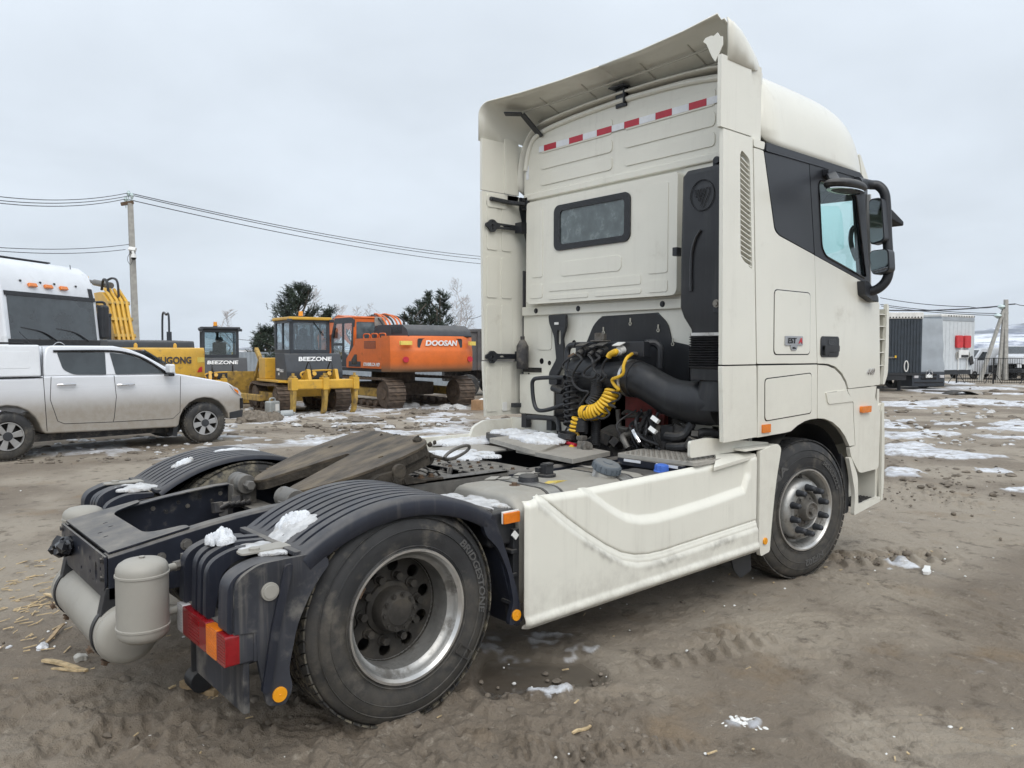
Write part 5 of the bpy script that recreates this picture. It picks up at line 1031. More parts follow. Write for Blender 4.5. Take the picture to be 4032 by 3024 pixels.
MB().prism(circ((a.x+b.x)/2, -1.50, (b-a).length*.46, 24, .085), lambda u, v, w: (u, v, (a.z+b.z)/2-.03+(u-(a.x+b.x)/2)*((b-a).z/(b-a).x)+w), -.006, 0).build('kerb_mirror_glass', 'mirror_face', MR)
MB().bar((a+b)/2+Vector((-.1, .03, .03)), (3.62, -1.28, 2.995), .07, .03).build('kerb_mirror_stalk', 'black_trim', MR, bevel=.008)
fa = Q(1150, 600, 4.85); fb = Q(1290, 720, 4.95)
MB().loft([[fa+Vector((0, x, z)) for x, z in ((.1, -.05), (-.02, -.06), (-.02, .03), (.1, .03))], [fb+Vector((0, x, z)) for x, z in ((.1, -.02), (-.01, -.02), (-.01, .02), (.1, .02))]]).build('front_mirror', 'black_trim', MR, bevel=.01)
MB().tube([fa, (4.62, -1.0, 3.0)], .02, 8).build('front_mirror_stalk', 'black_trim', MR)
# snow lying on the truck: thin half-melted crusts
def _hs(x, y, seed):
    n = (int(x)*374761393+int(y)*668265263+seed*982451653) & 0x7fffffff; n = ((n ^ (n >> 13))*1274126177) & 0x7fffffff; return ((n ^ (n >> 16)) & 0xffff)/65535.0
def _sn(x, y, seed):
    xi, yi = math.floor(x), math.floor(y); xf, yf = x-xi, y-yi; u = xf*xf*(3-2*xf); v = yf*yf*(3-2*yf)
    return (_hs(xi, yi, seed)*(1-u)+_hs(xi+1, yi, seed)*u)*(1-v)+(_hs(xi, yi+1, seed)*(1-u)+_hs(xi+1, yi+1, seed)*u)*v
def snow(name, label, c, sz, h, seed, m='snow', base=None, rz=0, thr=.0, fr=(5, 11, 24)):
    N = 46; ok = {}; v = []; f = []; cr, sr = math.cos(rz), math.sin(rz); rg = random.Random(seed*7+1); bl = []
    for k in range(34):
        q = rg.random()**.55*.86; an_ = rg.uniform(0, 6.283); bl.append((q*math.cos(an_), q*math.sin(an_), rg.uniform(.16, .42)*(1.12-.55*q)*(1-thr*2), (1.05-.75*q)*rg.uniform(.45, 1.0)))
    for i in range(N+1):
        for j in range(N+1):
            a, b = i/N*2-1, j/N*2-1; w = .05*(_sn(a*9+40, b*9+40, seed)-.5); t = max(hh*(1-((a+w-x_)**2+(b-w-y_)**2)/(r_*r_)) for x_, y_, r_, hh in bl)
            if t > 0:
                x, y = c[0]+(a*cr*sz[0]-b*sr*sz[1]), c[1]+(a*sr*sz[0]+b*cr*sz[1]); z0 = base(x, y) if base else c[2]
                ok[(i, j)] = len(v); v += [(x, y, z0+.002+h*(t**.65)*(.92+.16*_sn(a*13+50, b*13+50, seed+5))), (x, y, z0-.004)]
    for (i, j), k in ok.items():
        q = [ok.get(p) for p in ((i, j), (i+1, j), (i+1, j+1), (i, j+1))]
        if None in q: continue
        f.append(tuple(q)); f.append(tuple(w+1 for w in reversed(q)))
    ed = {}
    for t in f[::2]:
        for a, b in zip(t, t[1:]+t[:1]): ed[(a, b)] = 1
    for a, b in list(ed):
        if (b, a) not in ed: f.append((b, a, a+1, b+1))
    ob = MB().add(v, f).build(name, m, None, ang=70); return tag(ob, label, 'snow', 'snow lying on the truck')
gz_ = lambda x, y: .125+math.sqrt(max(.01, .915**2-x*x))-.004
snow('snow_clump', 'white snow lump on the rear edge of the near mudguard', (-.70, -.83, .885), (.075, .075), .065, 1, thr=-.06)
snow('snow_clump', 'snow and melting ice spread over the ribs of the near mudguard', (-.45, -.94, .94), (.11, .12), .016, 2, 'snow_dirty', base=gz_, rz=.5, thr=-.02)
snow('snow_clump', 'white core of the snow left on the ribs of the near mudguard', (-.41, -.89, .95), (.07, .08), .042, 22, base=gz_, thr=-.04)
snow('snow_clump', 'icy snow sheet on the flat rear shelf of the near mudguard', (-.60, -.98, .872), (.10, .16), .012, 12, 'snow_dirty')
snow('snow_clump', 'small snow lump on top of the far mudguard', (-.30, .90, 1.0), (.07, .06), .03, 3, base=gz_)
snow('snow_clump', 'thin snow streak along the ribs of the far mudguard', (.06, .95, 1.0), (.16, .035), .016, 13, base=gz_)
snow('snow_clump', 'loose snow crumbs at the rear of the far mudguard', (-.60, .80, .878), (.15, .12), .026, 4, 'snow_dirty', thr=.04)
snow('snow_clump', 'snow heap on the bent walkway plate behind the cab', (2.08, .19, 1.012), (.25, .27), .045, 5, base=lambda x, y: 1.012+.02*math.sin(y*4))
q = P('t1', 330, 250, 'z', .90); snow('snow_clump', 'snow streak on the far tank cover behind the fifth wheel', (q.x, q.y, .90), (.55, .22), .06, 6, rz=-.2)
q = P('t1', 330, 390, 'z', .93); snow('snow_clump', 'thin snow patch beside the release handle loop', (q.x, q.y, .925), (.26, .30), .035, 7, thr=.03)
q = P('t1', 900, 155, 'z', .985); snow('snow_clump', 'snow patch on the black step plate at the far side', (q.x, q.y, .985), (.22, .22), .045, 8)
snow('snow_clump', 'grey icy snow wedged between fuel tank and near mudguard', (.585, -.90, .90), (.12, .25), .025, 9, 'snow_dirty', thr=-.02)
# ================================================================ ground
def _vn(x, y, seed):
    xi = np.floor(x).astype(np.int64); yi = np.floor(y).astype(np.int64); xf = x-xi; yf = y-yi
    def h(a, b):
        n = (a*374761393+b*668265263+seed*982451653) & 0x7fffffff; n = ((n ^ (n >> 13))*1274126177) & 0x7fffffff; n = n ^ (n >> 16); return (n & 0xffff)/65535.0
    u = xf*xf*(3-2*xf); v = yf*yf*(3-2*yf)
    return (h(xi, yi)*(1-u)+h(xi+1, yi)*u)*(1-v)+(h(xi, yi+1)*(1-u)+h(xi+1, yi+1)*u)*v
def fbm(x, y, sc, oc=4, seed=0, g=.5):
    o = 0; a = 1; t = 0
    for k in range(oc): o = o+a*_vn(x*sc+k*17.3, y*sc-k*9.1, seed+k); t += a; a *= g; sc *= 2.03
    return o/t
def inpoly(u, v, pts):
    r = np.zeros(u.shape, bool); n = len(pts)
    for i in range(n):
        x0, y0 = pts[i]; x1, y1 = pts[i-1]
        if y0 == y1: continue
        r ^= ((y0 > v) != (y1 > v)) & (u < (x1-x0)*(v-y0)/(y1-y0)+x0)
    return r
def zp(k, *pts): a, b, s = ZM[k]; return [(a+x*s, b+y*s) for x, y in pts]
rs = list(np.exp(np.arange(math.log(1.25), math.log(8.5), .0042))); rs += list(np.exp(np.arange(math.log(8.55), math.log(70), .011))); rs += list(np.exp(np.arange(math.log(71), math.log(4500), .085)))
an = np.concatenate([np.linspace(-math.pi, -.72, 40)[:-1], np.linspace(-.72, .72, 560), np.linspace(.72, math.pi, 40)[1:]])
RR, AA = np.meshgrid(np.array(rs), an, indexing='ij'); th = YAW+AA
gx = CAM[0]+RR*np.cos(th); gy = CAM[1]+RR*np.sin(th); gz = zg(gx, gy)
dpt = (gx-CAM[0])*AF[0]+(gy-CAM[1])*AF[1]+(gz-CAM[2])*AF[2]; dpt = np.where(dpt < .3, 1e9, dpt)
uu = CX+FPX*((gx-CAM[0])*AR[0]+(gy-CAM[1])*AR[1]+(gz-CAM[2])*AR[2])/dpt; vv = CY-FPX*((gx-CAM[0])*AU[0]+(gy-CAM[1])*AU[1]+(gz-CAM[2])*AU[2])/dpt
near = np.clip(1.3-RR/14, 0, 1)
hgt = (fbm(gx, gy, .5, 3, 1)-.5)*.075*np.clip(RR/6, 0.25, 1)+(fbm(gx, gy, 3.1, 4, 2)-.5)*.030+(fbm(gx, gy, 14, 3, 3)-.5)*.022*near
rough_zone = np.maximum(sm(.52, .66, fbm(gx, gy, .9, 3, 8))*.40, sm(2620, 2800, vv)*sm(2900, 2300, uu)); hgt = hgt+rough_zone*(sm(.42, .75, fbm(gx, gy, 7, 4, 5, .62))*.045+np.abs(fbm(gx, gy, 17, 3, 6)-.5)*.035)*near
# tyre ruts with lug prints
def track(a, b, w, per, dep, lug, rows=2, seed=0):
    global hgt
    ax_, ay = a.x, a.y; dx, dy = b.x-a.x, b.y-a.y; L = math.hypot(dx, dy); dx /= L; dy /= L
    s = (gx-ax_)*dx+(gy-ay)*dy; t = -(gx-ax_)*dy+(gy-ay)*dx; t = t+.05*np.sin(s*1.3+seed)
    m = sm(-.15, .1, s)*sm(L+.15, L-.1, s)*sm(w*.62, w*.45, np.abs(t))*sm(.30, .55, fbm(gx, gy, 1.7, 2, 30+seed))
    ph = (s/per+np.abs(t)/w*.8); l_ = sm(.15, .3, np.abs((ph % 1)-.5)*1.0)
    hgt = hgt+m*(-dep+lug*l_*(np.abs(t) > w*.12))
track(G('b6', 380, 560), G('b6', 1050, 430), .34, .115, .018, .038, seed=1)
track(G('b6', 0, 975), G('b6', 1000, 960), .26, .06, .015, .028, seed=2)
track(G('b6', 850, 500), G('b6', 1560, 860), .30, .30, .006, .010, seed=3)
track(G('b6', 1380, 120), G('b6', 1900, 100), .40, .15, .02, .04, seed=4)
track(G('b7', 500, 1440), G('b7', 2100, 1250), .30, .08, .014, .024, seed=5)
track(G('b7', 30, 1330), G('b7', 700, 1380), .28, .09, .012, .02, seed=6)
for k in range(5):
    track(G('b6', 900+60*k, 480+18*k), G('b6', 1250+110*k, 700+50*k), .05, .5, .008, 0, seed=7+k)
def band(pts, w, amt, lines=5, dep=.010):
    global hgt, pale
    best = np.full(gx.shape, 1e9); sgn = np.zeros(gx.shape)
    for a, b_ in zip(pts, pts[1:]):
        dx, dy = b_.x-a.x, b_.y-a.y; L2 = dx*dx+dy*dy; t_ = np.clip(((gx-a.x)*dx+(gy-a.y)*dy)/L2, 0, 1); ex_, ey = gx-a.x-t_*dx, gy-a.y-t_*dy; d_ = np.hypot(ex_, ey); s_ = np.sign(dx*(gy-a.y)-dy*(gx-a.x)); m_ = d_ < best; best = np.where(m_, d_, best); sgn = np.where(m_, s_, sgn)
    u_ = best*sgn; m_ = sm(w*.6, w*.42, best)*sm(.25, .5, fbm(gx, gy, 1.1, 3, 90)); pale = pale+m_*amt
    hgt = hgt-m_*dep*sm(.25, .42, np.abs(((u_/w*lines) % 1)-.5))+.012*np.exp(-((best-w*.56)/.03)**2)*sm(.4, .6, fbm(gx, gy, 2.5, 3, 91))
pale = fbm(gx, gy, .8, 4, 12)
for pts_, w_, am in ((((780, 520), (950, 560), (1200, 690), (1420, 820), (1700, 1010)), .34, .16), (((1300, 165), (1600, 235), (1900, 330), (2212, 440)), .36, .14), (((700, 470), (1000, 420), (1400, 395), (1800, 420), (2200, 520)), .30, .08), (((1450, 900), (1800, 860), (2212, 880)), .40, .12), (((-100, 900), (300, 905), (800, 960), (1200, 990)), .32, -.06)):
    band([G('b6', *q_) for q_ in pts_], w_, am)
band([G('b7', *q_) for q_ in ((-100, 1330), (400, 1400), (1000, 1420), (1700, 1330), (2200, 1330))], .32, .05); band([G('b7', *q_) for q_ in ((0, 1010), (400, 1080), (900, 1180), (1500, 1500))], .30, .06)
band([G('b8', *q_) for q_ in ((500, 1130), (900, 1160), (1730, 1290))], .4, .1); band([G('b8', *q_) for q_ in ((520, 480), (1000, 700), (1730, 950))], .4, .08)
track(G('b8', 560, 760), G('b8', 1700, 1060), .45, .16, .012, .04, seed=13); track(G('b8', 520, 890), G('b8', 1100, 930), .3, .14, .01, .04, seed=14)
track(G('b8', 580, 1400), G('b8', 1100, 1440), .4, .15, .012, .04, seed=15)
hgt = np.where(RR > 60, hgt*.3, hgt)
# ---- snow, ice, wetness painted on the ground itself
sn = np.zeros(gx.shape); wet = np.zeros(gx.shape)
edge = (fbm(gx, gy, 2.2, 5, 20, .62)-.5)*1.25
ju = uu+edge*90*np.clip(9/RR, .15, 1); jv = vv+edge*46*np.clip(9/RR, .15, 1)
def patch(pts, val=1.0, soft=0):
    global sn
    sn = np.maximum(sn, inpoly(ju, jv, pts)*val)
for q in (((510, 425), (760, 432), (900, 455), (1150, 520), (1650, 575), (1620, 592), (1150, 575), (900, 552), (500, 532)), ((500, 632), (700, 645), (880, 680), (720, 715), (500, 715)),
          ((1275, 650), (1480, 650), (1655, 685), (1560, 698), (1300, 668)), ((1490, 820), (1640, 800), (1800, 805), (1800, 880), (1640, 868)), ((480, 1462), (640, 1448), (730, 1480), (850, 1530), (740, 1540), (570, 1500)),
          ((570, 1530), (615, 1528), (610, 1548), (575, 1548)), ((1390, 255), (1800, 230), (1800, 275), (1500, 278)), ((500, 255), (640, 250), (760, 285), (640, 300), (500, 292)), ((930, 250), (1280, 236), (1290, 246), (1160, 272), (950, 268)),
          ((600, 232), (760, 225), (800, 240), (620, 245)), ((500, 335), (900, 330), (1230, 345), (1150, 372), (900, 380), (640, 372), (860, 395), (500, 402)), ((1250, 300), (1800, 290), (1800, 345), (1450, 320)), ((1270, 360), (1800, 375), (1800, 398), (1420, 396)),
          ((500, 75), (800, 60), (1300, 45), (1800, 70), (1800, 108), (1560, 108), (1200, 92), (900, 112), (500, 112)), ((700, 122), (900, 126), (880, 138), (720, 134))):
    patch(zp('b8', *q))
for q in (((560, 1215), (760, 1195), (1000, 1205), (1300, 1245), (1886, 1240), (1886, 1260), (1200, 1258), (800, 1238)), ((940, 1110), (1140, 1110), (1400, 1140), (1120, 1150)), ((1050, 1165), (1700, 1180), (1886, 1210), (1500, 1200), (1000, 1180))):
    patch(zp('b4', *q), .9)
# icy mix in the middle distance on the left
zone = sm(2100, 1700, uu)*sm(1575, 1600, vv)*sm(1800, 1740, vv)
st = fbm(gx*.8+gy*.3, gy*.8-gx*.3, .95, 5, 40, .6); sn = np.maximum(sn, zone*sm(.44, .56, st)*.72)
zone2 = sm(1300, 900, uu)*sm(1690, 1720, vv)*sm(1830, 1800, vv); sn = np.maximum(sn, zone2*sm(.47, .57, st)*.6)
far = sm(30, 45, RR)*sm(400, 200, RR); sn = np.maximum(sn, far*sm(.52, .64, fbm(gx, gy, .16, 4, 50))*.55)
sn = np.maximum(sn, sm(150, 300, RR)*sm(.42, .6, fbm(gx, gy, .012, 4, 51))*.8)
# ice and puddle under the drive axle
ice = inpoly(ju, jv, zp('b6', (-120, 440), (100, 420), (300, 440), (410, 500), (330, 545), (60, 560), (-120, 580))); wetp = inpoly(ju, jv, zp('b6', (-100, 545), (330, 540), (430, 600), (400, 640), (150, 665), (-60, 740), (-140, 640)))
ice2 = inpoly(ju, jv, zp('b6', (80, 690), (220, 655), (280, 680), (190, 720), (90, 720))) | inpoly(ju, jv, zp('b6', (-10, 700), (20, 680), (30, 720), (0, 735)))
sn = np.maximum(sn, ice*.52*sm(.36, .62, fbm(gx, gy, 13, 4, 60))); sn = np.maximum(sn, ice2*.9*sm(.40, .52, fbm(gx, gy, 15, 3, 61))); wet = np.maximum(wet, wetp*1.0); wet = np.maximum(wet, ice*.6)
hgt = hgt+ice*.02*fbm(gx, gy, 16, 3, 62)+ice2*.03*fbm(gx, gy, 16, 3, 62); wb_ = wetp.astype(float)
for _ in range(10): wb_ = (wb_+np.roll(wb_, 1, 0)+np.roll(wb_, -1, 0)+np.roll(wb_, 1, 1)+np.roll(wb_, -1, 1))/5
hgt = hgt*(1-.75*wb_)-.012*wb_
# oil spots
for q in (((1840, 170), 50, 10), ((1040, 280), 60, 7), ((890, 412), 22, 9), ((980, 320), 14, 5), ((1045, 325), 18, 6), ((1780, 198), 28, 5), ((880, 268), 25, 6)):
    c = zp('b6', q[0])[0]; wet = np.maximum(wet, (((ju-c[0])/(q[1]*.9186))**2+((jv-c[1])/(q[2]*.9186))**2 < 1)*.7)
specks = sm(.80, .83, _vn(gx*16, gy*16, 77))*sm(.5, .7, fbm(gx, gy, .7, 3, 78))*near; sn = np.maximum(sn, specks*.55)
c = zp('b6', (1000, 825))[0]; pw = sm(1.1, .4, ((uu-c[0])/95)**2+((vv-c[1])/32)**2)*sm(.45, .55, fbm(gx, gy, 22, 3, 80)); sn = np.maximum(sn, pw*.9)
def blur(a, n):
    for _ in range(n): a = (a+np.roll(a, 1, 0)+np.roll(a, -1, 0)+np.roll(a, 1, 1)+np.roll(a, -1, 1))/5
    return a
wet = blur(wet, 14); sn = blur(sn, 1)
hgt = hgt+.03*sn*sm(.3, .8, sn)*np.clip(RR/10, .25, 1)
Z = gz+hgt
nr, na = RR.shape; verts = np.stack([gx, gy, Z], -1).reshape(-1, 3)
idx = np.arange(nr*na).reshape(nr, na); faces = np.stack([idx[:-1, :-1], idx[1:, :-1], idx[1:, 1:], idx[:-1, 1:]], -1).reshape(-1, 4)
# centre cap under the camera and seam at the back
verts = np.vstack([verts, [[CAM[0], CAM[1], 0]]]); ci = len(verts)-1
me = bpy.data.meshes.new('ground'); nf = len(faces); ring = [(ci, int(idx[0, i]), int(idx[0, i+1])) for i in range(na-1)]
me.from_pydata([tuple(v) for v in verts.tolist()], [], [tuple(q) for q in faces.tolist()]+ring)
for nm, ar in (('snow', sn), ('wet', wet), ('pale', pale)):
    at_ = me.attributes.new(nm, 'FLOAT', 'POINT'); at_.data.foreach_set('value', np.append(ar.reshape(-1), 0).astype(np.float32))
me.polygons.foreach_set('use_smooth', [True]*len(me.polygons)); me.validate()
m = bpy.data.materials.new('yard_mud'); m.use_nodes = True; n = m.node_tree.nodes; l = m.node_tree.links; b = n['Principled BSDF']
def A(name): q = n.new('ShaderNodeAttribute'); q.attribute_name = name; return q.outputs['Fac']
t = n.new('ShaderNodeTexCoord')
def NZ_(sc, d=6, r=.6): q = n.new('ShaderNodeTexNoise'); q.inputs['Scale'].default_value = sc; q.inputs['Detail'].default_value = d; q.inputs['Roughness'].default_value = r; l.new(t.outputs['Object'], q.inputs['Vector']); return q.outputs[0]
def RG(x, a, b_, c=0., d=1.):
    q = n.new('ShaderNodeMapRange'); q.interpolation_type = 'SMOOTHSTEP'; l.new(x, q.inputs[0])
    for i, w_ in enumerate((a, b_, c, d)): q.inputs[i+1].default_value = w_
    return q.outputs[0]
def MXc(a, b_, f):
    q = n.new('ShaderNodeMix'); q.data_type = 'RGBA'; l.new(f, q.inputs['Factor'])
    for s_, w_ in (('A', a), ('B', b_)):
        if isinstance(w_, tuple): q.inputs[s_].default_value = (*w_, 1)
        else: l.new(w_, q.inputs[s_])
    return q.outputs['Result']
def MA(op, a, b_):
    q = n.new('ShaderNodeMath'); q.operation = op; q.use_clamp = True
    for i, w_ in enumerate((a, b_)):
        if isinstance(w_, (int, float)): q.inputs[i].default_value = w_
        else: l.new(w_, q.inputs[i])
    return q.outputs[0]
c = MXc((.205, .168, .128), (.335, .288, .228), RG(A('pale'), .34, .66))
c = MXc(c, (.100, .078, .056), MA('MULTIPLY', RG(NZ_(4.5, 6, .72), .52, .70), .8))
c = MXc(c, (.40, .355, .29), MA('MULTIPLY', RG(NZ_(17, 5, .7), .57, .74), .65))
c = MXc(c, (.24, .17, .10), MA('MULTIPLY', RG(NZ_(1.3, 4, .6), .55, .72), .55))
c = MXc(c, (.32, .30, .26), MA('MULTIPLY', RG(NZ_(90, 2, .5), .70, .76), .6))
c = MXc(c, (.045, .039, .033), MA('MULTIPLY', A('wet'), .72))
snf = MA('MULTIPLY', RG(A('snow'), .25, .75), RG(NZ_(5, 6, .70), .30, .55, .22, 1))
snc = MXc((.50, .51, .54), (.80, .82, .86), RG(NZ_(2.2, 5, .65), .36, .62)); snc = MXc(snc, (.40, .37, .33), MA('MULTIPLY', RG(NZ_(7, 4, .7), .50, .68), .75))
c = MXc(c, snc, snf); l.new(c, b.inputs['Base Color'])
ro = n.new('ShaderNodeMapRange'); ro.inputs[3].default_value = .92; ro.inputs[4].default_value = .12; l.new(MA('MULTIPLY', A('wet'), .9), ro.inputs[0]); l.new(ro.outputs[0], b.inputs['Roughness'])
bp_ = n.new('ShaderNodeBump'); bp_.inputs['Strength'].default_value = 1.0; bp_.inputs['Distance'].default_value = .032
hb = MA('ADD', MA('MULTIPLY', NZ_(28, 5, .72), .7), MA('MULTIPLY', NZ_(140, 3, .6), .25)); l.new(MA('MULTIPLY', hb, RG(A('wet'), .9, .3)), bp_.inputs['Height']); l.new(bp_.outputs[0], b.inputs['Normal'])
me.materials.append(m); gob = bpy.data.objects.new('ground', me); COL.objects.link(gob); gob['kind'] = 'structure'
def gh_(x, y): return float(zg(x, y))
# ---- loose litter
mat('straw', (.50, .38, .22), .8, var=.3, vs=30); mat('wood', (.36, .26, .15), .8, var=.25, vs=20, stretch=(1, 1, 1)); mat('clod', (.175, .148, .118), .95, var=.3, vs=12, bump=.6, bs=40); mat('pebble', (.40, .38, .34), .8, var=.4, vs=9)
rg = random.Random(31); sb = MB()
def sliver(mb, p, L, w, a, t=.004): d = Vector((math.cos(a), math.sin(a), rg.uniform(-.05, .12))); mb.bar(p-d*L/2, p+d*L/2, w, t)
for k in range(240):
    if k < 110: p = G('b7', rg.gauss(200, 150), rg.gauss(430, 170))
    elif k < 140: p = G('b7', rg.gauss(1400, 90), rg.gauss(1090, 25))
    else: p = G('px', rg.uniform(0, 4032), rg.uniform(2000, 3024))
    if p.y > -.2 and p.x > -.5 and p.x < 4 and k < 140: continue
    sliver(sb, p+Vector((0, 0, .012)), rg.uniform(.02, .10)*(1 if k < 140 else .5), rg.uniform(.004, .010), rg.uniform(-.5, 1.2))
kind(sb.build('straw_litter', 'straw', None, smooth=False), 'stuff')
def chips(lst):
    for i, (k, x0, y0, x1, y1, w, lab, mt) in enumerate(lst):
        a = G(k, x0, y0)+Vector((0, 0, .02)); b_ = G(k, x1, y1)+Vector((0, 0, .025)); dd = b_-a; u, v_ = frame(dd)
        rg2 = random.Random(i); rings = []
        for q in range(7):
            t_ = q/6; ww = w*(.35+.65*math.sin(math.pi*(.12+.76*t_)))*rg2.uniform(.8, 1.15); rings.append([a+dd*t_+u*ww*s1*.5+v_*w*.18*s2+Vector((0, 0, .006*math.sin(t_*5+i))) for s1, s2 in ((-1, -1), (1, -1), (1, 1), (-1, 1))])
        tag(MB().loft(rings).build('wood_sliver', mt, None, smooth=False), lab, 'wood', 'wood pieces lying on the mud')
chips([('b7', 290, 875, 580, 945, .035, 'long pale wood splinter lying in front of the horizontal air tank', 'straw'), ('b7', 345, 938, 580, 945, .02, 'thin pale wood splinter touching the longer one by the air tank', 'straw'), ('b7', 1235, 1030, 1460, 1100, .085, 'broad brown bark piece under the black strut', 'wood'),
       ('b7', 1070, 1080, 1180, 1060, .02, 'small pale sliver left of the bark piece', 'straw'), ('b7', 310, 750, 430, 635, .025, 'dark thin stick pointing up left of the air tank', 'wood'), ('b7', 300, 420, 390, 462, .03, 'pale chip just left of the air tank end', 'straw'), ('b7', 500, 870, 585, 850, .07, 'grey flake of plastic beside the wood splinters', 'pebble'),
       ('b6', 275, 880, 355, 845, .02, 'pale splinter behind the white crumbs in the lower middle', 'straw'), ('b8', 872, 1595, 888, 1540, .06, 'small white plastic piece by the snow patch beyond the front wheel', 'white_plastic'), ('b7', 1500, 1110, 1560, 1115, .03, 'tiny brown chip right of the bark piece', 'wood')])
cb_ = MB()
for k in range(620):
    z_ = rg.random()
    if z_ < .45: p = G('px', rg.uniform(0, 2600), rg.uniform(2650, 3024))
    elif z_ < .6: p = G('b6', rg.gauss(600, 120), rg.gauss(720, 60))
    elif z_ < .72: p = G('b6', rg.gauss(1600, 200), rg.gauss(110, 20))
    elif z_ < .85: p = G('b8', rg.gauss(1000, 350), rg.gauss(850, 90))
    else: p = G('px', rg.uniform(0, 4032), rg.uniform(1950, 3024))
    r = abs(rg.gauss(0, .009))+.003; cb_.ell(p+Vector((0, 0, r*.3)), (r*rg.uniform(.8, 1.8), r*rg.uniform(.8, 1.5), r*.8), 6, 4, (0, 0, rg.uniform(0, 180)), .3, k)
for k in range(1000):
    if k < 800: p = G('px', rg.uniform(0, 2000), rg.uniform(1600, 1830))
    else: p = G('px', rg.uniform(3400, 4032), rg.uniform(1520, 1950))
    d__ = cam_depth(p); r = (abs(rg.gauss(0, .0016))+.0010)*d__; cb_.ell(p+Vector((0, 0, r*.15)), (r*rg.uniform(.8, 2.2), r*rg.uniform(.8, 1.8), r*.6), 6, 4, (0, 0, rg.uniform(0, 180)), .3, k)
sc_ = MB()
for k in range(420):
    p = G('px', rg.uniform(0, 2000), rg.uniform(1595, 1790)) if k < 330 else G('px', rg.uniform(3450, 4032), rg.uniform(1600, 1760))
    d__ = cam_depth(p); r = (abs(rg.gauss(0, .0014))+.0009)*d__; sc_.ell(p+Vector((0, 0, r*.2)), (r*rg.uniform(.8, 2.2), r*rg.uniform(.8, 1.8), r*.7), 6, 4, (0, 0, rg.uniform(0, 180)), .3, k)
kind(sc_.build('snow_crumbs', 'snow_dirty', None, ang=60), 'stuff')
kind(cb_.build('mud_crumbs', 'clod', None, ang=60), 'stuff')
pb = MB()
for k in range(260):
    p = G('px', rg.uniform(0, 4032), rg.uniform(1900, 3000)); r = rg.uniform(.003, .009)
    pb.ell(p+Vector((0, 0, r*.5)), (r*1.3, r, r*.8), 6, 4, (0, 0, rg.uniform(0, 180)), .2, k)
for k in range(70):
    p = G('b6', rg.gauss(1000, 48), rg.gauss(828, 13)); r = rg.uniform(.006, .016); pb.ell(p+Vector((0, 0, r*.5)), (r*1.3, r, r*.8), 6, 4, (0, 0, rg.uniform(0, 180)), .2, k)
kind(pb.build('white_pebbles', 'white_plastic', None, ang=20), 'stuff')
def clod(name, lab, k, x, y, r, m_='clod', n_=8, h=.5, seed=1, cat='mud clod', grp='mud clods and snow lumps in the yard'):
    c_ = G(k, x, y); r2 = random.Random(seed); o = MB()
    for q in range(n_): a = r2.uniform(0, 6.28); d_ = r2.random()*r*.8; rr = r*r2.uniform(.25, .5); o.ell(c_+Vector((d_*math.cos(a), d_*math.sin(a), rr*.3*h)), (rr*1.2, rr, rr*h), 8, 5, (0, 0, r2.uniform(0, 180)), .28, q)
    tag(o.build(name, m_, None, ang=50), lab, cat, grp)
clod('mud_clod', 'dark heap of dirt beside the plastic canister', 'b3', 560, 1075, .55, n_=22, h=.75, seed=3); clod('mud_clod', 'dirt heap on the ice in front of the orange excavator', 'b3', 1690, 1030, .35, n_=16, h=.7, seed=4); clod('mud_clod', 'low dirt ridge on the ice right of the ripper', 'b3', 1300, 1075, .5, n_=18, h=.3, seed=5)
for i, (x, y, r, lab) in enumerate(((970, 1025, .22, 'small snow lump left of the ripper shank'), (1090, 1065, .3, 'snow lump in front of the middle ripper shank'), (1340, 1060, .28, 'snow lump right of the ripper'), (1900, 985, .5, 'flat snow heap under the rear of the orange excavator'), (520, 1000, .35, 'snow heap by the white pickup bumper'), (1560, 975, .6, 'snow heap beside the orange excavator track'))):
    clod('snow_lump', lab, 'b3', x, y, r, 'snow_dirty', 14, .45, 10+i, 'snow')
clod('snow_lump', 'white snow ball on the mud left of the air tanks', 'b7', 285, 775, .05, 'snow', 8, .9, 21, 'snow'); clod('snow_lump', 'tiny snow crumb at the left edge of the mud', 'b7', 65, 762, .02, 'snow', 5, .9, 22, 'snow')
# ================================================================ background, left
mat('white_paint', (.74, .76, .79), .3, var=.04, vs=2, coat=.3, dirt=((.52, .53, .53), .12, 2))
mat('pickup_paint', (.74, .76, .80), .25, var=.03, vs=1.5, coat=.4, splash=(.66, 1.13, (.29, .255, .208), .97))
mat('dark_glass', (.035, .043, .048), .06, var=.3, vs=2, coat=.8)
mat('grey_window', (.10, .13, .145), .08, var=.3, vs=3, coat=.6)
mat('alloy', (.50, .50, .50), .35, .7, var=.1)
mat('yellow_paint', (.62, .36, .045), .42, var=.1, vs=3, dirt=((.22, .15, .08), .16, 4))
mat('yellow_dirty', (.42, .27, .06), .6, var=.25, vs=5, dirt=((.14, .10, .065), .42, 4))
mat('orange_paint', (.66, .145, .022), .42, var=.08, vs=3, dirt=((.28, .11, .05), .14, 4))
mat('orange_muddy', (.66, .145, .022), .5, var=.08, vs=3, splash=(1.30, 1.72, (.17, .115, .065), 1.0))
mat('machine_dark', (.034, .040, .050), .5, var=.15, vs=4, dust=.25)
mat('track_steel', (.115, .085, .065), .75, .15, var=.35, vs=7, dirt=((.19, .135, .09), .35, 6), bump=.3, bs=30)
mat('letter_white', (.78, .79, .80), .5); mat('letter_dark', (.05, .045, .05), .5); mat('decal_yellow', (.75, .58, .12), .5)
mat('concrete', (.36, .35, .325), .9, var=.15, vs=5, bump=.3, bs=40); mat('wire', (.045, .048, .06), .6); mat('insulator', (.52, .62, .62), .2)
mat('dumper_grey', (.085, .082, .085), .6, var=.2, vs=3, dirt=((.16, .12, .09), .25, 3)); mat('sheet_fence', (.30, .34, .38), .5, .2, var=.12, vs=2)
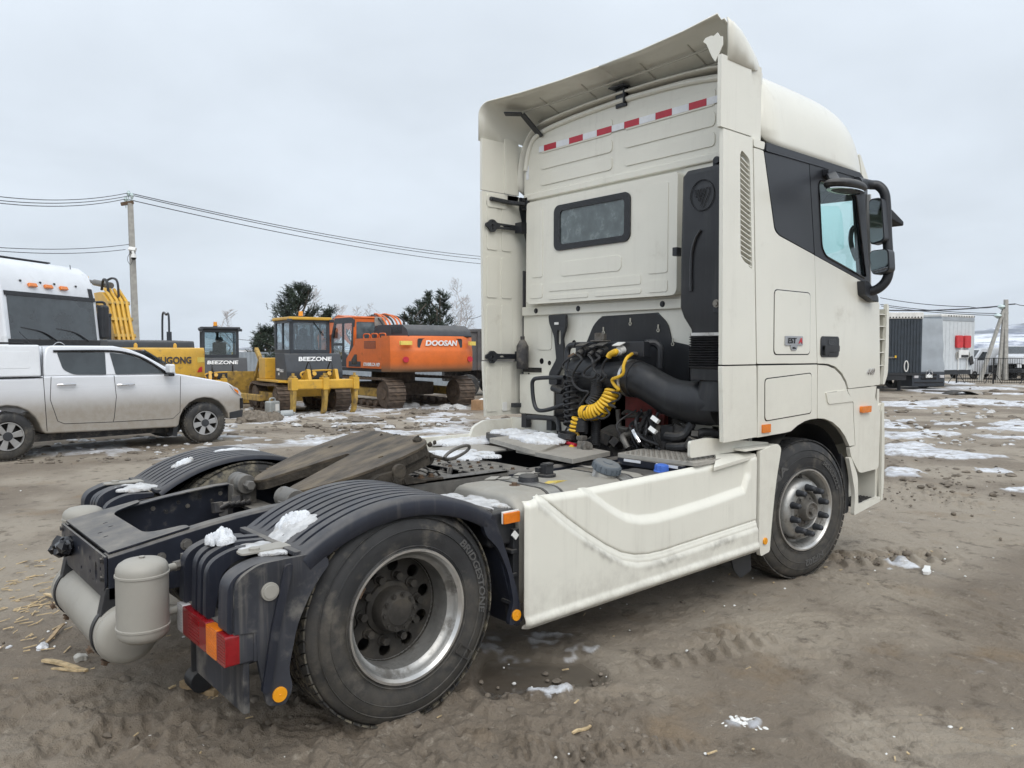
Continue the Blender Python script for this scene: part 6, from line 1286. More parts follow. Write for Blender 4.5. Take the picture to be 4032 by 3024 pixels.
mat('bark', (.10, .085, .07), .9, var=.3, vs=9); mat('needles', (.034, .050, .032), .8, var=.45, vs=2.5); mat('birch_twig', (.40, .36, .345), .9, var=.2, vs=5)
mat('canister', (.33, .35, .35), .5, var=.15); mat('card', (.36, .22, .12), .8, var=.15); mat('beacon', (.9, .36, .03), .3)
glass('clear_pane', (.80, .86, .88), .10)
def Lx(k, x, y, depth): return D(k, x, y, depth)
def wheel(par, c, R, w, m_rim, spokes=6, r=0, name='wheel'):
    e = bpy.data.objects.new(name, None); COL.objects.link(e); e.parent = par; e.location = c; e.rotation_euler = (0, 0, r)
    t_ = MB().lathe([(.03, R*.60), (.0, R*.64), (-.006, R*.78), (.004, R*.92), (.03, R*.985), (.05, R), (w-.05, R), (w-.02, R*.97), (w, R*.8), (w-.02, R*.6)], (0, 0, 0), (0, 1, 0), 48).build('tyre', 'rubber', e, ang=40)
    tb = MB()
    for i in range(44):
        a = 2*math.pi*i/44
        for a0, a1, sk in ((.02, w*.38, .06), (w*.42, w*.62, -.05), (w*.66, w-.02, .06)):
            v = [((R+dr)*math.sin(a+t0+s0), yy, (R+dr)*math.cos(a+t0+s0)) for dr in (-.01, .012) for yy, s0 in ((a0, 0), (a1, sk)) for t0 in (0, .09)]
            tb.add(v, [(0,1,3,2),(4,6,7,5),(0,4,5,1),(2,3,7,6),(0,2,6,4),(1,5,7,3)])
    tb.build('tread', 'rubber', t_, smooth=False)
    rm = MB().lathe([(.03, R*.62), (.0, R*.62), (.0, R*.585), (.04, R*.56), (.10, R*.54), (.10, 0)], (0, 0, 0), (0, 1, 0), 48).build('rim', 'rim_dark', e, ang=40)
    if spokes:
        for i in range(spokes):
            a = 2*math.pi*i/spokes+.2; s_ = MB().prism([(R*.13, -R*.09), (R*.58, -R*.15), (R*.58, R*.15), (R*.13, R*.09)], lambda u, v, w_: (u*math.cos(a)-v*math.sin(a), .012+.03*(u < R*.3)*0+w_, u*math.sin(a)+v*math.cos(a)), 0, .035); s_.build('spoke', m_rim, rm, bevel=.008)
        MB().lathe([(.05, R*.60), (-.004, R*.60), (-.004, R*.565), (.03, R*.55)], (0, 0, 0), (0, 1, 0), 48).build('rim_lip', m_rim, rm)
        MB().lathe([(.03, R*.20), (.0, R*.18), (-.004, 0)], (0, 0, 0), (0, 1, 0), 24).build('hub_cap', 'nut_cap', rm)
    return e
# ---------------------------------------------------------------- white pickup
pr_ = G('b2', 60, 1592); pf_ = G('b2', 1415, 1480); ang_ = math.atan2(pf_.y-pr_.y, pf_.x-pr_.x)
PK = thing('pickup_truck', 'white crew cab pickup with canopy and mud splashed doors parked on the left', 'pickup', pr_, ang_)   # local: x forward, outer right side y = 0, body towards +y
def pk(u, v, w): return (u, w, v)
R_ = .36
arch_r = [(math.cos(a)*.47, .36+math.sin(a)*.47) for a in np.linspace(0, math.pi, 11)]; arch_f = [(3.134+math.cos(a)*.47, .36+math.sin(a)*.46) for a in np.linspace(0, math.pi, 11)]
def bw(z, u=1.5): return .02+.10*max(0, (z-1.15))/.6*1.0     # tumblehome
low = [(-.95, 1.24), (-.95, .52), (-.47, .42)]+arch_r[::-1][1:-1]+[(.47, .42), (.52, .36), (2.62, .31), (2.66, .36)]+arch_f[::-1][1:-1]+[(3.60, .40), (3.84, .40), (3.87, .55), (3.88, .80), (3.80, .95), (3.60, 1.08), (3.20, 1.16), (2.68, 1.26), (2.30, 1.26), (.5, 1.27), (.40, 1.24)]
MB().prism(low, pk, .03, 1.80).build('body', 'pickup_paint', PK, bevel=.03, seg=3)
def cabring(z, x0, x1): b_ = bw(z); return [(x0, b_, z), (x1, b_, z), (x1+.04, .9, z), (x1, 1.83-b_, z), (x0, 1.83-b_, z)]
MB().loft([cabring(1.26, .52, 2.66), cabring(1.42, .53, 2.40), cabring(1.60, .55, 2.10), cabring(1.70, .58, 1.86), cabring(1.755, .64, 1.60)]).build('cab_roof', 'pickup_paint', PK, bevel=.03, seg=3)
MB().loft([[(x0, bw(z), z), (x1, bw(z), z), (x1, 1.83-bw(z), z), (x0, 1.83-bw(z), z)] for z, x0, x1 in ((1.265, -.95, .49), (1.70, -.90, .50), (1.765, -.84, .50))]).build('canopy', 'white_paint', PK, bevel=.03, seg=3)
MB().prism(rrect(-.9, .34, 1.40, 1.66, .03), lambda u, v, w: (u, bw(v)-.004+w, v), 0, .02).build('canopy_panel', 'white_paint', PK, bevel=.006)
for nm, pts in (('rear_side_window', [(.73, 1.655, .04), (1.46, 1.645, .02), (1.45, 1.275, .02), (.95, 1.285, .08), (.80, 1.37, .06)]), ('front_side_window', [(1.53, 1.64, .02), (1.84, 1.605, .05), (2.10, 1.50, .05), (2.43, 1.275, .02), (1.60, 1.275, .02)])):
    MB().prism(rpoly(pts, .02), lambda u, v, w: (u, bw(v)-.006+w, v), 0, .03).build(nm, 'dark_glass', PK, bevel=.004)
MB().tube(spl([(.68, bw(1.7)-.01, 1.665), (1.5, bw(1.7)-.012, 1.67), (1.85, bw(1.65)-.01, 1.62), (2.12, bw(1.5)-.01, 1.51), (2.46, bw(1.27)-.01, 1.275)], 5), .022, 6).build('rain_guard', 'gloss_black', PK)
for u0, u1, z in ((.70, .96, 1.13), (1.61, 1.88, 1.10)):
    MB().tube([(u0, .0, z), (u0+.03, -.02, z+.003), (u1-.03, -.02, z+.003), (u1, .0, z)], .018, 8).build('door_handle', 'chrome', PK)
sg_ = MB()
for path in ([(.62, 1.26), (.60, .9), (.70, .55), (.80, .50), (1.54, .48)], [(1.57, 1.26), (1.60, .9), (1.56, .55), (1.54, .48)], [(1.54, .48), (2.55, .47), (2.68, .58), (2.70, 1.22)], [(.50, 1.74), (.51, 1.24), (.545, .40)]):
    sg_.tube([(u, .029, z) for u, z in path], .0045, 5)
sg_.build('door_seam', 'gloss_black', PK)
MB().box(-.95, .50, .024, .034, 1.245, 1.26).build('canopy_seam', 'gloss_black', PK)
MB().obox((2.46, -.10, 1.36), (.10, .20, .16)).build('wing_mirror', 'white_paint', PK, bevel=.03, seg=3); MB().obox((2.44, -.10, 1.255), (.11, .20, .05)).build('mirror_base', 'gloss_black', PK, bevel=.015)
MB().obox((2.40, .9, 1.52), (.02, 1.45, .62), e=(0, -58, 0)).build('windscreen', 'dark_glass', PK)
MB().prism([(3.62, 1.03), (3.78, .97), (3.86, .86), (3.84, .82), (3.72, .90)], lambda u, v, w: (u, .01+w, v), 0, .15).build('headlamp', 'lens_clear', PK, bevel=.006); MB().prism([(3.70, .97), (3.79, .92), (3.79, .86), (3.72, .92)], lambda u, v, w: (u, .004+w, v), 0, .1).build('indicator', 'lens_amber', PK)
MB().prism([(3.62, .40), (3.87, .42), (3.89, .56), (3.62, .52)], lambda u, v, w: (u, .01+w, v), 0, 1.8).build('lower_bumper', 'black_plastic', PK, bevel=.01); MB().box(3.83, 3.885, .0, .1, .58, .78).build('fog_recess', 'gloss_black', PK, bevel=.01)
MB().box(.4, 2.6, .25, 1.6, .22, .34).build('underbody', 'frame_dirty', PK)
MB().bar((-.9, .2, 1.79), (.3, .2, 1.79), .05, .03).build('roof_rail', 'gloss_black', PK, bevel=.006)
MB().tube([(.55, .6, 1.74), (.35, .6, 1.98)], .006, 5).build('aerial', 'gloss_black', PK)
wheel(PK, (0, .0, .36), .365, .26, 'alloy'); wheel(PK, (3.134, .0, .355), .365, .26, 'alloy', r=-.12)
wheel(PK, (0, 1.83, .36), .365, .26, 'alloy', r=math.pi); wheel(PK, (3.134, 1.83, .355), .365, .26, 'alloy', r=math.pi)
MB().prism([(2.60, .44), (2.68, .44), (2.64, .14), (2.56, .16)], lambda u, v, w: (u, .08+w, v), 0, .22).build('mud_flap', 'black_plastic', PK)
# ---------------------------------------------------------------- white heavy truck seen from the front
d_ = 17.2; rc = D('px', 398, 1330, d_); fy = YAW-rad(10.9); hd = fy-math.pi/2
base = Vector((rc.x, rc.y, float(zg(rc.x, rc.y)))); o_ = base-Vector((math.cos(fy), math.sin(fy), 0))*1.27
WT = thing('heavy_truck', 'white heavy truck cab with dark windscreen and three orange roof lamps behind the pickup', 'truck', o_, hd)   # local x forward (to camera), y left(=image right)
WT.scale = (1, 1, .945); zo = base.z; HZ = lambda y_px: (1376-y_px)/FPX*d_+1.70-zo
def fr(z):                                       # front face position by height
    return float(np.interp(z, [.4, 2.0, 2.1, 3.05, 3.3, 3.9], [0, 0, -.01, -.10, -.15, -.60]))
prof = [(fr(.45), .45), (fr(2.0), 2.0), (fr(3.05), 3.05), (fr(3.3)-.0, 3.30), (-.27, 3.62), (-.50, 3.80), (-1.0, 3.88), (-2.2, 3.88), (-2.2, .9), (-.9, .9), (-.9, .45)]
MB().prism(prof, lambda u, v, w: (u, w, v), -1.27, 1.27).build('cab_body', 'white_paint', WT, bevel=.05, seg=4)
ws = MB().loft([[(fr(z)+.012, y, z) for y in (-1.15, -.6, 0, .6, 1.15)]+[(fr(z)-.02, y, z) for y in (1.15, -1.15)] for z in (2.10, 2.4, 2.75, 3.02)]); ws.build('windscreen', 'dark_glass', WT)
MB().box(-.01, .022, -1.22, 1.22, 1.98, 2.12).build('cowl_strip', 'black_plastic', WT, bevel=.01); MB().loft([[(fr(z)+.03, y, z) for y in (-1.2, 1.2)]+[(fr(z)-.02, y, z) for y in (1.2, -1.2)] for z in (3.01, 3.10)]).build('windscreen_header', 'gloss_black', WT)
for y in (-.9, 0): MB().tube(spl([(.03, y+.85, 2.10), (.0, y+.5, 2.28), (-.03, y, 2.36)], 6), .014, 6).build('wiper', 'gloss_black', WT)
for y in (.33, -.08, -.49): MB().obox((fr(3.28)+.035, y, 3.26), (.06, .20, .085), e=(0, -28, 0)).build('roof_lamp', 'lens_amber', WT, bevel=.012)
for y in (.72, .12, -.25, -.75): bolt(WT, (fr(3.3)-.0, y, 3.335), (1, 0, .5), .018, .02, 'black_plastic')
MB().obox((-.95, .1, 3.885), (.16, 1.5, .03), e=(0, -8, 0)).build('roof_hatch_strip', 'gloss_black', WT, bevel=.01); MB().prism([(-.5, 3.66), (-.8, 3.80), (-2.0, 3.94), (-2.2, 3.94), (-2.2, 3.8), (-.8, 3.72)], lambda u, v, w: (u, w, v), -1.0, 1.0).build('roof_dome', 'white_paint', WT, bevel=.06, seg=3)
MB().loft([[(fr(z)+.02 if z < 3.4 else -.35-(z-3.4)*.9, y, z) for y in (1.06, 1.17)]+[(fr(z)-.05 if z < 3.4 else -.42-(z-3.4)*.9, y, z) for y in (1.17, 1.06)] for z in (3.08, 3.3, 3.45, 3.62)]).build('corner_strip', 'gloss_black', WT)
MB().tube([(-.42, .93, 3.36), (-.45, .92, 3.85)], .008, 5).cyl((-.42, .93, 3.34), (-.42, .93, 3.40), .03).build('aerial', 'gloss_black', WT)
MB().box(-.12, .06, 1.27, 1.50, 2.15, 2.95).build('mirror_housing', 'black_trim', WT, bevel=.06, seg=3); MB().tube(spl([(-.2, 1.22, 3.0), (-.05, 1.42, 3.02), (-.02, 1.45, 2.9)], 5), .03, 8).build('mirror_arm', 'black_trim', WT)
MB().box(-.8, -.25, 1.235, 1.262, 2.15, 2.95).build('side_window', 'grey_window', WT, bevel=.03)
MB().prism(rrect(-1.0, 1.0, 1.2, 1.9, .08), lambda u, v, w: (.0+w, u, v), 0, .02).build('grille', 'black_plastic', WT); MB().tube([(.03, .20*math.cos(a), 1.86+.20*math.sin(a)) for a in np.linspace(0, 6.2832, 33)[:-1]], .012, 8, closed=True).build('round_emblem', 'chrome', WT)
MB().box(-.1, .05, -1.25, 1.25, .35, .85).build('bumper', 'white_paint', WT, bevel=.05)
for sy in (-1, 1):
    MB().lathe([(.0, .3), (.0, .5), (.3, .5), (.3, .3)], (-1.3, sy*1.2, .52), (0, -sy, 0), 32).build('front_wheel', 'rubber', WT)
# ---------------------------------------------------------------- tracked machines
def track_unit(par, x0, x1, y, w, h, n, m_='track_steel', sprocket=True):
    r = h/2; path = []; L1 = x1-x0-2*r; per = 2*L1+2*math.pi*r
    e = bpy.data.objects.new('track', None); COL.objects.link(e); e.parent = par
    sh0 = None
    for i in range(n):
        s = per*i/n
        if s < L1: p, a = (x0+r+s, 0.03), 0
        elif s < L1+math.pi*r: t_ = (s-L1)/r; p, a = (x1-r+(r-.03)*math.sin(t_), r-(r-.03)*math.cos(t_)), -t_
        elif s < 2*L1+math.pi*r: t_ = s-L1-math.pi*r; p, a = (x1-r-t_, h-.03-.03*math.sin(math.pi*t_/L1)), math.pi
        else: t_ = (s-2*L1-math.pi*r)/r; p, a = (x0+r-(r-.03)*math.sin(t_), r+(r-.03)*math.cos(t_)), math.pi-t_
        if sh0 is None:
            ln = per/n*.90; o = MB().box(-ln/2, ln/2, -w/2, w/2, -.02, .02).box(-ln*.35, -ln*.20, -w/2, w/2, -.065, -.02).build('track_shoe', m_, e, smooth=False); sh0 = o
        else: o = bpy.data.objects.new('track_shoe', sh0.data); COL.objects.link(o); o.parent = e
        o.location = (p[0], y, p[1]); o.rotation_euler = (0, a, 0)
    MB().box(x0+r, x1-r, y-w*.25, y+w*.25, r-.14, r+.16).build('track_frame', 'yellow_dirty' if m_ == 'track_steel' else m_, e, bevel=.03)
    for xx, rr in ((x0+r, r-.07), (x1-r, r-.09)): MB().cyl((xx, y-w*.36, r), (xx, y+w*.36, r), rr, n=28).cyl((xx, y-w*.42, r), (xx, y+w*.42, r), rr*.45, n=18).build('sprocket', 'track_steel', e, bevel=.02)
    k_ = max(4, int((x1-x0)/.55))
    for q in range(k_): xx = x0+r+.15+(x1-x0-2*r-.3)*q/(k_-1); MB().cyl((xx, y-w*.3, .16), (xx, y+w*.3, .16), .12, n=16).build('track_roller', 'track_steel', e)
    return e
def bulldozer(label, loc, rz):
    B = thing('bulldozer', label, 'bulldozer', loc, rz, 'yellow and grey bulldozers')   # x forward
    for y in (-.95, .95): track_unit(B, -1.45, 1.75, y, .52, .92, 38)
    MB().prism([(-1.25, .80), (-1.25, .98), (-.4, 1.05), (-.1, .85), (1.8, .85), (1.8, .5), (-1.0, .5)], lambda u, v, w: (u, w, v), -.62, .62).build('hull', 'yellow_paint', B, bevel=.03)
    MB().box(-1.35, .9, -1.18, 1.18, .98, 1.05).build('fender_deck', 'yellow_paint', B, bevel=.015)
    tk = [(-1.42, 1.10), (-1.42, 1.32), (-1.22, 1.90), (-.30, 1.90), (-.30, 1.06), (-1.35, 1.06)]
    MB().prism(rpoly(tk, .04), lambda u, v, w: (u, w*(1.16 if u < -1.0 or True else 1), v), -.80, .80).build('rear_tank', 'machine_dark', B, bevel=.06, seg=3)
    MB().text('BEEZONE', tplane((-1.315, -.05, 1.655), (0, -1, 0), (.326, 0, .945), .145, .012, 1.35)).build('lettering', 'letter_white', B, smooth=False)
    MB().box(-1.36, -1.3, -.98, .98, .97, 1.06).build('tank_skirt', 'yellow_paint', B, bevel=.01)
    MB().text('D16', tplane((-.95, .935, 1.30), (-1, 0, 0), (0, 0, 1), .10, .006)).box(-.72, -.45, .930, .936, 1.34, 1.42).box(-.72, -.60, .930, .936, 1.20, 1.28).build('side_decal', 'letter_white', B, smooth=False)
    # cab: six pillars, panes, roof
    cb = bpy.data.objects.new('cab', None); COL.objects.link(cb); cb.parent = B
    x0, x1, y0, z0, z1 = -1.0, .55, .80, 1.90, 2.98
    def ring(x, y, t): return (x, y, t)
    fr_ = MB().prism(rrect(-.66, .66, z0, z1, .05), PX(x0), 0, .05, [rrect(-.56, .56, z0+.12, z1-.09, .06)]).build('rear_frame', 'machine_dark', cb, bevel=.01)
    MB().prism(rrect(-.56, .56, z0+.12, z1-.09, .06), PX(x0+.02), 0, .01).build('rear_pane', 'clear_pane', fr_)
    for sy in (-1, 1):
        sd_ = MB().prism(rrect(x0+.02, x1, z0, z1, .04), lambda u, v, w: (u, sy*(.66-w), v), 0, .05, [rrect(x0+.12, -.25, z0+.12, z1-.09, .04), rrect(-.17, x1-.10, z0+.12, z1-.09, .04)]).build('side_frame', 'machine_dark', cb, bevel=.01)
        MB().prism(rrect(x0+.1, x1-.05, z0+.1, z1-.07, .04), lambda u, v, w: (u, sy*(.635-w), v), 0, .01).build('side_pane', 'clear_pane', sd_)
    ff = MB().prism(rrect(-.66, .66, z0, z1, .05), PX(x1), 0, .05, [rrect(-.58, -.05, z0+.1, z1-.09, .05), rrect(.05, .58, z0+.1, z1-.09, .05)]).build('front_frame', 'machine_dark', cb, bevel=.01); MB().prism(rrect(-.58, .58, z0+.1, z1-.09, .05), PX(x1+.02), 0, .01).build('front_pane', 'clear_pane', ff)
    MB().box(x0-.08, x1+.1, -.72, .72, z1, z1+.10).build('roof', 'yellow_paint' if 'near' in label or 'ripper' in label else 'machine_dark', cb, bevel=.03)
    MB().cyl((-.55, .15, z1+.1), (-.55, .15, z1+.14), .09).build('beacon_base', 'machine_dark', cb); MB().cyl((-.55, .15, z1+.14), (-.55, .15, z1+.30), .075, .065).build('beacon', 'beacon', cb, bevel=.01)
    for y in (-.70, .70): MB().obox((x0-.06, y, z1-.02), (.10, .16, .10)).build('work_lamp', 'machine_dark', cb, bevel=.02)
    MB().bar((x0-.02, -.1, z1-.05), (x0-.03, -.45, z1-.50), .03, .02).build('wiper', 'gloss_black', cb)
    MB().box(-.45, -.30, -.25, .25, z0+.05, z0+.60).box(-.42, -.3, -.14, .14, z0+.6, z0+.8).box(-.45, .1, -.28, .28, z0-.05, z0+.15).build('seat', 'seat_cloth', cb, bevel=.05)
    MB().prism([(.5, 1.0), (.5, 1.75), (2.1, 1.60), (2.1, .9)], lambda u, v, w: (u, w, v), -.45, .45).build('engine_hood', 'yellow_paint', B, bevel=.04); MB().box(.2, .9, .55, 1.1, 1.05, 1.75).build('side_box', 'yellow_paint', B, bevel=.03)
    MB().tube([(1.3, .2, 1.65), (1.3, .2, 2.15)], .06, 12).build('exhaust', 'machine_dark', B)
    for y in (-.75, .75): MB().bar((1.2, y, 1.2), (2.35, y, 2.05), .14, .14).cyl((1.9, y, 1.75), (2.6, y, .9), .05).build('lift_cylinder', 'yellow_dirty', B, bevel=.02)
    bl = [[(2.75+.12*math.cos(t_), y, .1+1.15*(t_/3.0)) for t_ in np.linspace(0, 3, 8)]+[(2.83+.12*math.cos(t_), y, .1+1.15*(t_/3.0)) for t_ in np.linspace(3, 0, 8)] for y in (-1.65, 1.65)]
    MB().loft(bl).build('blade', 'yellow_dirty', B); 
    for y in (-1.35, 1.35): MB().bar((-.2, y, .45), (2.75, y, .4), .16, .2).build('push_arm', 'yellow_dirty', B, bevel=.02)
    # ripper
    rp = bpy.data.objects.new('ripper', None); COL.objects.link(rp); rp.parent = B
    MB().box(-2.32, -2.05, -1.10, 1.10, .80, 1.10).build('beam', 'yellow_paint', rp, bevel=.05)
    for y in (-1.0, 0, 1.0):
        MB().prism(rpoly([(-2.36, 1.22), (-2.02, 1.22), (-2.05, .70), (-2.10, .35), (-2.0, .08), (-1.90, .02), (-2.02, -.02), (-2.22, .10), (-2.33, .42), (-2.34, .8)], .03), lambda u, v, w: (u, y-.055+w, v), 0, .11).build('shank', 'yellow_dirty', rp, bevel=.012)
        MB().box(-2.37, -2.0, y-.10, y+.10, .78, 1.16).build('shank_pocket', 'yellow_paint', rp, bevel=.015); MB().cyl((-2.2, y, 1.16), (-2.2, y, 1.30), .045).build('shank_pin', 'yellow_dirty', rp)
    for y in (-.45, .45):
        MB().prism(rpoly([(-2.2, 1.05), (-2.05, 1.40), (-1.95, 1.42), (-1.3, 1.0), (-1.3, .75), (-2.1, .85)], .03), lambda u, v, w: (u, y-.05+w, v), 0, .10).build('linkage', 'yellow_paint', rp, bevel=.012)
        MB().cyl((-2.0, y*.55, 1.28), (-1.35, y*.55, 1.05), .07).build('cylinder', 'yellow_paint', rp)
        MB().tube(spl([(-1.35, y*.8, 1.15), (-1.75, y*.8, 1.62), (-1.95, y*.8, 1.55), (-2.0, y*.7, 1.2)], 6), .02, 6).build('hydraulic_hose', 'hose_black', rp)
    MB().tube(spl([(-1.42, .55, 1.05), (-1.8, .55, 1.1), (-1.8, .55, 1.32), (-1.7, -.5, 1.36), (-1.7, -.55, 1.15), (-1.4, -.6, 1.05)], 5), .03, 8).build('guard_rail', 'yellow_paint', rp)
    return B
rb = G('b3', 1020, 1028); h_ = rad(84)
bulldozer('yellow bulldozer with dark rear tank and three shank ripper, nearest of the two', rb+Vector((math.cos(h_), math.sin(h_), 0))*2.15, h_)
q_ = D('b3', 285, 600, 30.5); bulldozer('bulldozer with dark cab half hidden behind the yellow excavator', (q_.x, q_.y, float(zg(q_.x, q_.y))-.12), rad(74))
# ---------------------------------------------------------------- excavators
def excavator_base(E_, zd, hw, L0, L1, tw, th_, gauge, n=46):
    for y in (-gauge/2, gauge/2): track_unit(E_, L0, L1, y, tw, th_, n)
    MB().cyl((0, 0, th_*.7), (0, 0, zd), .75, n=32).box(-.9, .9, -gauge/2+.2, gauge/2-.2, th_*.35, th_*.8).build('carbody', 'track_steel', E_, bevel=.04)
lg = G('b3', 1480, 990); rg_ = G('b3', 1960, 970); mid = (lg+rg_)/2; hx = rad(86)
OX = thing('excavator', 'orange crawler excavator with dark engine hood and muddy counterweight', 'excavator', Vector((mid.x, mid.y, -.40))+Vector((math.cos(hx), math.sin(hx), 0))*2.45, hx)
OX.scale = (1.12, 1.12, 1.0); excavator_base(OX, 1.30, 1.5, -2.7, 2.7, .60, 1.08, 2.60)
def ex(u, v, w): return (u, w, v)
MB().box(-2.2, 2.2, -1.40, 1.45, 1.30, 1.42).build('deck', 'machine_dark', OX, bevel=.02)
cwp = [(-3.35+.35*math.cos(a), 0) for a in (0,)]
pl_ = []
for t_ in np.linspace(-1, 1, 25): pl_.append((-2.65-.62*(1-abs(t_)**2.6), t_*1.52))
ring_ = lambda z, s, dx=0: [(-2.2+(x+2.2)*s+dx, y*(.96+.04*s), z) for x, y in pl_]+[(-2.05, 1.52, z), (-2.05, -1.52, z)]
MB().loft([ring_(1.32, .86), ring_(1.38, .96), ring_(1.46, 1.0), ring_(2.02, 1.0), ring_(2.10, .985), ring_(2.20, .93), ring_(2.50, .90), ring_(2.58, .84)]).build('counterweight', 'orange_muddy', OX, ang=40)
MB().prism(rrect(-.82, .82, 2.17, 2.49, .06), lambda u, v, w: (-3.20+.52*abs(u/1.52)**2.6-w*1.0+.06*0, u, v), 0, .012).build('name_panel', 'machine_dark', OX, bevel=.004)
MB().text('DOOSAN', lambda a, b_, w: (-3.214+.52*abs(a*.20*1.05/1.52)**2.6-.01*w, -a*.20*1.05, 2.235+b_*.195)).build('lettering', 'letter_white', OX, smooth=False)
for y in (-1.18, 1.18): MB().cyl((-2.98, y, 1.76), (-3.03, y, 1.76), .10, n=20).build('rear_reflector', 'tape_red', OX)
for y in (-1.25, 1.20): MB().prism(rrect(y-.16, y+.16, 2.26, 2.40, .01), lambda u, v, w: (-3.0+.45*(abs(u)-1.2)*.9-w, u, v), 0, .10).build('warning_decal', 'decal_yellow', OX)
sidep = rpoly([(-2.1, 1.42), (-2.1, 2.52), (-.1, 2.50), (-.1, 2.30), (.55, 1.75), (.55, 1.42)], .03)
for sy in (-1, 1): MB().prism(sidep, lambda u, v, w: (u, sy*(1.50-w), v), 0, .9).build('side_body', 'orange_paint', OX, bevel=.05)
MB().text('DX', tplane((-1.35, 1.505, 1.50), (-1, 0, 0), (0, 0, 1), .13, .01, 1.0)).build('model_lettering', 'letter_white', OX, smooth=False)
MB().box(-.55, .35, 1.50, 1.507, 1.46, 1.66).build('stripe_panel', 'machine_dark', OX)
vt_ = MB().box(-1.62, -.82, 1.50, 1.506, 2.14, 2.40).build('side_vent', 'machine_dark', OX)
for k in range(7): MB().box(-1.60, -.84, 1.506, 1.512, 2.16+.033*k, 2.175+.033*k).build('vent_slat', 'orange_paint', vt_)
MB().prism(rpoly([(-.28, 1.55), (.10, 1.55), (.15, 1.70), (-.10, 1.92), (-.28, 1.92)], .03), lambda u, v, w: (u, 1.503+w, v), 0, .008).build('step_opening', 'gloss_black', OX)
hood = [(-2.95, 2.55), (-2.85, 2.80), (-2.55, 2.98), (-.9, 3.0), (-.6, 2.80), (-.6, 2.52)]
hd_ = MB().prism(rpoly(hood, .08), ex, -1.30, 1.05).build('engine_hood', 'machine_dark', OX, bevel=.06, seg=3)
for k in range(9): MB().box(-2.5+.08*k, -2.46+.08*k, 1.05, 1.056, 2.66, 2.92).build('hood_slot', 'gloss_black', hd_)
cab_ = bpy.data.objects.new('cab', None); COL.objects.link(cab_); cab_.parent = OX
cp = rpoly([(.10, 1.45), (.10, 2.45), (.02, 3.25), (.30, 3.32), (1.55, 3.32), (1.85, 2.6), (1.85, 1.9), (1.5, 1.45)], .06)
h1 = rpoly([(.95, 2.35), (.95, 3.10), (1.48, 3.10), (1.70, 2.55), (1.70, 2.35)], .05); h2 = rpoly([(.22, 2.45), (.16, 3.10), (.85, 3.10), (.85, 2.0), (.45, 1.85)], .05)
h3 = rpoly([(.95, 1.62), (.95, 2.25), (1.72, 2.25), (1.72, 1.95), (1.45, 1.62)], .05)
for yy, th_ in ((1.47, -.05), (.35, .05)):
    MB().prism(cp, lambda u, v, w: (u, yy+w, v), 0, th_, [h1, h2, h3]).build('cab_side', 'machine_dark', cab_, bevel=.01)
    MB().prism([(.2, 1.7), (.2, 3.15), (1.5, 3.15), (1.75, 2.5), (1.75, 1.9)], lambda u, v, w: (u, yy+np.sign(th_)*.02+w, v), 0, .01).build('side_pane', 'clear_pane', cab_)
MB().box(.02, 1.6, .36, 1.46, 3.26, 3.36).build('cab_roof', 'orange_paint', cab_, bevel=.05); MB().prism(rrect(.36, 1.46, 1.5, 3.3, .05), PX(.05), 0, .04, [rrect(.46, 1.36, 2.35, 3.15, .06)]).build('rear_frame', 'orange_paint', cab_, bevel=.01); MB().prism(rrect(.46, 1.36, 2.35, 3.15, .06), PX(.07), 0, .008).build('rear_pane', 'grey_window', cab_)
MB().box(.45, .62, .7, 1.1, 1.9, 2.75).build('seat', 'seat_cloth', cab_, bevel=.06); MB().obox((.04, .48, 3.18), (.04, .42, .34)).build('hanging_plate', 'concrete', cab_); MB().obox((1.9, 1.62, 2.75), (.10, .20, .42)).build('cab_mirror', 'gloss_black', cab_, bevel=.03)
for k in range(3): MB().tube(spl([(-.5-.55*k, 1.35, 2.5), (-.5-.55*k, 1.35, 2.66), (-.9-.55*k, 1.35, 2.66), (-.9-.55*k, 1.35, 2.5)], 5), .022, 6).build('grab_rail', 'orange_paint', OX)
MB().box(-.75, -.35, .4, .9, 2.5, 2.95).build('filter_box', 'gloss_black', OX, bevel=.03)
bm_ = MB().prism(rpoly([(.9, 1.9), (1.6, 1.6), (4.2, 2.9), (6.0, 2.4), (6.1, 2.7), (4.1, 3.6), (2.4, 3.35)], .15), ex, -.42, .22).build('boom', 'orange_paint', OX, bevel=.05)
MB().prism(rpoly([(5.6, 2.8), (6.3, 2.7), (6.0, .6), (5.7, .6)], .08), ex, -.3, .1).build('dipper_arm', 'orange_paint', OX, bevel=.04); MB().prism(rpoly([(5.4, .7), (6.4, .7), (6.3, .1), (5.6, -.02), (5.1, .2)], .1), ex, -.7, .5).build('bucket', 'track_steel', OX, bevel=.03)
MB().prism(rpoly([(1.95, 1.55), (3.3, 2.75), (3.3, 3.0), (1.95, 2.35)], .02), lambda u, v, w: (u, .225+w, v), 0, .01).build('boom_panel', 'machine_dark', bm_); MB().text('DOOSAN', tplane((2.65, .236, 2.30), (-.74, 0, -.67), (-.67, 0, .74), .26, .01)).build('boom_lettering', 'letter_white', bm_, smooth=False)
for k in range(7): MB().tube(spl([(-.2-.1*k, -.40+.16*k, 2.5), (-.1, -.35+.15*k, 3.22), (.6, -.3+.13*k, 3.44+.03*(k % 3)), (1.6, -.3+.06*k, 3.45), (2.6, -.25+.05*k, 3.40)], 6), .035, 6).build('hydraulic_hose', 'orange_paint' if k % 3 else 'hose_black', OX)
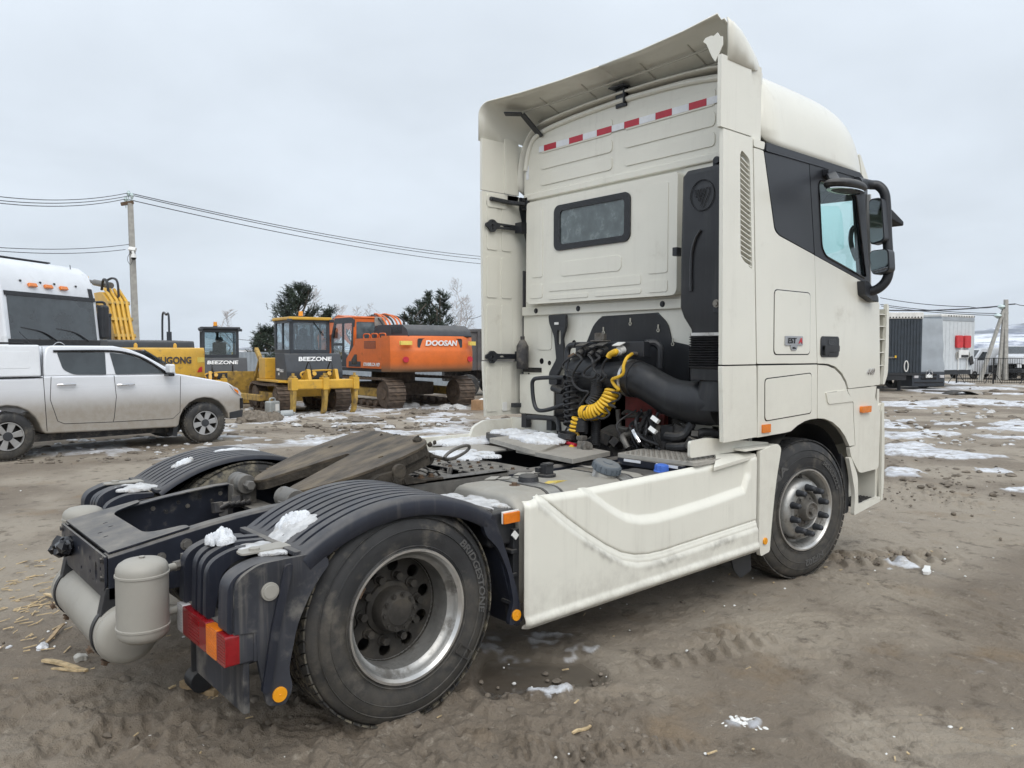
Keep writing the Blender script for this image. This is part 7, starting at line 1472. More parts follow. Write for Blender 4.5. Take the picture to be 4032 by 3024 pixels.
# yellow excavator behind the pickup
LY = D('b2', 1085, 900, 20.3); hy = rad(92)
LX = thing('excavator', 'yellow crawler excavator with long counterweight partly hidden by the white pickup', 'excavator', Vector((LY.x, LY.y, -.26))+Vector((math.cos(hy), math.sin(hy), 0))*2.75, hy)
excavator_base(LX, 1.1, 1.3, -2.1, 2.1, .55, .95, 2.35, 38)
pl2 = []
for t_ in np.linspace(-1, 1, 25): pl2.append((-2.35-.42*(1-abs(t_)**3.5), t_*1.38))
rg2 = lambda z, s: [(-2.0+(x+2.0)*s, y*(.97+.03*s), z) for x, y in pl2]+[(-1.7, 1.38, z), (-1.7, -1.38, z)]
MB().loft([rg2(1.14, .80), rg2(1.20, .97), rg2(1.28, 1), rg2(1.88, 1), rg2(1.97, .95), rg2(2.0, .85)]).build('counterweight', 'yellow_paint', LX, ang=40)
def lgx(yv): return -2.775+.42*abs(yv/1.38)**3.5
MB().text('LIUGONG', lambda a, b_, w: (lgx(-a*.17-.39)-.008-.008*w, -a*.17-.39, 1.57+b_*.19)).build('lettering', 'letter_dark', LX, smooth=False); MB().text('02', lambda a, b_, w: (lgx(-a*.20-.30)-.008-.008*w, -a*.20-.30, 1.30+b_*.20)).build('number', 'tank_paint', LX, smooth=False)
MB().prism(rrect(-1.36, -1.08, 1.60, 1.74, .01), lambda u, v, w: (lgx(u)-.012+w-.0, u, v), 0, .1).build('warning_decal', 'decal_yellow', LX); MB().prism([(-1.08, 1.33), (-1.26, 1.33), (-1.26, 1.49), (-1.16, 1.45)], lambda u, v, w: (lgx(u)-.014+w, u, v), 0, .1).build('red_decal', 'tape_red', LX)
for y in (.45, -.55): MB().lathe([(0, .05), (.10, .045), (.14, .02), (.14, 0)], (-2.45, y, 1.98), (0, 0, 1), 14).build('lifting_eye', 'yellow_paint', LX)
MB().prism(rpoly([(-2.25, 1.95), (-2.2, 2.18), (-.6, 2.22), (-.6, 1.95)], .06), ex, -1.15, 1.05).build('engine_hood', 'machine_dark', LX, bevel=.05, seg=3); MB().box(-1.9, 1.6, -1.36, 1.36, 1.1, 1.95).build('side_body', 'yellow_paint', LX, bevel=.05)
c2 = bpy.data.objects.new('cab', None); COL.objects.link(c2); c2.parent = LX
for yy in (.42, 1.30): MB().prism(rrect(-.25, 1.5, 1.2, 2.92, .08), lambda u, v, w: (u, yy+w, v), 0, .05, [rrect(-.10, .55, 2.1, 2.78, .05), rrect(.7, 1.38, 2.1, 2.78, .05)]).build('cab_side', 'machine_dark', c2, bevel=.01)
MB().prism(rrect(.42, 1.35, 1.2, 2.92, .08), PX(-.28), 0, .05, [rrect(.52, 1.25, 2.2, 2.70, .05)]).build('rear_frame', 'machine_dark', c2, bevel=.01); MB().prism(rrect(.5, 1.27, 2.18, 2.72, .05), PX(-.26), 0, .01).build('rear_pane', 'clear_pane', c2); MB().box(-.3, 1.55, .40, 1.37, 2.86, 2.96).build('cab_roof', 'machine_dark', c2, bevel=.03)
bo_ = MB().prism(rpoly([(.5, 1.6), (1.5, 1.5), (2.4, 2.85), (5.3, 3.30), (5.4, 3.72), (2.1, 3.72), (1.4, 3.40)], .2), ex, -.52, .02).build('boom', 'yellow_paint', LX, bevel=.04)
for k in range(4): MB().tube([(.60, -.46+.13*k, 2.0), (1.34, -.46+.13*k, 3.42), (2.05, -.46+.13*k, 3.80)], .05, 8).build('boom_pipe', 'yellow_paint', bo_)
for t_ in (.25, .6, .95): p_ = Vector((.60, -.25, 2.0)).lerp(Vector((1.34, -.25, 3.42)), t_); MB().obox(p_, (.10, .60, .06), e=(0, -63, 0)).build('pipe_clamp', 'yellow_dirty', bo_)
MB().text('LIUGONG', tplane((3.2, .026, 3.18), (-.985, 0, -.16), (-.16, 0, .985), .28, .01)).build('boom_lettering', 'letter_dark', bo_, smooth=False)
MB().cyl((2.1, -.25, 3.92), (3.8, -.25, 4.12), .10).cyl((3.6, -.25, 4.10), (5.5, -.25, 4.34), .055).build('arm_cylinder', 'steel_grey', LX); MB().cyl((1.3, .12, 1.6), (2.6, .12, 3.3), .09).build('boom_cylinder', 'chrome', LX)
MB().prism(rpoly([(5.2, 3.1), (5.7, 3.2), (5.9, 4.35), (5.5, 4.48), (5.2, 3.9)], .08), ex, -.5, 0).build('dipper_arm', 'yellow_paint', LX, bevel=.03)
MB().tube(spl([(1.8, -.1, 3.6), (1.9, -.1, 4.0), (2.3, -.1, 4.1), (2.5, -.1, 3.8)], 6), .04, 6).tube(spl([(1.5, -.3, 3.5), (1.6, -.3, 4.0), (2.1, -.3, 4.15), (2.8, -.3, 4.1)], 6), .035, 6).build('hydraulic_hose', 'hose_black', LX)
MB().tube(spl([(-1.0, -.9, 1.95), (-1.0, -.9, 2.9), (-.8, -.9, 2.95), (-.5, -.9, 2.95), (-.45, -.9, 1.95)], 5), .03, 6).build('guard_frame', 'machine_dark', LX); MB().tube([(-1.3, -.8, 2.1), (-1.3, -.8, 2.45)], .07, 10).build('exhaust', 'machine_dark', LX)
# ---------------------------------------------------------------- dark dump truck behind, metal fence, canister, box
qd = D('b3', 1790, 900, 36.0); hq = YAW-rad(78); DT = thing('dump_truck', 'dark grey dump truck body standing behind the orange excavator', 'truck', (qd.x+4.0*math.cos(hq), qd.y+4.0*math.sin(hq), -.45), hq)
MB().prism([(-3.6, 1.2), (-3.9, 1.5), (-4.0, 3.05), (3.5, 3.25), (3.5, 1.2)], ex, -1.25, 1.25).build('dump_body', 'dumper_grey', DT, bevel=.04)
for k in range(6): [MB().box(-3.4+1.2*k, -3.28+1.2*k, a_, b_, 1.25, 3.05).build('body_rib', 'dumper_grey', DT) for a_, b_ in ((1.25, 1.33), (-1.33, -1.25))]
MB().box(-3.9, 3.5, -1.32, 1.32, 2.95, 3.07).build('top_rail', 'dumper_grey', DT, bevel=.02); MB().box(-3.6, 4.5, -.5, .5, .7, 1.2).build('chassis', 'frame_dirty', DT)
for x in (-2.6, -1.2, 3.2):
    for sy in (-1, 1): MB().lathe([(0, .25), (0, .45), (.04, .52), (.5, .52), (.5, .25)], (x, sy*1.2, .52), (0, -sy, 0), 28).cyl((x, sy*1.1, .52), (x, sy*.8, .52), .3).build('wheel', 'rubber', DT)
fa = D('b3', 300, 640, 40); fb = D('b3', 2110, 640, 46)
for i in range(24):
    a = fa.lerp(fb, i/24); b_ = fa.lerp(fb, (i+1)/24); zb_ = float(zg(a.x, a.y)); d__ = (b_-a); d__.z = 0; L = d__.length
    if i == 0:
        F_ = thing('metal_fence', 'grey corrugated sheet metal fence behind the machines', 'fence', (fa.x, fa.y, zb_), math.atan2(d__.y, d__.x)); pm = MB()
        pr2 = []; 
        for q in range(int(L/.10)+1): pr2.append((q*.10, .02*(q % 2)))
        rr2 = [[(x, y, z) for x, y in pr2] for z in (.05, 2.0)]; o = pm.loft(rr2, False, False).build('fence_sheet', 'sheet_fence', F_, smooth=False); s0 = o
    else: o = bpy.data.objects.new('fence_sheet', s0.data); COL.objects.link(o); o.parent = F_
    o.location = (i*L, .0, 0)
cn = G('b3', 660, 1030); CN = thing('plastic_canister', 'grey plastic canister standing on the ice by the bulldozer track', 'canister', cn, rad(15))
MB().box(-.20, .20, -.14, .14, .02, .42).build('body', 'canister', CN, bevel=.05, seg=3); MB().tube(spl([(-.10, 0, .40), (-.08, 0, .50), (.08, 0, .50), (.10, 0, .40)], 5), .025, 8).build('handle', 'canister', CN); MB().prism(rrect(.0, .14, .12, .33, .01), PY(-.145), 0, .006).build('sticker', 'white_plastic', CN)
cn2 = G('b3', 760, 1045); MB_ = MB().lathe([(0, .0), (0, .09), (.35, .10), (.38, .03), (.42, .03)], cn2+Vector((-.15, .1, .09)), (.9, -.3, .02), 16); tag(MB_.build('plastic_bottle', 'canister', None), 'grey bottle lying on the ice beside the canister', 'bottle')
bx_ = G('b3', 2105, 1000); BX = thing('cardboard_box', 'brown cardboard box on the snow beside the cab', 'box', bx_, rad(20)); MB().box(-.25, .25, -.2, .2, .01, .36).build('carton', 'card', BX, bevel=.006); MB().obox((.1, -.05, .37), (.3, .25, .01), e=(0, -12, 0)).build('flap', 'white_plastic', BX)
# ================================================================ poles, wires, trees, right side, hills
def concrete_pole(par, x, y, z0, H, r0, r1, lean=(0, 0), name='shaft', m_='concrete'):
    return MB().loft([[(x+lean[0]*h+sx*r, y+lean[1]*h+sy*r*.8, z0+h) for sx, sy in ((-1, -1), (1, -1), (1, 1), (-1, 1))] for h, r in ((0, r0), (H, r1))]).build(name, m_, par, bevel=.02)
dp = 38.0; tp = D('px', 513, 800, dp); bt = D('px', 527, 1140, dp); zb_ = -.6; le = ((tp-bt)/(tp.z-bt.z)); H = tp.z-zb_; px0 = bt-le*(bt.z-zb_)
PO = thing('power_pole', 'grey concrete power pole with floodlight and dome camera on the left', 'pole', (px0.x, px0.y, zb_))
concrete_pole(PO, 0, 0, 0, H, .16, .115, (le.x, le.y))
R3 = Vector(AR); tl_ = tp-px0; U3 = Vector((0, 0, 1)); F3 = Vector(FH)
MB().bar(tl_+R3*.15+U3*.05, tl_-R3*.45-U3*.05, .10, .16).build('cross_arm', 'rust', PO)
ins = []
for k, (x, y) in enumerate(((1525, 330), (1565, 358), (1493, 402))):
    c = D('b5', x, y, dp)-px0; ins.append(c+px0); MB().lathe([(-.18, .05), (-.10, .07), (-.02, .11), (.02, .07), (.10, .06), (.12, 0)], c, (0, 0, 1), 14).cyl(c-U3*.45, c-U3*.15, .025, n=8).build('insulator', 'insulator', PO)
fl_ = D('b5', 1573, 998, dp-.2)-px0; MB().obox(fl_, (.34, .16, .18), e=(-25, 8, math.degrees(YAW)-90)).build('floodlight', 'white_plastic', PO, bevel=.01); cm_ = D('b5', 1587, 1095, dp-.3)-px0
cmr = MB().lathe([(.14, .0), (.14, .10), (.0, .14), (-.02, .14), (-.02, .0)], cm_, (0, 0, 1), 18).cyl(cm_+U3*.14, cm_+U3*.3-R3*.05, .06).build('dome_camera', 'white_plastic', PO); MB().ell(cm_-U3*.02, (.12, .12, .12), 14, 8).build('camera_dome', 'gloss_black', cmr)
MB().tube(spl([fl_, fl_-R3*.2-U3*.3, cm_-R3*.3-U3*.15, cm_-R3*.15-U3*.35, cm_], 6), .012, 5).build('cable', 'wire', PO)
WZ = [0]
def wirething(label, a, b, sag, r=.012, ext=1.0):
    a = Vector(a); b = Vector(b); N = 40; pts = [a+(b-a)*(i/N*ext)-Vector((0, 0, sag*4*(i/N*ext)*(1-i/N*ext)*(1 if i/N*ext < 1 else .25))) for i in range(N+1)]
    tag(MB().tube(pts, r, 5).build('overhead_wire', 'wire', None), label, 'wire', 'overhead wires')
for k, (i_, y0) in enumerate(((ins[0], 357), (ins[1], 404), (ins[2], 434))):
    wirething(('topmost', 'middle', 'lowest')[k]+' of the three wires running left from the pole top', i_, D('b5', -120, y0+4, dp-9), .25, .017, 3.0)
for k, (i_, q) in enumerate(((ins[0], (1040, 550)), (ins[1], (1040, 556)), (ins[2], (1040, 566)))):
    e_ = D('full', 1120, q[1]+10, dp+34); wirething(('topmost', 'middle', 'lowest')[k]+' of the three wires running right from the pole towards the cab', i_, e_, .55, .022, 2.0)
for k, (p, y0) in enumerate((((1530, 942), 972), ((1490, 1003), 1012))):
    wirething(('upper', 'lower')[k]+' of the two wires attached at mid height of the pole', D('b5', p[0], p[1], dp), D('b5', -120, y0, dp-9), .15, .015, 3.0)
wirething('thin far wire between the bulldozers', D('b3', 420, 505, 60), D('b3', 700, 480, 60), .2, .02); wirething('thin wire right of the bare birch', D('b3', 1990, 362, 60), D('b3', 2115, 342, 60), .1, .02)
# ---- trees
def pine(label, x, y, H, W_, seed, top=.12, low=.15):
    rg = random.Random(seed); Pn = thing('pine_tree', label, 'tree', (x, y, -.55), 0, 'dark pines behind the yard')
    MB().tube([(rg.uniform(-.1, .1)*i, rg.uniform(-.1, .1)*i, H*i/6) for i in range(7)], [.16*(1-i/7.5) for i in range(7)], 8).build('trunk', 'bark', Pn)
    cr = MB(); br = MB(); nb = int(34*W_/2+H*6)
    for k in range(nb):
        t_ = low+(1-low)*(k+rg.random())/nb; z = H*t_; L = W_*(1-t_)**.62*rg.uniform(.65, 1.1)+top; a = rg.uniform(0, 6.283); up_ = .25+.65*t_+rg.uniform(-.12, .15)
        d = Vector((math.cos(a), math.sin(a), up_)).normalized(); p0 = Vector((0, 0, z)); p1 = p0+d*L; br.tube([p0, p0.lerp(p1, .5)-Vector((0, 0, .04*L)), p1], [.035, .025, .012], 5)
        nt = int(9+L*8)
        for q in range(nt):
            s_ = .36+.68*(q+rg.random())/nt; c = p0.lerp(p1, s_)+Vector((rg.gauss(0, .13), rg.gauss(0, .13), rg.gauss(0, .10)))*(.45+.3*L/2); dd = (d+Vector((rg.gauss(0, .5), rg.gauss(0, .5), .5+rg.gauss(0, .3)))).normalized(); ln_ = rg.uniform(.25, .5)
            u, w = frame(dd)
            for j in range(11):
                aa = j*.571*2+rg.random(); o = u*math.cos(aa)+w*math.sin(aa); b0 = c+dd*ln_*(j/11); tipp = b0+(o*.85+dd*.75).normalized()*rg.uniform(.12, .20); sd_ = o.cross(dd).normalized()*.022
                cr.add([b0-sd_, b0+sd_, tipp], [(0, 1, 2)])
    br.build('branches', 'bark', Pn); cr.build('crown', 'needles', Pn, smooth=False, recalc=False)
def gpos(k, x, d): p = D(k, x, 700, d); return p.x, p.y
def treeH(k, y, d): return D(k, 500, y, d).z+.55
x, y = gpos('b3', 845, 42); pine('large dark pine with spreading ragged crown behind the near bulldozer', x, y, treeH('b3', 165, 42), 2.6, 1)
x, y = gpos('b3', 620, 43); pine('low dark pine branch sticking out left of the near bulldozer cab', x, y, treeH('b3', 455, 43), 1.4, 12, low=.3)
x, y = gpos('b3', 1060, 43); pine('small dark pine tip right of the near bulldozer cab', x, y, treeH('b3', 322, 43), .9, 13, low=.3)
for i, (xx, yt, W_, lab) in enumerate(((1615, 270, .9, 'lowest and leftmost pine of the group behind the orange excavator'), (1690, 215, .85, 'slim pine second from the left behind the orange excavator'), (1755, 155, .9, 'tall pine with thin top in the middle of the right group'), (1848, 155, 1.25, 'broad tall pine at the right of the group behind the excavator'))):
    x, y = gpos('b3', xx, 46+i); pine(lab, x, y, treeH('b3', yt+45, 46+i), W_, 20+i, .08, .1)
def birch(label, k, x, yt, d, W_, seed, dens=1.0):
    rg = random.Random(seed); px_, py_ = gpos(k, x, d); H = treeH(k, yt, d); Bt = thing('bare_birch', label, 'tree', (px_, py_, -.55), 0, 'bare trees behind the yard')
    MB().tube([(rg.gauss(0, .05)*i, rg.gauss(0, .05)*i, H*i/8) for i in range(9)], [.06*(1-i/8.6)+.006 for i in range(9)], 6).build('trunk', 'birch_twig', Bt); tw = MB()
    def grow(p, d_, L, r, lv):
        q = p+d_*L; m_ = p.lerp(q, .5)+Vector((rg.gauss(0, .04), rg.gauss(0, .04), rg.gauss(0, .04)))*L; tw.tube([p, m_, q], [r, r*.8, r*.55], 4, cap=False)
        if lv:
            for _ in range(3 if lv == 2 else 3):
                s_ = rg.uniform(.3, 1.0); grow(p.lerp(q, s_), (d_+Vector((rg.gauss(0, .55), rg.gauss(0, .55), rg.gauss(.15, .35)))).normalized(), L*rg.uniform(.4, .65), r*.6, lv-1)
    for j in range(int(H*9*dens)):
        z = H*(.22+.76*rg.random()); a = rg.uniform(0, 6.283); L = W_*(1-z/H)**.6*rg.uniform(.6, 1.1)+.25; grow(Vector((0, 0, z)), Vector((math.cos(a), math.sin(a), rg.uniform(.5, 1.2))).normalized(), L*.75, .011, 2)
    tw.build('crown', 'birch_twig', Bt, smooth=False, recalc=False)
birch('tall bare birch right of the pines beside the cab edge', 'b3', 1945, 85, 52, 1.7, 41); birch('shorter bare birch beside the tall one near the cab edge', 'b3', 2005, 215, 50, 1.3, 42); birch('bare tree behind the far bulldozer', 'b3', 352, 305, 50, 1.4, 43)
birch('bare tree right behind the large pine', 'b3', 950, 150, 47, 1.6, 44); birch('thin bare tree between the large pine and the orange excavator', 'b3', 1130, 270, 55, 1.2, 45); birch('thin bare tree above the orange excavator cab', 'b3', 1250, 280, 57, 1.0, 46, .7); birch('thin bare tree right above the excavator cab hoses', 'b3', 1340, 260, 56, 1.2, 47, .8)
birch('bare bushy tree behind the yellow excavator boom', 'b2', 790, 560, 44, 1.5, 48)
# ---- far hills
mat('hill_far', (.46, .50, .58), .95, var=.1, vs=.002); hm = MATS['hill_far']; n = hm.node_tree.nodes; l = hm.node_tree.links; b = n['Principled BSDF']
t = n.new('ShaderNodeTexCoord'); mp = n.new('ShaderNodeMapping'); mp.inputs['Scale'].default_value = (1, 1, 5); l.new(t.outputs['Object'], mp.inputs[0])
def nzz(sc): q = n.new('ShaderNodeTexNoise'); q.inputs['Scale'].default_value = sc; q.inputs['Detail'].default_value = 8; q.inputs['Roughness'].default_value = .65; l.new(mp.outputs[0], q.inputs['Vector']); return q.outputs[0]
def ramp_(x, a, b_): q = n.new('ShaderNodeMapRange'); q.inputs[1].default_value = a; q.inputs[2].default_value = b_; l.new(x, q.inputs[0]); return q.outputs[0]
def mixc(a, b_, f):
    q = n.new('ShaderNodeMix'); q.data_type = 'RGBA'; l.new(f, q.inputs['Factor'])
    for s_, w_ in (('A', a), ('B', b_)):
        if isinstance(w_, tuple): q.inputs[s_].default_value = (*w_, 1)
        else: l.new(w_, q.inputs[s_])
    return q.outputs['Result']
cc = mixc((.78, .80, .84), (.13, .15, .22), ramp_(nzz(.006), .46, .58)); sz_ = n.new('ShaderNodeSeparateXYZ'); l.new(t.outputs['Object'], sz_.inputs[0]); cc2 = mixc(cc, (.10, .11, .13), ramp_(nzz(.0016), .52, .60)); l.new(cc2, b.inputs['Base Color'])  # blue of the distant haze is mixed into the forest colour
def hill(name, d, pts, thick=900, seed=0):
    rg = random.Random(seed); N = 90; us = np.linspace(pts[0][0], pts[-1][0], N); ys = np.interp(us, [p[0] for p in pts], [p[1] for p in pts])
    rings = []
    for k, fz in enumerate((0, .35, .7, 1.0, .6, 0)):
        rr = []
        for i, (u, v) in enumerate(zip(us, ys)):
            dd = d+thick*(k/5-.4); top_ = D('px', u, v+rg.uniform(-2.2, 2.2)*(1 if k == 3 else .3), d); base_ = D('px', u, 1385, dd); z = -8+(top_.z+8)*fz
            rr.append((base_.x, base_.y, z))
        rings.append(rr)
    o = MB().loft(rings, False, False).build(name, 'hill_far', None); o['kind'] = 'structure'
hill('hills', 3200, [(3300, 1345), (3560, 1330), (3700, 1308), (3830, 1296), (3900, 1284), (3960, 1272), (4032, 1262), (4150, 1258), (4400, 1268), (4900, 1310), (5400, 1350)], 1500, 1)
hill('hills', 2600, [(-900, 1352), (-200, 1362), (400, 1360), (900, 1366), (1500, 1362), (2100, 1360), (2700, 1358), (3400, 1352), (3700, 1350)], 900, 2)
# ---- right: trailers
mat('tarp_dark', (.030, .040, .052), .55, var=.2, vs=3); mat('tarp_grey', (.33, .36, .39), .6, var=.10, vs=1.2, bump=.5, bs=1.6); mat('tarp_white', (.70, .69, .66), .6, var=.08); mat('panel_light', (.56, .59, .61), .5, var=.05); mat('red_case', (.56, .03, .035), .4, var=.1); mat('dark_chassis', (.02, .022, .026), .6, var=.2); mat('van_white', (.66, .68, .71), .35, var=.05, coat=.2)
dT = 40.0
def onw(k, x, y, d): return D(k, x, y, d)
t0 = D('b4', 478, 1040, dT); hz = YAW-rad(11); fwd = hz+math.pi
TA = thing('semi_trailer', 'black ribbed curtain trailer front with pale tarp top seen beside the cab', 'trailer', (t0.x, t0.y, -.46), fwd)   # x forward = towards camera, +y = image right... local left
zA = lambda y_px: D('b4', 590, y_px, dT).z+.46
hwA = 1.27; za, zb2 = zA(1025), zA(430); zt = zA(362)
MB().box(-12.5, 0, -hwA, hwA, za, zb2).build('body', 'tarp_dark', TA, bevel=.02)
for k in range(17): y = -hwA+.08+k*(2*hwA-.16)/16; MB().box(0, .035, y-.042, y+.042, za+.05, zb2-.02).build('front_rib', 'tarp_dark', TA, bevel=.015)
MB().box(-12.5, .06, -hwA-.03, hwA+.03, zb2, zt).build('tarp_top', 'tarp_white', TA, bevel=.03)
for k in range(17): y = -hwA+.08+k*(2*hwA-.16)/16; MB().cyl((.06, y, zb2+.07), (.09, y, zb2+.07), .035, n=8).build('tarp_eyelet', 'gloss_black', TA)
MB().box(-12.3, .02, -.55, .55, za-.35, za).build('chassis', 'dark_chassis', TA); MB().box(-.1, .05, -hwA, hwA, za-.10, za+.03).build('front_beam', 'dark_chassis', TA, bevel=.01)
for y in (-.75, .75): MB().box(-2.0, -1.85, y-.07, y+.07, .0, za).box(-2.1, -1.75, y-.15, y+.15, 0, .05).build('landing_leg', 'dark_chassis', TA)
for x in (-8.5, -9.8, -11.1):
    for sy in (-1, 1): MB().lathe([(0, .28), (0, .48), (.38, .48), (.38, .28)], (x, sy*1.22, .50), (0, -sy, 0), 24).build('wheel', 'rubber', TA)
zc_ = zA(850); MB().box(.04, .10, -.75, .05, zc_-.05, zc_+.03).build('coupling_panel', 'steel_grey', TA, bevel=.01); MB().box(.1, .14, -.05, .03, zc_-.02, zc_+.10).build('yellow_coupling', 'hose_yellow', TA); MB().box(.1, .14, -.72, -.60, zc_-.02, zc_+.06).build('red_coupling', 'tape_red', TA)
for y in (.52, -1.0+.15): MB().tube([(.08, y+.09*math.cos(a), zA(945)+.27*math.sin(a)) for a in np.linspace(0, 6.283, 25)[:-1]], .03, 6, closed=True).build('cable_coil', 'tarp_white', TA)
# grey trailer
dG = 46.0; g0 = D('b4', 1145, 990, dG); hg = YAW-rad(2)+rad(30)+math.pi-rad(30)
FG = D('b4', 966, 990, dG-.6); FG2 = D('b4', 1325, 990, dG+1.1); ve = (FG2-FG); ve.z = 0; fwd = math.atan2(ve.y, ve.x)-math.pi/2; wd = ve.length
TG = thing('semi_trailer', 'light grey trailer front with two red cases, side curtain wrinkled', 'trailer', (FG.x, FG.y, -.48), fwd)   # local: x forward to camera, y from 0 (left in image... ) 
zG = lambda y_px: D('b4', 1145, y_px, dG).z+.48
a0, a1, a2 = zG(990), zG(450), zG(392)
MB().box(-11, -.02, .03, wd-.03, a0, a1).build('body', 'tarp_grey', TG, bevel=.02); MB().box(-.02, .03, .02, wd-.02, a0+.02, a1).build('front_wall', 'panel_light', TG, bevel=.01)
for k in range(9): y = .12+k*(wd-.24)/8; MB().box(.03, .045, y-.05, y+.05, a0+.1, a1-.05).build('wall_rib', 'panel_light', TG, bevel=.006)
MB().box(-11, .06, 0, wd, a1-.02, a1+.20).build('top_rail', 'tarp_grey', TG, bevel=.02); MB().box(-11, .05, -.01, wd+.01, a1+.20, a2+.05).build('tarp_top', 'tarp_white', TG, bevel=.04)
for k in range(11): MB().cyl((.05, wd*.2+k*wd*.078, a1+.27), (.08, wd*.2+k*wd*.078, a1+.27), .04, n=8).build('tarp_eyelet', 'gloss_black', TG)
for y in (.0, wd-.08): MB().box(-.05, .07, y, y+.08, a0, a1).build('corner_post', 'panel_light', TG, bevel=.015)
def onf(x, y): t_ = (x-966)/(1325-966)*wd; return t_, zG(y)
for x0, x1 in ((1110, 1182), (1197, 1270)):
    (ya, zt_), (yb, zb_2) = onf(x0, 610), onf(x1, 745); e = MB().prism(rrect(ya+.04, yb-.04, zb_2, zt_, .10), lambda u, v, w: (.05+w, u, v), 0, .14).build('red_case', 'red_case', TG, bevel=.05, seg=3); MB().box(.192, .198, ya+.06, yb-.06, (zt_+zb_2)/2-.01, (zt_+zb_2)/2+.01).build('case_strap', 'tape_red', e)
(ya, zt_), (yb, zb_2) = onf(1145, 770), onf(1250, 860); MB().box(.05, .16, ya, yb, zb_2, zt_).build('coupling_panel', 'white_plastic', TG, bevel=.02); MB().box(.16, .2, ya+.2, yb-.35, zb_2+.05, zb_2+.2).box(.16, .2, ya+.6, yb-.1, zb_2+.05, zb_2+.2).build('socket', 'gloss_black', TG)
for x in (1148, 1246): q, _ = onf(x, 0); MB().box(.06, .10, q-.03, q+.03, a0, zb_2).build('panel_leg', 'white_plastic', TG)
for x in (1132, 1258): q, z_ = onf(x, 830); MB().tube([(.10, q+.10*math.cos(a), z_+.22*math.sin(a)) for a in np.linspace(0, 6.283, 25)[:-1]], .03, 6, closed=True).build('cable_coil', 'tank_paint', TG)
q, z_ = onf(1280, 885); MB().obox((.15, q, z_), (.05, .34, .5), e=(20, 0, 0)).build('mud_flap', 'gloss_black', TG); MB().box(-11, .0, .2, wd-.2, a0-.25, a0).build('chassis', 'dark_chassis', TG)
for y0_, y1_ in ((-.15, .35), (.40, 1.15)): MB().box(-1.6, -.6, y0_, y1_, .1, a0-.1).build('tool_locker', 'panel_light', TG, bevel=.02)
for x in (-7, -8.3, -9.6):
    for y in (.1, wd-.4): MB().lathe([(0, .28), (0, .48), (.36, .48), (.36, .28)], (x, y, .5), (0, 1, 0), 24).build('wheel', 'rubber', TG)
for y in (.4, wd-.4): MB().box(-2.2, -2.05, y-.06, y+.06, 0, a0).build('landing_leg', 'dark_chassis', TG)
# dark truck nose between the trailers (cab wrapped in a grey tarpaulin)
dM = 43.5; m0 = D('b4', 838, 1190, dM); MT = thing('parked_truck', 'parked truck with dark bumper and grey sheet over its cab between the trailers', 'truck', (m0.x, m0.y, -.47), YAW+math.pi+rad(14))
zM = lambda y_px: D('b4', 860, y_px, dM).z+.47; wM = 1.08
MB().prism(rpoly([(0, .16), (.05, .35), (.02, zM(1005)), (-2.2, zM(1005)), (-2.2, .6), (-1.0, .6), (-1.0, .16)], .05), ex, -wM, wM).build('lower_cab', 'machine_dark', MT, bevel=.06)
MB().loft([[(x0, -wM+.02*math.sin(z*5), z), (x0+.03*math.sin(z*7), 0, z), (x0, wM-.02*math.sin(z*4), z), (-2.2, wM, z), (-2.2, -wM, z)] for z, x0 in [(zM(1005)+i*(zM(425)-zM(1005))/10, -.02-.02*i+.03*math.sin(i*1.7)) for i in range(11)]]).build('cab_sheet', 'tarp_grey', MT)
[MB().box(.03, .08, -w_, w_, z0_, z1_).build('grille_slot', 'gloss_black', MT) for w_, z0_, z1_ in ((.95, .36, .42), (.5, .56, .68), (.5, .78, .88))]; MB().box(.05, .09, -.22, .22, .66, .82).build('number_plate', 'white_plastic', MT)
for sy in (-1, 1): MB().obox((.05, sy*.86, .72), (.12, .28, .17)).build('headlamp', 'lens_clear', MT, bevel=.03)
em = MB().tube([(.08, .22*math.cos(a), zM(1028)+.22*math.sin(a)) for a in np.linspace(0, 6.283, 29)[:-1]], .02, 6, closed=True)
for a in (90, 210, 330): em.cyl((.08, 0, zM(1028)), (.08, .21*math.cos(rad(a)), zM(1028)+.21*math.sin(rad(a))), .022, .008, n=8)
em.build('three_point_star', 'chrome', MT); MB().box(.0, .06, -1.2, -1.0, zM(1035), zM(1005)).build('marker_lamp', 'lens_red', MT)
for sy in (-1, 1): MB().lathe([(0, .28), (0, .5), (.32, .5), (.32, .28)], (-1.5, sy*1.2, .5), (0, -sy, 0), 24).build('wheel', 'rubber', MT)
# sheet lying on the ground
c = G('b4', 1190, 1255); MSH = MB().loft([[(c.x+1.25*(i/10-.5)*RH[0]+w_*FH[0], c.y+1.25*(i/10-.5)*RH[1]+w_*FH[1], c.z+.03+.17*math.sin(math.pi*i/10)) for i in range(11)] for w_ in (-.5, .5)], False, False).build('rubber_sheet', 'rubber', None); MSH.modifiers.new('s', 'SOLIDIFY').thickness = .02; tag(MSH, 'arched black rubber mudguard lying on the ground before the trailers', 'rubber sheet')
a = G('b4', 790, 1228); b_ = G('b4', 1200, 1240); tag(MB().bar(a+Vector((0, 0, .08)), b_+Vector((0, 0, .08)), .16, .08).build('timber_beam', 'bark', None), 'long dark plank lying on the ice beside the rubber sheet', 'plank')
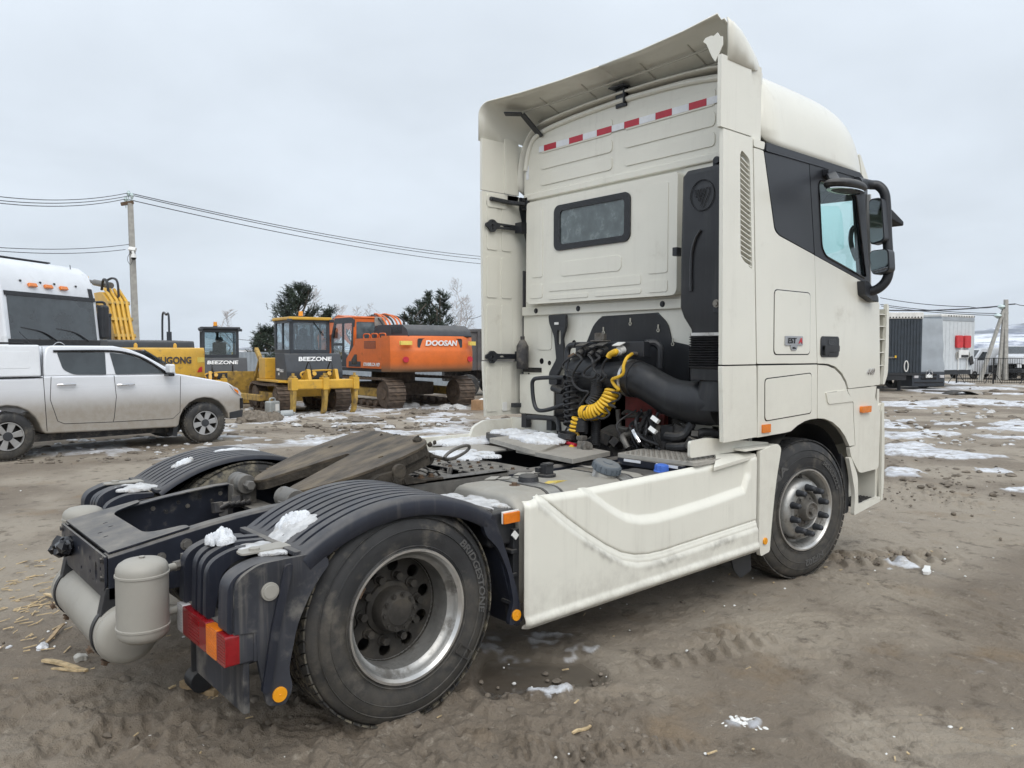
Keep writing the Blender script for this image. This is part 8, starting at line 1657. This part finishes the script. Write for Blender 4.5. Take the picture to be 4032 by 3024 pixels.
# fence of black bars
f0 = G('b4', 1150, 1132); f1 = G('b4', 1960, 1143); f0.z = f1.z = -.5; dv = (f1-f0).normalized(); Lf = (f1-f0).length; HF = D('b4', 1500, 856, 52).z+.5
FN = thing('bar_fence', 'black steel bar fence with pointed support post at the far right', 'fence', f0, math.atan2(dv.y, dv.x))
nb = 33
for k in range(nb):
    x = Lf*k/(nb-1); MB().cyl((x, 0, .05), (x, 0, HF), .013, n=6).build('bar', 'gloss_black', FN)
for z in (.12, HF-.02): MB().box(0, Lf, -.02, .02, z-.02, z+.02).build('rail', 'gloss_black', FN)
for x in (0, Lf*.50, Lf*.97): MB().box(x-.05, x+.05, -.05, .05, 0, HF+.02).bar((x, 0, HF*.5), (x-.5, .0, .02), .04, .04).bar((x, 0, HF*.5), (x+.5, 0, .02), .04, .04).build('post', 'gloss_black', FN)
# A-frame pole on the right
dR = 58.0; zR = -.5
def pr3(x, y): return D('b4', x, y, dR)
tr = pr3(1690, 222); PR = thing('power_pole', 'concrete power pole with slanted brace on the right behind the fence', 'pole', (tr.x, tr.y, zR))
o3 = Vector((tr.x, tr.y, zR))
def leg(x0, y0, x1, y1, w0, w1, nm):
    a = pr3(x0, y0)-o3; b_ = pr3(x1, y1)-o3; MB().loft([[p+R3*s1*w+F3*s2*w for s1, s2 in ((-1, -1), (1, -1), (1, 1), (-1, 1))] for p, w in ((b_, w1), (a, w0))]).build(nm, 'concrete', PR, bevel=.02)
leg(1690, 220, 1680, 1095, .12, .15, 'shaft'); leg(1668, 320, 1400, 1120, .10, .13, 'brace'); leg(1672, 330, 1605, 1110, .08, .12, 'brace')
for y0_, xl, xr in ((268, 1630, 1790), (366, 1590, 1715)):
    MB().bar(pr3(xl, y0_+14)-o3, pr3(xr, y0_)-o3, .09, .09).build('cross_arm', 'dark_chassis', PR); c = pr3(xl+10, y0_+18)-o3; MB().lathe([(-.3, .03), (-.1, .28), (.05, .2), (.1, .05)], c, (0, 0, 1), 14).build('insulator', 'insulator', PR)
for k, (xa, ya, xb, yb, lab) in enumerate(((1290, 298, 320, 200, 'highest wire crossing the sky right of the cab'), (1640, 290, 330, 335, 'thick wire running left from the right pole top'), (1800, 268, 1990, 262, 'wire leaving the right pole towards the picture edge'), (1600, 372, 320, 272, 'upper wire from the lower arm of the right pole'), (1590, 392, 330, 290, 'lower wire from the lower arm of the right pole'), (1640, 282, 1290, 298, 'short wire joining the right pole top'))):
    wirething(lab, pr3(xa, ya), D('b4', xb, yb, dR+4), .15, .028 if k != 1 else .05)
# vans and cars behind the fence
def van(label, k, x, y, d, L, Wd, H, rz, nm='parked_van', lift=0, m_='van_white'):
    c = D(k, x, y, d); V_ = thing(nm, label, 'van' if 'van' in nm else 'car', (c.x, c.y, -.5+lift), rz, 'vehicles behind the bar fence')
    pf = [(-L/2, .35), (-L/2, H*.93), (-L/2+.12, H), (L*.18, H), (L*.32, H*.62), (L/2-.05, H*.52), (L/2, .40)] if 'van' in nm else [(-L/2, .35), (-L/2, H*.6), (-L*.36, H*.66), (-L*.24, H*.97), (L*.06, H), (L*.24, H*.64), (L/2-.1, H*.55), (L/2, .35)]
    MB().prism(rpoly(pf, .10), lambda u, v, w: (u, w, v), -Wd/2, Wd/2).build('body', m_, V_, bevel=.08, seg=3)
    wn_ = [(L*.02, H*.62), (L*.02, H*.90), (L*.17, H*.90), (L*.28, H*.62)] if 'van' in nm else [(-L*.28, H*.66), (-L*.21, H*.92), (L*.04, H*.93), (L*.19, H*.66)]
    for sy in (-1, 1): MB().prism(rpoly(wn_, .03), lambda u, v, w: (u, sy*(Wd/2+.004-w), v), 0, .02).build('side_window', 'dark_glass', V_)
    x0, z0, x1, z1 = ((L*.185, H*.97, L*.32, H*.64) if 'van' in nm else (L*.07, H*.97, L*.235, H*.66)); a = Vector((x0+.03, 0, z0)); b_ = Vector((x1+.03, 0, z1)); MB().loft([[(p.x, sy*Wd*.42, p.z) for sy in (-1, 1)] for p in (a, b_)], False, False).build('windscreen', 'dark_glass', V_)
    for xx in (-L*.31, L*.31):
        for sy in (-1, 1): MB().lathe([(0, .12), (0, .28), (.03, .33), (.22, .33), (.22, .12)], (xx, sy*(Wd/2+.01), .33), (0, -sy, 0), 20).build('wheel', 'rubber', V_)
    return V_
van('white van with dark side window right behind the grey trailer', 'b4', 1400, 960, 62, 5.2, 2.0, 2.35, YAW+math.pi*.60); van('white van in the middle behind the leaning pole brace', 'b4', 1560, 930, 70, 5.4, 2.0, 2.5, YAW+math.pi*.45)
van('white car raised on a carrier deck at the right edge', 'b4', 1830, 960, 60, 4.4, 1.8, 1.75, YAW+math.pi*.72, 'parked_car', .85)
c = D('b4', 1830, 1050, 60); CR = thing('car_carrier', 'dark flatbed carrier under the raised white car', 'trailer', (c.x, c.y, -.5), YAW+math.pi*.72, 'vehicles behind the bar fence'); MB().box(-3, 3, -1.1, 1.1, .55, .85).build('deck', 'dark_chassis', CR, bevel=.03); MB().box(-3, 3, -1.12, -1.05, .6, 1.1).build('side_board', 'dark_chassis', CR)
for xx in (-2, -1, 1.9):
    for sy in (-1, 1): MB().lathe([(0, .2), (0, .4), (.25, .4), (.25, .2)], (xx, sy*1.05, .42), (0, -sy, 0), 20).build('wheel', 'rubber', CR)
van('small white car far behind the fence left of the pole', 'b4', 1470, 980, 78, 4.3, 1.75, 1.5, YAW+math.pi*.55, 'parked_car'); MB().box(0, 1, 0, 1, 0, 1)
c = D('b4', 1800, 790, 160); 
# ================================================================ air: thin even haze round the whole scene
hz_m = bpy.data.materials.new('haze'); hz_m.use_nodes = True; n = hz_m.node_tree.nodes; l = hz_m.node_tree.links; n.clear()
o_ = n.new('ShaderNodeOutputMaterial'); pv = n.new('ShaderNodeVolumePrincipled'); pv.inputs['Color'].default_value = (.80, .87, .96, 1); pv.inputs['Density'].default_value = .00008; pv.inputs['Anisotropy'].default_value = 0; S.cycles.volume_bounces = 1; l.new(pv.outputs[0], o_.inputs['Volume'])
hb_ = MB().box(CAM[0]-4700, CAM[0]+4700, CAM[1]-4700, CAM[1]+4700, -12, 330).build('haze', hz_m, None, smooth=False); hb_['kind'] = 'stuff'
